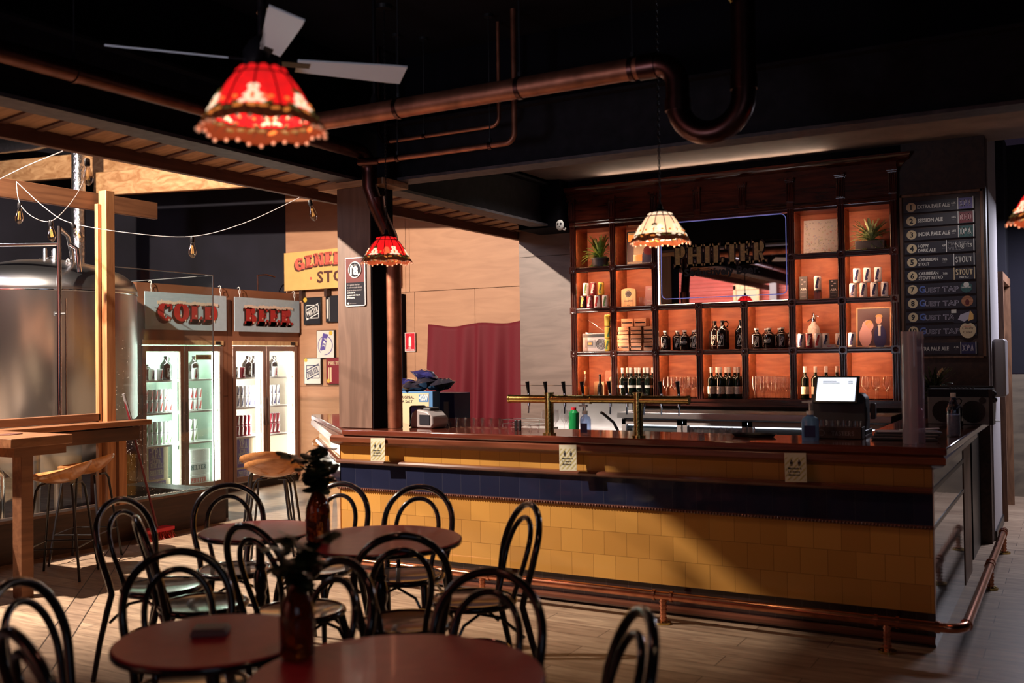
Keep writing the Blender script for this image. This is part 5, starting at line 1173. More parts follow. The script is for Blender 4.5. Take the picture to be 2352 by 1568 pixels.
for j in range(nz+1):
    v = j/nz
    for i in range(nx+1):
        u = i/nx; sag = .035*(math.sin(u*2*PI)**2)*(1-u*.2)+.02*math.sin(u*3+.4)
        top = 2.055-sag-.02*(1-u); fold = .045*math.sin(u*23+ph[0]+.5*v)+.028*math.sin(u*41+ph[1]+v*1.2)+.07*math.exp(-((u-.49)/.025)**2)
        x = -6.86+1.49*u-.07*(1-u)**6*v+.015*v*math.sin(u*9); y = 9.98-fold*(0.25+.9*v)-.015*v; vs.append((x, y, top*(1-v)+.55*v))
for j in range(nz):
    for i in range(nx): a = j*(nx+1)+i; fs.append((a, a+1, a+nx+2, a+nx+1))
b.add(vs, fs); o = b.build('velvet_curtain', 'velvet', sharp=80); sl = o.modifiers.new('thick', 'SOLIDIFY'); sl.thickness = .004; tag(o, 'deep red velvet curtain pinned across the plywood wall', 'curtain')
# age limit sign on the pillar
t = empty('age_limit_sign', (-4.765, 5.845, 2.005), label='maroon and navy under 18 no-alcohol sign on the pillar', cat='sign')
b = MB(); q = []
for (cx, cz, a0) in ((.176, .352, 0), (.014, .352, 90), (.014, .014, 180), (.176, .014, 270)):
    for k in range(5): a = R(a0+90*k/4); q.append((cx+.014*math.cos(a), cz+.014*math.sin(a)))
b.prism(q, 0, .004); place(b, Matrix.Rotation(R(90), 4, 'X')); b.build('plate', 'white', t)
MB().box(.008, -.006, .178, .182, -.004, .358).build('upper_field', 'maroon_sign', t); MB().box(.008, -.006, .008, .182, -.004, .178).build('lower_field', 'navy_wall', t)
MB().tube([(.095+.058*math.cos(a*PI/16), -.007, .272+.058*math.sin(a*PI/16)) for a in range(32)], .0045, 6, closed=True).build('ring', 'white', t); MB().cyl((.095, -.0062, .272), (.095, -.007, .272), .055, 30).build('disc', 'navy_wall', t)
b = sans('under', .026, bold=.02); text_obj(b, 'wording', 'grey', t, frame_xz((.060, -.0075, .300)), 0); b = sans('18', .085, bold=.05); text_obj(b, 'number', 'white', t, frame_xz((.05, -.0075, .232)), 0)
MB().cbox((.095, -.009, .272), (.115, .001, .010), ry=R(48)).build('slash', 'white', t)
for k, s_ in enumerate(('It is against the law', 'to sell or supply alcohol', 'to, or to obtain alcohol', 'on behalf of,', 'a person under the age', 'of 18 years.')): b = sans(s_, .0165, bold=.035 if k > 2 else .01, width=.13*len(s_)/25+.01); text_obj(b, 'wording', 'white' if k > 2 else 'plastic_grey', t, frame_xz((.02, -.0065, .152-.0195*k)), 0)
MB().ball((.03, -.0065, .022), (.008, .0005, .007), 8, 6).build('crest', 'white', t); b = sans('NSW Government', .010, width=.06); text_obj(b, 'small_print', 'plastic_grey', t, frame_xz((.045, -.0065, .018)), 0)
# little round camera beside the back bar
t = empty('security_camera', (-4.495, 8.93, 2.94), label='small round white camera with two dark eyes beside the back bar', cat='camera')
MB().ball((0, -.02, 0), (.045, .02, .055), 16, 10).tube([(.02, 0, -.04), (.045, .0, -.05), (.055, 0, -.03)], .008, 8).build('housing', 'white', t); MB().ball((-.015, -.036, .012), .011, 8, 6).ball((.017, -.036, .012), .011, 8, 6).ball((0, -.038, -.018), (.006, .004, .008), 8, 6).build('lens', 'black', t)

# ------------------------------------------------------------------ brewery: tank, pipes, duct, screen, posts, beams
t = empty('brewing_tank', (-8.94, 6.285, 0), label='large domed stainless steel brewing tank with a pressure gauge', cat='tank')
r = .85
m = MB().lathe([(.12, .42), (.3, .46), (r-.10, .95), (r, 1.06), (r, 2.30), (r+.004, 2.31), (r+.004, 2.34), (r-.03, 2.42), (r-.13, 2.50), (r-.32, 2.575), (.30, 2.625), (.001, 2.64)], 72); m.build('shell', 'steel', t, sharp=50)
MB().lathe([(r+.002, 2.285), (r+.008, 2.29), (r+.008, 2.30), (r+.002, 2.305)], 72).build('seam', 'chrome', t)
for a in (45, 135, 225, 315): MB().cyl((.6*math.cos(R(a)), .6*math.sin(R(a)), 0), (.6*math.cos(R(a)), .6*math.sin(R(a)), .85), .045, 16).cyl((.6*math.cos(R(a)), .6*math.sin(R(a)), 0), (.6*math.cos(R(a)), .6*math.sin(R(a)), .03), .08, 16).build('leg', 'steel', t)
def world(o, x, y, z=0): return (x+8.94, y-6.285, z)
px_, py_ = world(0, -8.04, 5.78)[:2]
pt = MB().tube([(px_, py_, .95), (px_, py_, 2.86)], .021, 14).tube([(px_+.05, py_+.03, .95), (px_+.05, py_+.03, 2.2)], .008, 8).build('vent_pipe', 'chrome', t)
MB().tube([(px_, py_, 2.84), (px_-.12, py_+.18, 2.80), (px_-.30, py_+.35, 2.68), (px_-.42, py_+.45, 2.58)], .02, 12).build('elbow_pipe', 'chrome', t)
MB().cyl((px_-.9, py_-.45, 2.70), (px_+.0, py_+.0, 2.70), .021, 14).tube([(px_+.02, py_+.1, 2.70), (px_+.07, py_+.14, 2.66), (px_+.07, py_+.16, 2.45)], .02, 12).build('cross_pipe', 'chrome', t)
MB().cyl((px_-.03, py_-.02, 2.06), (px_+.05, py_+.03, 2.06), .010, 8).cyl((px_-.035, py_-.02, 2.04), (px_-.035, py_-.02, 2.08), .012, 8).build('clamp', 'dark_grey', t)
g = MB().cyl((px_+.02, py_-.01, 1.09), (px_+.045, py_-.05, 1.09), .052, 28).build('gauge', 'chrome', t); MB().cyl((px_+.045, py_-.05, 1.09), (px_+.0465, py_-.0525, 1.09), .046, 28).build('gauge_face', 'plastic_grey', g); MB().cbox((px_+.0475, py_-.054, 1.09), (.055, .001, .004), rz=R(32), ry=R(35)).build('gauge_needle', 'black', g)
for (dx, dy, hh, rr_2) in ((.05, -.05, .11, .022), (.25, -.08, .09, .034)):
    MB().lathe([(.05, 0), (.05, .015), (rr_2, .02), (rr_2, hh), (rr_2*.8, hh+.02), (.001, hh+.028)], 18, c=(dx, dy, 2.625)).build('top_fitting', 'steel', t)
    m = MB()
    for a in range(4): m.cyl((dx+.03*math.cos(a*PI/2), dy+.03*math.sin(a*PI/2), 2.655), (dx+.065*math.cos(a*PI/2), dy+.065*math.sin(a*PI/2), 2.655), .006, 6)
    m.build('wing_clamp', 'chrome', t)
b = MB().box(-.02, -.006, 0, .02, .006, .05); b.build('lifting_lug', 'plastic_grey', t).location = (.52, -.12, 2.53)
MB().tube([(.50+.02*math.cos(a*PI/8), -.12, 2.585+.028*math.sin(a*PI/8)) for a in range(9)], .008, 8).build('lug_eye', 'plastic_grey', t)
m = MB().lathe([(.10, 0), (.10, .02), (.07, .03), (.001, .035)], 20, c=(-.32, -.25, 2.585)).tube([(-.36, -.3, 2.61), (-.37, -.31, 2.68), (-.30, -.34, 2.69), (-.28, -.33, 2.61)], .007, 8); m.build('hatch', 'chrome', t)
o = MB().lathe([(.075, 0), (.080, .12), (.074, .3), (.080, .5), (.075, .8), (.081, 1.1), (.076, 1.5), (.079, 2.65)], 20, wob=lambda a, k: 1+.05*math.sin(a*7)).build('foil_duct', 'foil', sharp=70)
o.location = (-10.45, 7.78, 2.55); tag(o, 'shiny foil-wrapped duct rising behind the tank dome', 'duct')
tag(MB().tube([(-13.1, 8.2, 4.60), (-12.0, 8.3, 4.56), (-11.2, 8.3, 4.60), (-9.8, 8.4, 4.66)], .10, 18).build('foil_hose', 'foil', sharp=70), 'wrinkled silver hose lying above the big rafter at far left', 'duct')
# bottle-shaped polished vessel at lower left behind stools
t = empty('steel_keg', (-8.25, 5.25, 0), label='slim polished steel cylinder seen between the tall table legs', cat='keg'); MB().lathe([(.10, 0), (.11, .02), (.11, .62), (.09, .68), (.03, .72), (.03, .80)], 30).build('cylinder', 'chrome', t); MB().cyl((-.06, 0, .80), (.06, 0, .80), .02, 12).cyl((0, 0, .78), (0, 0, .86), .035, 12).build('valve', 'chrome', t)
# low dark wall with glass screen
w = struct(empty('wall_low', (-7.5, 5, 0)))
MB().box(-.07, -8, 0, .05, 2.22, .33).build('base_wall', 'dark_timber', w); MB().box(-.09, -8, .33, .06, 2.22, .352).build('sill', 'panel_brown', w)
t = empty('glass_screen', (-7.5, 5, .352), label='frameless glass screen standing on the low dark wall', cat='glass screen')
MB().box(-.005, .93, 0, .005, 2.12, 2.12).build('pane', 'pane', t); MB().box(-.006, .93, 2.115, .006, 2.12, 2.123).box(-.006, 2.114, 0, .006, 2.122, 2.12).build('polished_edge', 'zinc', t)
MB().box(-1.25, 2.11, 0, -.005, 2.12, 2.12).build('return_pane', 'pane', t); MB().box(-1.25, 2.110, 2.115, -.005, 2.121, 2.121).build('return_edge', 'grey', t)
MB().box(-.005, -8, 0, .005, .60, .60).build('lower_pane', 'pane', t)
m = MB(); rnd = random.Random(11)
for i in range(420):
    y = rnd.choice((rnd.uniform(.95, 2.1), rnd.uniform(.95, 1.35))); z = rnd.uniform(.02, 1.6)*rnd.uniform(.3, 1); m.ball((.007, y, z), (.0015, rnd.uniform(.0015, .004), rnd.uniform(.0015, .004)), 5, 4)
for i in range(240): m.ball((rnd.uniform(-.08, -.01), rnd.uniform(.9, 2.1), .004), (.004, .004, .003), 5, 4)
m.build('water_drops', 'drop', t)['kind'] = 'stuff'
# black trough with glints behind the glass
sbox('wall_plinth', 'dark_grey', -8.9, 7.12, 0, -7.6, 7.4, .3)
# timber post, horizontal board, ledge
tag(MB().box(-7.44, 5.74, .352, -7.34, 5.83, 3.12).build('timber_post', 'pine', bevel=.004), 'upright pale timber post rising from the low wall', 'post')
tag(MB().box(-7.44, 5.70, .352, -7.40, 5.732, 3.0).build('timber_stud', 'pine', bevel=.003), 'thin darker stud directly behind the upright timber post', 'post')
tag(MB().box(-7.54, -2, 2.955, -7.49, 6.43, 3.11).build('timber_rail', 'pine_long', bevel=.004), 'long horizontal timber board passing behind the upright post', 'board')
tag(MB().box(-8.4, 8.0, 1.9, -8.3, 8.06, 2.0).build('x')if False else MB().box(-7.45, 1, .92, -7.26, 6.02, 1.035).build('ledge_beam', 'dark_timber', bevel=.004), 'dark timber beam under the standing ledge at left', 'beam')
tag(MB().box(-7.46, 1, 1.05, -7.20, 6.10, 1.095).build('standing_ledge', 'table_wood', bevel=.004), 'brown timber standing ledge running along the low wall', 'ledge')
tag(MB().box(-7.50, 1, 1.10, -7.40, 5.72, 1.165).build('ledge_upstand', 'pine_long', bevel=.003), 'timber upstand along the back of the standing ledge', 'board')
tag(MB().box(-7.43, 5.86, .352, -7.34, 5.94, .918).build('timber_prop', 'pine', bevel=.003), 'short reddish timber leg below the right end of the ledge', 'post')
# big laminated beams
def lvl(name, a, b_, h, label, round_end=True):
    m = MB().bar(a, b_, .09, h)
    tag(m.build(name, 'lvl', bevel=.01), label, 'beam')
lvl('roof_beam', (-13.15, 8.45, 4.30), (-4.95, 8.45, 3.86), .31, 'upper large rough timber beam crossing the brewery roof')
lvl('roof_beam', (-10.66, 8.20, 3.855), (-4.95, 8.20, 3.55), .295, 'lower rough timber beam with a rounded end, brewery roof')
# lamp housing of the work light
t = empty('work_light', (-7.2, 3.2, 4.34), label='work light hanging in the brewery roof left of the tables', cat='light'); MB().cyl((0, 0, 0), (0, 0, .10), .12, 20).cyl((0, 0, .1), (0, 0, .86), .01, 8).build('housing', 'black', t)

# ------------------------------------------------------------------ string lights
def bulb(t_name, x, y, z, label, tilt=0, rz=0):
    t = empty('filament_bulb', (x, y, z), label=label, cat='light bulb', group='unlit filament bulbs on the string'); t.rotation_euler = (0, R(tilt), R(rz))
    MB().lathe([(.001, 0), (.016, 0), (.018, -.012), (.018, -.040), (.014, -.048), (.001, -.048)], 14).build('socket', 'black', t)
    MB().lathe([(.013, -.048), (.015, -.058), (.024, -.085), (.032, -.115), (.031, -.140), (.018, -.162), (.004, -.172), (.001, -.173)], 20).build('glass', 'bulb_glass', t)
    m = MB()
    for k in range(6): a = k*PI/3; m.cyl((.005*math.cos(a), .005*math.sin(a), -.07), (.010*math.cos(a), .010*math.sin(a), -.135), .0008, 4)
    m.build('filament', 'filament', t)
def wire(name, pts, label):
    P = [Vector(p) for p in pts]; out = []
    for i in range(len(P)-1):
        a, b_, = P[i], P[i+1]; p0 = P[i-1] if i else a; p3 = P[i+2] if i+2 < len(P) else b_
        for k in range(8):
            u = k/8; out.append(.5*((2*a)+(b_-p0)*u+(2*p0-5*a+4*b_-p3)*u*u+(3*a-3*b_+p3-p0)*u**3))
    out.append(P[-1]); tag(MB().tube(out, .003, 6).build(name, 'plastic_grey'), label, 'cable')
wire('light_cable', [(-7.0, 4.54, 3.0), (-6.2, 4.2, 2.95), (-5.38, 3.9, 2.91)], 'straight festoon cable crossing the top left corner')
wire('light_cable', [(-7.45, 4.97, 3.09), (-7.2, 5.06, 2.86), (-7.0, 5.15, 2.735), (-6.6, 5.40, 2.65), (-6.2, 5.67, 2.622), (-5.8, 5.85, 2.72), (-5.36, 6.02, 2.91)], 'long festoon cable sagging across towards the pillar')
wire('light_cable', [(-7.45, 4.97, 3.09), (-7.30, 4.90, 2.89), (-7.22, 4.96, 2.78), (-7.1, 5.03, 2.745), (-6.6, 4.82, 2.79), (-6.2, 4.65, 2.90), (-5.42, 4.10, 2.905)], 'tangled festoon cable looping past the upright post')
bulb('b', -7.3, 4.9, 2.895, 'hanging filament bulb at the far left end of the string', 4); bulb('b', -7.1, 5.03, 2.75, 'filament bulb hanging above the tank fittings', -8); bulb('b', -7.0, 5.15, 2.735, 'tilted filament bulb in front of the foil duct', -28, 30)
bulb('b', -5.42, 4.10, 2.90, 'filament bulb hanging from the brown fascia board', -4); bulb('b', -6.2, 5.67, 2.618, 'filament bulb hanging alone in front of the dark wall'); bulb('b', -5.36, 6.13, 2.90, 'tilted filament bulb under the fascia above the yellow sign', -14, 30)

# ------------------------------------------------------------------ tall table and stools
t = empty('tall_table', (-6.78, 4.31, 0), label='tall timber table with thick square legs at the left edge', cat='table')
MB().box(-1.0, -.20, 1.035, .55, .27, 1.10).build('tabletop', 'table_wood', t, bevel=.004); MB().box(-.95, -.16, .97, .52, .24, 1.035).build('apron', 'pine_long', t)
for (x, y) in ((.46, -.055), (-.90, -.055)): MB().box(x-.05, y-.045, 0, x+.05, y+.045, 1.035).build('leg', 'pine_long', t, bevel=.003)
o = MB().box(-.05, -.07, 0, .05, .07, .006).build('drink_coaster', 'brown_ink', bevel=.001); o.location = (-6.62, 4.36, 1.1005); o.rotation_euler = (0, 0, R(20)); tag(o, 'dark coaster lying on the tall timber table', 'coaster')
st = empty('bar_stool', (0, 0, -5), label='x', cat='stool')
b = MB(); n = 40; K = 9; vs = []; fs = []
def shell(dz):
    out = []
    for k in range(K+1):
        u = k/K
        for i in range(n):
            a = 2*PI*i/n; back = max(0, -math.sin(a)); rim = .045+.095*((1-math.sin(a))/2)**1.8
            rx, ry = .228*u, .205*u; z = .715+rim*(u**2.4)
            out.append((rx*math.cos(a), ry*math.sin(a)-.01*u*back, z+dz))
    return out
top = shell(.012); bot = shell(-.012)
vs = top+bot; N1 = len(top)
for k in range(K):
    for i in range(n):
        j = (i+1) % n; fs.append((k*n+i, k*n+j, (k+1)*n+j, (k+1)*n+i)); fs.append((N1+k*n+j, N1+k*n+i, N1+(k+1)*n+i, N1+(k+1)*n+j))
for i in range(n): j = (i+1) % n; fs.append((K*n+i, K*n+j, N1+K*n+j, N1+K*n+i))
b.add(vs, fs); b.build('seat', 'stool_wood', st, sharp=70)
for (sx, sy) in ((1, 1), (-1, 1), (1, -1), (-1, -1)):
    MB().tube([(sx*.04, sy*.10, .70), (sx*.11, sy*.115, .698), (sx*.135, sy*.13, .66), (sx*.215, sy*.205, 0)], .0095, 8).build('leg', 'black', st)
zf = .24; q = .135+.08*(.66-zf)/.66; q2 = .13+.075*(.66-zf)/.66
for (a, c_) in (((-q, -q2), (q, -q2)), ((-q, q2), (q, q2)), ((-q, -q2), (-q, q2)), ((q, -q2), (q, q2))): MB().cyl((*a, zf), (*c_, zf), .006, 8).build('footrest', 'black', st)
proto(st)
for (x, y, rz, lb) in ((-6.67, 4.80, 125, 'scooped wooden bar stool on black legs beside the tall table leg'), (-7.02, 5.28, 120, 'scooped wooden bar stool mostly hidden behind the nearest left stool'), (-6.62, 3.92, 200, 'scooped wooden bar stool cut by the left picture edge'),
    (-5.88, 6.17, 40, 'scooped wooden bar stool in front of the right fridge, the farther one'), (-5.42, 5.76, 36, 'scooped wooden bar stool in front of the right fridge, the nearer one'), (-6.50, 7.78, 200, 'scooped wooden bar stool half hidden behind the tiled bar corner')):
    s_ = copy_tree(st, (x, y, 0), R(rz), lb, 'scooped wooden bar stools')
# broom
t = empty('broom', (-7.30, 6.20, 0), label='red broom leaning on the low wall with its bristles on the floor', cat='broom')
MB().cyl((.02, .02, .10), (-.02, -.30, 1.31), .011, 10).build('pole', 'broom_pole', t); MB().cyl((-.012, -.22, 1.05), (-.02, -.305, 1.33), .014, 10).build('grip', 'grey', t)
MB().box(-.05, -.16, .065, .07, .18, .10).build('head', 'safety_red', t, bevel=.006)
m = MB(); rnd = random.Random(4)
for i in range(260): x, y = rnd.uniform(-.045, .065), rnd.uniform(-.155, .175); m.cyl((x, y, .07), (x+rnd.uniform(-.02, .05), y+rnd.uniform(-.02, .02), .001), .0022, 4)
m.build('bristles', 'red_plastic', t)['kind'] = 'stuff'
# ------------------------------------------------------------------ leaded glass pendant lamps
def tiffany(name, loc, kind, label, ztop, D=.37, power=14):
    t = empty('pendant_lamp', loc, random.uniform(0, 1), label=label, cat='lamp', group='leaded glass pendant lamps')
    r = D/2; main = 'shade_red' if kind == 'red' else 'shade_cream'
    # profile of the shade (z = 0 at the rim)
    prof = [(.045, .176), (.060, .168), (.082, .150), (.104, .122), (.122, .092), (.138, .062), (.152, .035)]
    k = r/.185; prof = [(a*k, b_*k) for a, b_ in prof]
    m = MB().lathe(prof, 48); m.build('glass_panels', main, t, sharp=80)
    fr = [(.155*k, .035*k), (.166*k, .018*k), (.180*k, .0)]; n = 48
    m = MB(); m.lathe(fr, n, wob=lambda a, j: 1+.035*math.cos(a*8)*(j/2)); m.v = [(x, y, z-(.012*k*(1+math.cos(8*math.atan2(y, x)))*.5 if z < .005*k else 0)) for x, y, z in m.v]; m.build('fringe_glass', 'fringe_glass', t, sharp=80)
    # lead lines
    m = MB()
    for i in range(12):
        a = 2*PI*i/12; m.tube([((q[0]+.001)*math.cos(a), (q[0]+.001)*math.sin(a), q[1]) for q in prof], .0022, 5)
    for q in (prof[1], prof[2], prof[-1]): m.tube([((q[0]+.0012)*math.cos(2*PI*i/36), (q[0]+.0012)*math.sin(2*PI*i/36), q[1]) for i in range(36)], .0026, 5, closed=True)
    for i in range(32):
        a = 2*PI*i/32; m.tube([((q[0]+.001)*math.cos(a+.06*j), (q[0]+.001)*math.sin(a+.06*j), q[1]) for j, q in enumerate(fr)], .0014, 5)
    m.build('leading', 'lead', t)
    crown = MB()
    for i in range(12):
        a = 2*PI*(i+.5)/12; crown.ball((.062*k*math.cos(a), .062*k*math.sin(a), .163*k), (.014*k, .014*k, .010*k), 8, 6)
    crown.build('crown_petals', 'petal_cream' if kind != 'red' else main, t)
    fl = {'petal_cream': MB(), 'petal_orange': MB(), 'petal_green': MB()}
    rnd = random.Random(int(abs(loc[0]*100)))
    def at_(a, z):
        for j in range(len(prof)-1):
            if prof[j][1] >= z >= prof[j+1][1]:
                u = (prof[j][1]-z)/(prof[j][1]-prof[j+1][1]); return prof[j][0]+(prof[j+1][0]-prof[j][0])*u
        return prof[-1][0]+(prof[-1][1]-z)*.6
    def petal(mt, a, z, L, w_, ang):
        rr_ = at_(a, z)+.003; c = Vector((rr_*math.cos(a), rr_*math.sin(a), z)); b = MB(); b.ball((0, 0, 0), (L, .004, w_), 9, 6)
        M4 = Matrix.Translation(c) @ Matrix.Rotation(a+PI/2, 4, 'Z') @ Matrix.Rotation(R(-38), 4, 'X') @ Matrix.Rotation(ang, 4, 'Y')
        place(b, M4); q = fl[mt]; nn = len(q.v); q.v += b.v; q.f += [tuple(i+nn for i in f) for f in b.f]; q.m += [0]*len(b.f)
    for i in range(6):
        a0 = 2*PI*i/6
        for j in range(6): petal('petal_cream', a0+.11*math.cos(j*PI/3), .062*k+.016*math.sin(j*PI/3), .013*k, .0075*k, j*PI/3)
        petal('petal_orange', a0, .062*k, .006*k, .006*k, 0)
        for s_ in (-1, 1):
            petal('petal_cream', a0+s_*.17, .045*k, .018*k, .007*k, s_*.5); petal('petal_green' if kind == 'red' else 'petal_cream', a0+s_*.30, .040*k, .016*k, .007*k, -s_*.4); petal('petal_orange', a0+s_*.36, .060*k, .008*k, .006*k, 0)
            petal('petal_cream' if i % 2 else 'petal_green', a0+s_*.07, .092*k, .010*k, .007*k, s_*.8)
        for j in range(5): petal(rnd.choice(['petal_green', 'petal_orange', 'petal_cream' if kind != 'red' else 'petal_green']), a0+.2*j, .025*k+rnd.uniform(-.006, .006), .016*k, .006*k, rnd.uniform(-.6, .6))
    for mt, b in fl.items(): b.build('flower_glass', mt, t, sharp=70)
    m = MB()
    for i in range(30):
        a = 2*PI*i/30; m.ball((.178*k*(1+.035*math.cos(a*8))*math.cos(a), .178*k*(1+.035*math.cos(a*8))*math.sin(a), -.003-.006*k*(1+math.cos(8*a))), .0065*k, 7, 5)
    m.build('rim_beads', 'bead', t)
    MB().lathe([(.047*k, .176*k), (.040*k, .186*k), (.018, .196*k), (.012, .225*k), (.001, .23*k)], 20).build('canopy_cap', 'black', t)
    H = ztop-loc[2]; m = MB(); z = .22*k; i = 0
    while z < H-.02:
        pts = [Vector((.007*math.cos(a*PI/4), 0, .013*math.sin(a*PI/4))) for a in range(8)]
        if i % 2: pts = [Vector((0, p.x, p.z)) for p in pts]
        m.tube([p+Vector((0, 0, z+.010)) for p in pts], .0018, 5, closed=True); z += .021; i += 1
    m.tube([(.004, 0, .2*k), (-.004, .003, H*.5), (.003, 0, H)], .0022, 5)
    m.build('chain', 'black', t); MB().lathe([(.001, H-.03), (.05, H-.025), (.055, H)], 20).build('ceiling_rose', 'black', t)
    MB().ball((0, 0, .075*k), (.022, .022, .030), 12, 8).build('bulb', 'bulb_glow', t)
    l = light('lamp_glow', 'POINT', (0, 0, .02), power, (1, .72, .46) if kind != 'red' else (1, .55, .35), shadow_soft_size=.03); l.parent = t
    return t
tiffany('l', (-3.85, 5.14, 2.235), 'red', 'small red leaded glass lamp hanging beside the pillar', 3.9, .335, 3)
tiffany('l', (-1.97, 5.13, 2.232), 'cream', 'cream leaded glass lamp on a chain in front of the mirror', 3.9, .338, 6)
tiffany('l', (-.10, 5.14, 2.20), 'red', 'red leaded glass lamp barely showing at the right picture edge', 3.9, .335, 3)
tiffany('l', (-1.99, 2.08, 2.262), 'red', 'large blurred red leaded glass lamp under the ceiling fan', 3.9, .36, 2)
tiffany('l', (-.09, 2.10, 2.41), 'cream', 'cream leaded glass lamp cut off by the top right corner', 3.9, .40, 2)

# ------------------------------------------------------------------ ceiling fan
t = empty('ceiling_fan', (-3.26, 3.41, 3.0), label='four-bladed white ceiling fan with dark hub above the red lamp', cat='fan')
MB().lathe([(.001, -.10), (.07, -.095), (.09, -.05), (.09, .04), (.06, .09), (.02, .12), (.02, .84), (.07, .86), (.07, .90)], 28).build('motor_housing', 'black', t)
for k in range(4):
    a = R(240+90*k-8); b = MB(); vs = []; nx = 8
    for i in range(nx+1):
        u = i/nx; x = .16+.52*u; w2 = .048+.030*u+(.0 if u < 1 else -.004); z = 0
        for s_ in (-1, 1): vs.append((x, s_*w2+(.012*(1-u)), .004)); vs.append((x, s_*w2+(.012*(1-u)), -.004))
    fs = []
    for i in range(nx): p = 4*i; q = p+4; fs += [(p, q, q+2, p+2), (p+1, p+3, q+3, q+1), (p, p+1, q+1, q), (p+2, q+2, q+3, p+3)]
    fs += [(0, 2, 3, 1), (4*nx, 4*nx+1, 4*nx+3, 4*nx+2)]
    b.add(vs, fs); pitch_ = R(-17)
    place(b, Matrix.Rotation(a, 4, 'Z') @ Matrix.Rotation(pitch_, 4, 'X')); o = b.build('blade', 'fan_blade', t)
    b = MB().box(.06, -.02, -.006, .22, .02, .006); place(b, Matrix.Rotation(a, 4, 'Z') @ Matrix.Rotation(pitch_, 4, 'X')); b.build('blade_arm', 'black', t)

# ------------------------------------------------------------------ round tables
def table(x, y, r, label):
    t = empty('round_table', (x, y, 0), label=label, cat='table', group='round red cafe tables')
    MB().lathe([(.001, .722), (r-.012, .722), (r, .728), (r, .742), (r-.006, .7495), (.001, .75)], 72).build('tabletop', 'table_top', t, sharp=30)
    MB().lathe([(r+.0005, .726), (r+.003, .730), (r+.003, .741), (r+.0005, .745)], 72).build('edge_band', 'chair_black', t)
    MB().lathe([(.11, .70), (.11, .722)], 24, close=True).lathe([(.022, .70), (.022, .58), (.032, .57), (.024, .55), (.034, .52), (.034, .46), (.024, .43), (.030, .41), (.022, .38), (.024, .15), (.045, .11), (.06, .075)], 24).build('pedestal', 'chair_black', t)
    for k in range(4):
        a = R(45+90*k); m = MB().tube([(.02*math.cos(a), .02*math.sin(a), .10), (.12*math.cos(a), .12*math.sin(a), .085), (.22*math.cos(a), .22*math.sin(a), .035), (.27*math.cos(a), .27*math.sin(a), .014)], [.026, .022, .018, .014], 10).ball((.27*math.cos(a), .27*math.sin(a), .012), (.022, .022, .012), 10, 6); m.build('foot', 'chair_black', t)
    return t
table(-3.60, 3.72, .30, 'small round red table at the back left, glare on its top'); table(-2.89, 3.78, .39, 'larger round red table nearest the bar, bottle vase on it')
table(-2.325, 2.195, .295, 'small round red table at the front left, grey napkin on it'); table(-1.605, 2.17, .40, 'large round dark red table nearest the camera')
o = MB().box(-.055, -.04, 0, .055, .04, .018).box(-.052, -.037, .018, .050, .036, .026).build('folded_napkin', 'grey', bevel=.004); o.location = (-2.36, 2.22, .7505); o.rotation_euler = (0, 0, R(35)); tag(o, 'folded grey cloth lying on the front left red table', 'napkin')

# ------------------------------------------------------------------ bentwood chairs
ch = empty('bentwood_chair', (0, 0, -5), label='x', cat='chair')
def hoop(wb, zb, yb, wm, zm, ym, top, yt, n=26, flat=1.15):
    """bent arch: foot (wb, zb), widest (wm, zm), crown top"""
    pts = []
    for i in range(n+1):
        a = PI*i/n; c, s_ = math.cos(a), max(0, math.sin(a)); z = zm+(top-zm)*(s_**(1/flat)); y = ym+(yt-ym)*((z-zm)/(top-zm)); pts.append((wm*c, y, z))
    r_side = []; l_side = []
    for k in range(6): u = k/6; e = u*u*(3-2*u); x = wb+(wm-wb)*e; z = zb+(zm-zb)*u; y = yb+(ym-yb)*u; r_side.append((x, y, z)); l_side.append((-x, y, z))
    return r_side+pts+list(reversed(l_side))
back = hoop(.160, .44, -.185, .195, .68, -.235, .888, -.30)
legs_r = [(.185, -.285, 0), (.178, -.245, .2), (.168, -.205, .36)]
path_ = legs_r+back+[(-x, y, z) for x, y, z in reversed(legs_r)]
MB().tube(path_, [.0135, .0145]+[.0160]*(len(path_)-4)+[.0145, .0135], 12).build('back_hoop', 'chair_black', ch, sharp=80)
inner = hoop(.092, .462, -.165, .122, .665, -.222, .826, -.276); MB().tube(inner, .0128, 10).build('inner_hoop', 'chair_black', ch, sharp=80)
MB().lathe([(.165, .442), (.200, .440), (.208, .450), (.208, .462), (.200, .470), (.186, .470), (.180, .464)], 48).build('seat_ring', 'chair_black', ch, sharp=60)
MB().lathe([(.001, .456), (.12, .457), (.182, .465), (.182, .450), (.001, .448)], 48).build('seat', 'seat_brown', ch, sharp=60)
for s_ in (-1, 1): MB().tube([(s_*.135, .120, .445), (s_*.145, .145, .36), (s_*.160, .170, .2), (s_*.172, .185, 0)], [.019, .017, .0145, .0115], 12).build('leg', 'chair_black', ch)
MB().tube([(.175*math.cos(a*PI/16)*.86, .170*math.sin(a*PI/16)*.86-.02, .225) for a in range(32)], .0095, 8, closed=True).build('leg_ring', 'chair_black', ch)
m = MB()
for s_ in (-1, 1):
    m.tube([(s_*.150, .155, .28), (s_*.145, .10, .38), (s_*.14, .02, .425), (s_*.15, -.08, .40), (s_*.168, -.19, .30)], .008, 8)
m.tube([(-.150, .155, .28), (-.10, .155, .38), (0, .15, .43), (.10, .155, .38), (.150, .155, .28)], .008, 8)
m.build('brackets', 'chair_black', ch); proto(ch)
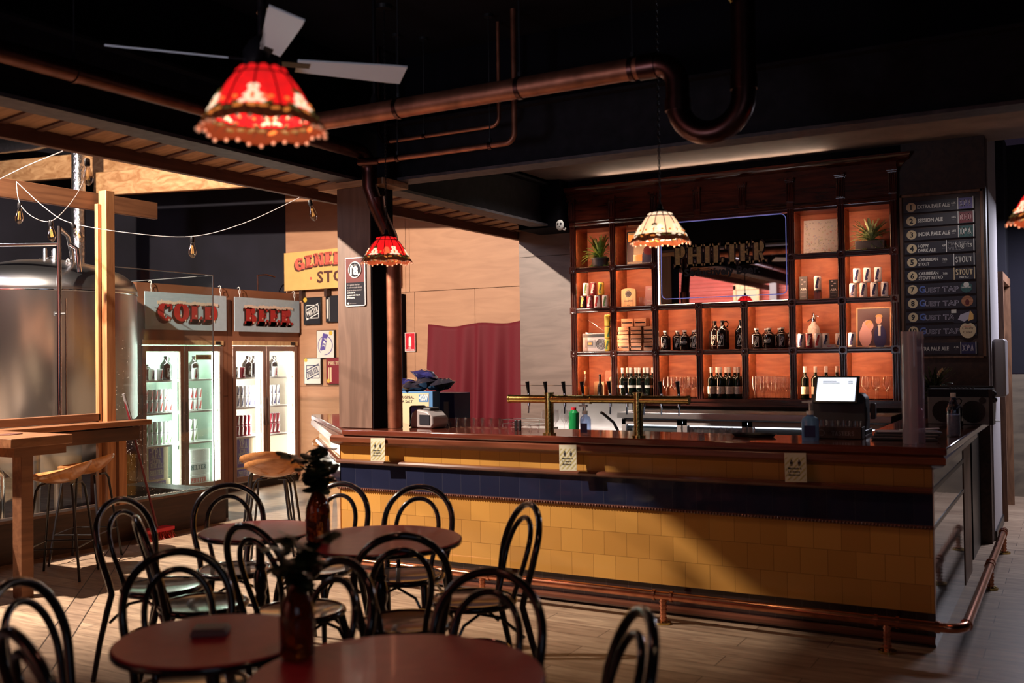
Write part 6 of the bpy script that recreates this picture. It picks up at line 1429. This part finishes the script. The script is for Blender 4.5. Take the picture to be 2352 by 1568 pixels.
CH = [((-4.36, 3.47), (1, .12), 'black bentwood chair at the far left, turned towards the tables'),
      ((-3.76, 3.09), (.55, .84), 'black bentwood chair with shiny crown, in front of the far left one'),
      ((-2.96, 2.61), (.86, -.52), 'black bentwood chair pulled up behind the front left red table'),
      ((-4.27, 4.15), (.79, -.6), 'black bentwood chair behind the back left table, near the low wall'),
      ((-3.13, 3.15), (.12, .99), 'black bentwood chair just in front of the back left table'),
      ((-3.68, 4.47), (.15, -.99), 'black bentwood chair behind the bottle vase, by the bar corner'),
      ((-3.19, 4.55), (.32, -.95), 'black bentwood chair behind the larger red table, against the tiles'),
      ((-2.31, 4.22), (-.62, -.78), 'black bentwood chair seen side on at the right of the larger table'),
      ((-2.38, 3.25), (-.55, .83), 'black bentwood chair in front of the larger red table, back to us'),
      ((-2.27, 2.76), (-.15, -.99), 'black bentwood chair right of the front bottle vase, turned away'),
      ((-1.70, 2.84), (.12, -.99), 'black bentwood chair behind the nearest large table'),
      ((-1.05, 2.58), (-.80, -.60), 'black bentwood chair alone at the right of the nearest table'),
      ((-3.03, 2.00), (.93, .36), 'black bentwood chair cut off at the left picture edge'),
      ((-2.47, 1.63), (.25, .97), 'black bentwood chair in the bottom left corner, nearest of all')]
for (bx, by), (dx, dy), lb in CH:
    L = math.hypot(dx, dy); dx /= L; dy /= L; rz = math.atan2(dy, dx)-PI/2
    copy_tree(ch, (bx+.30*dx, by+.30*dy, 0), rz, lb, 'black bentwood chairs')

# ------------------------------------------------------------------ bottle vases with eucalyptus
def vase(x, y, seed, label, s=1.0, glassm='amber_glass', plants=True, stems=5, lean=(0, 0)):
    t = empty('bottle_vase', (x, y, .7505), R(20*seed), label=label, cat='vase', group='brown growler bottles used as vases'); t.scale = (s, s, s)
    MB().lathe([(.001, .003), (.050, 0), (.058, .010), (.059, .14), (.056, .165), (.046, .195), (.030, .225), (.020, .250), (.017, .275), (.019, .285), (.019, .292), (.014, .292), (.013, .27)], 32).build('bottle', glassm, t, sharp=60)
    b = slab('PHILTER', .018, width=.075, w=.2, t=.13); wrap(b, .0598, .08, FR-.6); b.build('printed_name', 'brown_ink', t)
    rnd = random.Random(seed); lf = MB(); sm = MB()
    for k in range(stems):
        a = rnd.uniform(0, 2*PI); H = rnd.uniform(.05, .17); sp = rnd.uniform(.03, .15); pts = []
        for j in range(7): u = j/6; pts.append(Vector((sp*u*u*math.cos(a)+lean[0]*u*u, sp*u*u*math.sin(a)+lean[1]*u*u, .20+(.08+H)*u)))
        sm.tube(pts, [.0022]*5+[.0016, .001], 5)
        for j in range(2, 7):
            for sd in range(3):
                b_ = rnd.uniform(0, 2*PI); rr_ = rnd.uniform(.024, .042); n = Vector((math.cos(b_), math.sin(b_), rnd.uniform(-.4, .5))).normalized()
                c = pts[j]+n*rr_*.9; up = Vector((rnd.uniform(-.5, .5), rnd.uniform(-.5, .5), 1)).normalized(); w_ = n.cross(up).normalized()
                base = len(lf.v); ring = []
                for q in range(9):
                    th = 2*PI*q/9; p = c+n*rr_*math.cos(th)+w_*rr_*.86*math.sin(th)+up*.004*math.cos(2*th); ring.append(tuple(p))
                lf.add(ring+[tuple(c+up*.003)], [(q, (q+1) % 9, 9) for q in range(9)])
    lf.build('leaves', 'leaf', t, sharp=80); sm.build('stems', 'stem', t)
vase(-3.115, 3.60, 3, 'brown bottle vase with eucalyptus sprigs on the larger red table', .98, stems=9, lean=(.0, .02))
vase(-1.955, 2.165, 9, 'dark blurred bottle vase at the left of the nearest table', .86, stems=5)

# ------------------------------------------------------------------ left end of the bar: boxes, snacks, printer, glasses
t = empty('snack_carton', (-4.62, 6.75, .98), R(4), label='blue and white carton marked 4207 on the bar left of the curtain', cat='box')
MB().box(-.30, -.14, 0, .10, -.02, .36).build('carton', 'card_blue', t, bevel=.003); MB().box(-.295, -.1415, .09, .065, -.14, .345).build('label_panel', 'cream', t)
b = sans('4207', .06, bold=.05, width=.085); MB().box(-.03, -.1422, .275, .062, -.1415, .335).build('number_field', 'card_blue', t); text_obj(b, 'number', 'white', t, frame_xz((-.026, -.1426, .285)), 0)
for k, s_ in enumerate(('ORIGINAL', 'SEA SALT')): b = sans(s_, .032, bold=.02); text_obj(b, 'wording', 'ink', t, frame_xz((-.22, -.142, .30-.035*k)), 0)
m = MB(); x = -.09; rnd = random.Random(3)
while x < .05: w_ = rnd.choice((.002, .004)); m.box(x, -.1422, .19, x+w_, -.1415, .23); x += w_+rnd.choice((.002, .004))
m.build('barcode', 'ink', t); MB().tube([(-.10, -.142, .18), (.06, -.142, .18), (.06, -.142, .24), (-.10, -.142, .24)], .001, 4, closed=True).build('barcode_border', 'ink', t)
t = empty('dark_carton', (-4.50, 6.90, .98), R(-4), label='dark blue carton behind the one marked 4207', cat='box'); MB().box(-.20, -.10, 0, .09, .12, .34).build('carton', 'navy', t, bevel=.003); MB().box(-.02, -.1015, .12, .03, -.10, .27).build('label_panel', 'grey', t)
t = struct(sbox('trim_3', 'black', -5.0, 6.55, .0, -4.15, 7.05, .98))
def bag(loc, rz, s, mt, label, seed):
    rnd = random.Random(seed); b = MB(); nx, ny = 14, 10; V = []; F_ = []
    for sd in (1, -1):
        for j in range(ny+1):
            for i in range(nx+1):
                u, v = i/nx*2-1, j/ny*2-1; th = max(0, (1-abs(u)**3)*(1-abs(v)**2.2)); z = sd*(.045*th+.006*math.sin(u*9+seed)*th+.008*rnd.uniform(-1, 1)*th)
                V.append((u*.12*(1-.05*abs(v)), v*.085*(1-.08*(1-abs(u))), z))
    N_ = (nx+1)*(ny+1)
    for sd in range(2):
        for j in range(ny):
            for i in range(nx): a = sd*N_+j*(nx+1)+i; q = (a, a+1, a+nx+2, a+nx+1); F_.append(q if sd == 0 else tuple(reversed(q)))
    b.add(V, F_); t = empty('crisp_packet', loc, rz, label=label, cat='snack packet', group='crisp packets piled on the carton'); o = b.build('foil_bag', mt, t, sharp=25); o.scale = (s, s, s); o.rotation_euler = (R(rnd.uniform(-14, 14)), R(rnd.uniform(-14, 14)), 0)
    m = MB().ball((.01, 0, .050), (.045, .030, .003), 12, 6); q = m.build('brand_patch', 'crisp_blue' if mt == 'crisp_dark' else 'cream', t); q.rotation_euler = o.rotation_euler
for i, (x, y, z, rz, mt, lb) in enumerate(((-4.82, 6.73, 1.39, .2, 'crisp_blue', 'blue crisp packet at the left of the carton pile'), (-4.66, 6.70, 1.40, -.5, 'crisp_dark', 'black crisp packet lying across the middle of the pile'), (-4.52, 6.75, 1.39, .9, 'crisp_dark', 'black crisp packet at the right end of the pile'), (-4.66, 6.74, 1.46, .1, 'crisp_blue', 'blue and orange crisp packet on top of the pile'), (-4.74, 6.68, 1.37, .6, 'crisp_dark', 'flattened black crisp packet under the others'))): bag((x, y, z), rz, 1, mt, lb, i+1)
t = empty('label_printer', (-4.19, 6.10, 1.091), R(-12), label='beige and black receipt printer on the bar beside the pillar', cat='printer')
pr = [(-.12, 0), (.10, 0), (.125, .03), (.115, .085), (.06, .125), (-.06, .14), (-.11, .11), (-.13, .04)]
b = MB(); b.prism(pr, -.08, .08); place(b, Matrix.Rotation(R(90), 4, 'X')); b.build('casing', 'plastic_grey', t, bevel=.012); MB().box(-.02, -.085, .025, .09, -.080, .10).build('front_panel', 'navy_wall', t, bevel=.004); MB().box(-.1, -.04, .12, .05, .06, .15).build('paper_cover', 'dark_grey', t, bevel=.01)
t = empty('card_terminal', (-4.33, 6.15, 1.091), R(30), label='black crumpled device and cable heap beside the pillar', cat='device'); MB().box(-.06, -.05, 0, .06, .05, .16).build('body', 'black', t, bevel=.015); m = MB().tube([(-.06, -.06, .01), (.02, -.09, .02), (.10, -.07, .01), (.14, -.02, .02)], .006, 8); m.build('cable', 'black', t); MB().box(-.045, -.052, .06, .045, -.05, .15).build('screen_glass', 'purple', t)
def line_of(P, x0, y0, n, step, kz, words, group, rows=2, dy=.075, z=1.091):
    for r_ in range(rows):
        for i in range(n): o = copy_tree(P, (x0+i*step+.02*r_, y0+dy*r_, z), 0, '%s, %s from the left in the %s line' % (words, ORD[i], ('near', 'far')[r_]), group); o.scale = (1, 1, kz)
line_of(P_tu, -4.02, 6.16, 6, .075, .55, 'low glass on the left of the bar', 'glasses on the left of the bar'); line_of(P_tm, -3.56, 6.19, 4, .072, .35, 'low glass just left of the beer fonts', 'low glasses by the fonts')
line_of(P_tu, -2.20, 6.14, 6, .075, .38, 'upturned bar glass right of the fonts', 'upturned glasses right of the fonts', z=1.091)
for i in range(2): o = MB().box(-.012, -.006, 0, .012, .006, .075).build('spare_tap_handle', 'black', bevel=.004); o.location = (-3.42+.03*i, 6.05, 1.0905); tag(o, 'small black upright tap handle left of the fonts, %s one' % ('left', 'right')[i], 'tap handle', 'spare handles')
for k, (x, y) in enumerate(((-4.10, 8.36), (-3.99, 8.40), (-4.02, 8.27), (-4.16, 8.40), (-4.2, 8.28), (-4.26, 8.42), (-4.31, 8.3))): copy_tree(P_wg, (x-.06, y, .9005), 0, 'wine glass drying on the wash bench, %s counting from the right' % ORD[k], 'glasses on the wash bench')

# ------------------------------------------------------------------ right end of the bar
t = empty('till', (-1.30, 6.50, 1.09), label='black point of sale till with a lit white tablet screen', cat='till')
MB().box(-.17, -.10, 0, .17, .14, .035).build('base', 'black', t, bevel=.006)
b = MB(); b.prism([(-.165, .02), (.165, .02), (.17, .10), (.165, .235), (.14, .262), (-.14, .262), (-.165, .235), (-.17, .10)], -.07, .07); place(b, Matrix.Rotation(R(90), 4, 'X')); b.build('stand', 'dark_grey', t, bevel=.012)
tb = MB().cbox((0, 0, 0), (.275, .016, .185)).build('tablet', 'black', t, bevel=.006); tb.location = (.0, -.11, .285); tb.rotation_euler = (R(-24), 0, R(-2))
sc = MB().box(-.118, -.0095, -.078, .118, -.0085, .078).build('screen', 'screen', tb)
m = MB().box(-.085, -.0100, .052, .0, -.0096, .056).box(-.085, -.0100, .040, .02, -.0096, .044).box(.07, -.01, .052, .10, -.0096, .056).box(.07, -.01, .040, .10, -.0096, .044); 
for o_, p_ in ((m, tb),): o_.build('screen_lines', 'plastic_grey', p_)
MB().box(.185, -.02, .10, .215, .03, .20).build('card_reader', 'dark_grey', t, bevel=.006)
t = empty('tasting_box', (-1.245, 6.16, 1.091), label='dark slatted box of small glasses marked TASTERS on the bar', cat='box')
MB().box(-.145, -.05, 0, .145, -.042, .072).box(-.145, .042, 0, .145, .05, .072).box(-.145, -.05, 0, -.137, .05, .072).box(.137, -.05, 0, .145, .05, .072).box(-.145, -.05, 0, .145, .05, .006).build('box_body', 'dark_timber', t, bevel=.002)
b = slab('TASTERS', .026, width=.13, w=.15, t=.1); text_obj(b, 'wording', 'grey', t, frame_xz((-.03, -.0512, .02)), 0); MB().tube([(-.09+.018*math.cos(a*PI/6), -.0512, .034+.018*math.sin(a*PI/6)) for a in range(12)], .0012, 4, closed=True).build('emblem', 'grey', t)
for i in range(4): o = copy_tree(P_tm, (-1.345+.067*i, 6.16, 1.098), 0, 'small taster glass, %s from the left in the slatted box' % ORD[i], 'taster glasses'); o.scale = (.95, .95, 1.1)
t = empty('menu_tube', (-.79, 5.94, 1.091), label='tall frosted acrylic panel curved upright at the bar corner', cat='screen')
MB().lathe([(.060, 0), (.060, .63)], 24, ang=R(300)).build('curved_sheet', 'acrylic', t); MB().cyl((-.052, -.02, .0), (-.052, -.02, .63), .006, 8).build('bright_edge', 'plastic_grey', t)
t = empty('menu_stack', (-.86, 6.22, 1.091), R(6), label='stack of dark menus and clipboards beside the till', cat='menus')
m = MB()
for k in range(3): m.cbox((-.02+.01*k, .01*k, .008+.016*k), (.36, .16, .010), rz=R(3*k))
m.build('clipboards', 'dark_grey', t); m = MB()
for k in range(3): m.cbox((-.02+.01*k, .01*k-.004, .0145+.016*k), (.34, .16, .003), rz=R(3*k))
m.build('papers', 'plastic_grey', t); t2 = MB().cbox((.06, .04, .058), (.22, .05, .003), rz=R(9), ry=R(-3)).build('loose_sheet', 'paper', t)
t = empty('water_bottle', (-.645, 6.55, 1.091), label='clear plastic spray bottle with white cap at the bar corner', cat='bottle')
MB().lathe([(.001, .003), (.036, 0), (.038, .01), (.038, .14), (.036, .17), (.026, .20), (.014, .225), (.013, .24)], 22).build('body', 'water', t); MB().lathe([(.034, .006), (.036, .01), (.036, .13), (.001, .131)], 20).build('contents', 'label_pale', t); MB().cyl((0, 0, .238), (0, 0, .262), .0155, 16).build('cap', 'white', t)
t = empty('boombox', (-.62, 7.70, 1.091), R(-3), label='big grey and black boombox at the far right end of the bar', cat='radio')
MB().box(-.30, -.06, 0, .115, .06, .20).build('casing', 'grey', t, bevel=.006); MB().box(-.30, -.062, .19, .12, .062, .25).build('top_panel', 'navy_wall', t, bevel=.006); MB().box(.10, -.065, 0, .125, .065, .25).build('end_cap', 'black', t)
m = MB()
for x in (-.19, .0): m.cyl((x, -.062, .09), (x, -.072, .09), .078, 30)
m.cyl((.06, -.062, .17), (.06, -.07, .17), .022, 16); m.build('speaker_cones', 'black', t); m = MB()
for i in range(7): m.box(-.16+.025*i, -.03, .25, -.145+.025*i, .0, .258)
m.cyl((-.30, .03, .262), (.12, .03, .262), .008, 8).ball((.125, -.04, .215), .024, 10, 8).ball((.13, -.04, .175), .022, 10, 8); m.build('controls', 'dark_grey', t)
o = sit(P_gro, -.72, 1.091, 7.38, 'round dark flagon bottle in front of the boombox'); o.scale = (.85, .85, .72)
tag(MB().cbox((-.56, 8.1, 1.0945), (.12, .30, .006), rz=R(10)).build('paper_sheet', 'paper'), 'sheet of white paper at the far end of the bar', 'paper')
t = empty('hand_towel_dispenser', (-.58, 9.62, 1.46), label='rounded grey plastic dispenser on the white wall end', cat='dispenser'); MB().box(-.03, -.19, -.25, .07, .19, .25).build('casing', 'plastic_grey', t, bevel=.02)
t = fern('dark trailing plant in a pale planter beside the menu board', 'trough', 21, .26, .22, 'leaf', (-.98, 8.55, 1.20)); 
struct(sbox('trim_4', 'black', -1.15, 8.38, 0, -.70, 9.13, 1.2))
tag(MB().ball((-1.02, 8.0, 1.14), (.03, .03, .045), 12, 8).build('red_bottle_top', 'safety_red'), 'small red squeeze top peeping out left of the acrylic panel', 'bottle top')
# tray on bar
t = empty('serving_tray', (-1.75, 6.12, 1.091), R(3), label='dark oval bar tray lying near the third notice', cat='tray'); MB().lathe([(.001, .006), (.11, .004), (.125, .018), (.128, .018), (.112, 0), (.001, 0)], 30).build('tray', 'black', t); t.scale = (1.1, .6, 1)

# ------------------------------------------------------------------ tap list
t = empty('menu_board', (-.965, 9.135, 1.55), label='dark timber board holding the numbered tap list planks', cat='board')
MB().box(-.325, -.015, 0, .325, .0, 1.42).build('backing', 'dark_timber', t); m = MB().box(-.33, -.03, 0, -.305, 0, 1.42).box(.305, -.03, 0, .33, 0, 1.42).box(-.33, -.03, 1.395, .33, 0, 1.42).box(-.33, -.03, 0, .33, 0, .018); m.build('frame', 'jamb_wood', t, bevel=.004)
rows = [('1', ['EXTRA PALE ALE'], 'XPA', 'purple', '4.2%'), ('2', ['SESSION ALE'], 'RED', 'can_maroon', '4.6%'), ('3', ['INDIA PALE ALE'], 'IPA', 'plank_teal', '6.6%'), ('4', ['HOPPY', 'DARK ALE'], '', '', '4.9%'),
        ('5', ['CARIBBEAN', 'STOUT'], 'STOUT', 'plank_ink', '7.0%'), ('6', ['CARIBBEAN', 'STOUT NITRO'], 'STOUT', 'plank_ink', '7.0%'), ('7', 'g', '', '', ''), ('8', 'g', '', '', ''), ('9', 'g', '', '', ''), ('10', 'g', '', '', ''), ('', ['EXTRA PALE ALE'], 'XPA', 'navy', '4.2%')]
def hand(word, size, width):
    b = sans(word, size, bold=.035, width=width); return b
for i, (no, txt, logo, lm, abv) in enumerate(rows):
    z = 1.255-.1185*i if i < 10 else .035
    names_ = ('first', 'second', 'third', 'fourth', 'fifth', 'sixth', 'seventh', 'eighth', 'ninth', 'tenth', 'unnumbered bottom')
    desc = ('numbered %s, %s' % (no, ('guest tap in outlined capitals' if txt == 'g' else ' '.join(txt).lower()))) if no else 'without a number, bottom of the tap list'
    p = empty('tap_list_plank', (-1.255, 9.105, 1.55+z), label='black painted plank %s' % desc, cat='sign', group='tap list planks')
    MB().box(0, -.012, 0, .555, 0, .098).build('plank', 'plank_ink', p, bevel=.001)
    if no:
        MB().cyl((.058, -.012, .049), (.058, -.0135, .049), .040, 28).build('number_disc', 'plank_cream', p); b = sans(no, .062, bold=.03); x0, x1, y0, y1 = bounds(b); text_obj(b, 'number', 'ink', p, frame_xz((.058-(x0+x1)/2, -.0142, .049-(y1-y0)/2)), 0)
    if txt == 'g':
        for (wd, x, sz, w_, mt) in (('G', .108, .078, .05, 'chalk_blue'), ('UEST', .158, .056, .118, 'chalk'), ('TAP', .295, .060, .125, 'chalk')):
            b = hand(wd, sz, w_); text_obj(b, 'chalk_word', mt, p, frame_xz((x, -.0128, .020)), 0)
            if mt == 'chalk': b = sans(wd, sz, bold=-.004, width=w_*.93); text_obj(b, 'chalk_core', 'plank_ink', p, frame_xz((x+w_*.035, -.0134, .0222)), 0)
        if no == '7': MB().cyl((.48, -.012, .052), (.48, -.016, .052), .045, 28).build('badge', 'plank_teal', p); MB().cyl((.48, -.0162, .075), (.48, -.0168, .075), .022, 20).build('badge_cap', 'paper', p); b = sans('HAWKERS', .018, bold=.04, width=.07); text_obj(b, 'badge_word', 'paper', p, frame_xz((.445, -.0172, .045)), 0)
        if no == '8': MB().cyl((.485, -.012, .055), (.485, -.016, .055), .045, 28).build('badge', 'crate_wood', p); MB().ball((.485, -.0165, .045), (.016, .001, .026), 12, 8).build('badge_print', 'maroon_sign', p)
        if no == '9': MB().box(.38, -.016, -.012, .55, -.012, .100).build('badge_card', 'crisp_dark', p); b = MB(); b.add([(.41, -.0165, .02), (.46, -.0165, .00), (.50, -.0165, .03), (.50, -.0165, .085), (.43, -.0165, .06)], [(0, 1, 2, 3, 4)]); b.build('badge_print', 'chalk', p); b = MB(); b.add([(.49, -.017, .005), (.53, -.017, .02), (.53, -.017, .06), (.505, -.017, .095), (.495, -.017, .05)], [(0, 1, 2, 3, 4)]); b.build('badge_flash', 'sign_yellow', p); MB().box(.36, -.0165, .075, .40, -.0155, .105).build('badge_tag', 'paper', p)
        if no == '10': 
            b = MB(); pts = [(.485+.062*math.cos(a)*(1+.08*math.sin(a)), -.016, .045+.066*math.sin(a)-(.010 if abs(a-PI/2) < .25 else 0)) for a in [2*PI*k/30 for k in range(30)]]; b.add(pts+[(x, -.012, z_) for x, _, z_ in pts], [tuple(range(30))]+[(k, (k+1) % 30, 30+(k+1) % 30, 30+k) for k in range(30)]); b.build('apple_badge', 'cream', p); MB().ball((.485, -.014, .122), (.026, .002, .012), 10, 6).build('apple_leaf', 'cream', p)
            for s_, zz, hh, w_ in (('BATLOW', .075, .014, .05), ('Cloudy', .048, .03, .085), ('Cider', .02, .03, .07)): b = sans(s_, hh, bold=.01, width=w_); text_obj(b, 'badge_word', 'safety_red' if s_ == 'BATLOW' else 'fern' if 0 else 'brown_ink', p, frame_xz((.485-w_/2, -.0166, zz)), 0)
        continue
    two = len(txt) == 2
    for k, s_ in enumerate(txt):
        hh = .036 if two else .044; w_ = (.0175 if two else .0182)*len(s_); b = sans(s_, hh, bold=.035, width=w_); text_obj(b, 'wording', 'paper', p, frame_xz((.108 if no else .08, -.0128, (.052 if k == 0 else .014) if two else .032)), 0)
    b = sans(abv, .024, bold=.03, width=.036); text_obj(b, 'strength', 'paper', p, frame_xz((.375 if not two else .30, -.0128, .05)), 0); MB().box(.38 if not two else .30, -.0128, .034, .40 if not two else .33, -.0122, .038).build('strength_rule', 'grey', p)
    x0 = .425 if not two else (.33 if no == '4' else .385)
    MB().box(x0, -.014, .002, x0+.006, -.012, .104).box(.541, -.014, .002, .547, -.012, .104).build('bars', 'plank_cream' if no == '6' else 'white', p)
    if logo:
        MB().box(x0+.008, -.0128, .004, .540, -.012, .096).build('logo_field', lm, p); b = slab(logo, .052, width=.540-x0-.024, w=.2, t=.12); text_obj(b, 'logo_word', {'XPA': 'chalk', 'RED': 'photo_pink', 'IPA': 'paper'}.get(logo, 'plank_cream' if no == '6' else 'paper'), p, frame_xz((x0+.014, -.0136, .026 if no != '6' else .038)), 0)
        if no == '6': b = sans('NITRO', .022, bold=.03, width=.07); text_obj(b, 'logo_sub', 'paper', p, frame_xz((.43, -.0136, .012)), 0)
    else:
        for s_, zz in (('MARRICK', .056), ('VILLE', .014)): b = sans(s_, .042, bold=.01, width=.17 if zz > .03 else .10); text_obj(b, 'logo_word', 'grey', p, frame_xz((.345, -.0128, zz)), 0)
        b = sans('Nights', .062, bold=.0, width=.13); text_obj(b, 'logo_script', 'paper', p, frame_xz((.40, -.0138, .022)), 0)
for p in list(COL.objects):
    if p.name.startswith('tap_list_plank'):
        for dx in (.09, .43): pass

# ------------------------------------------------------------------ tidy: drop the masters the copies were made from
def drop(o):
    for c in KIDS.get(o.name, []): drop(c)
    bpy.data.objects.remove(o)
for P in PROTOS: drop(P)
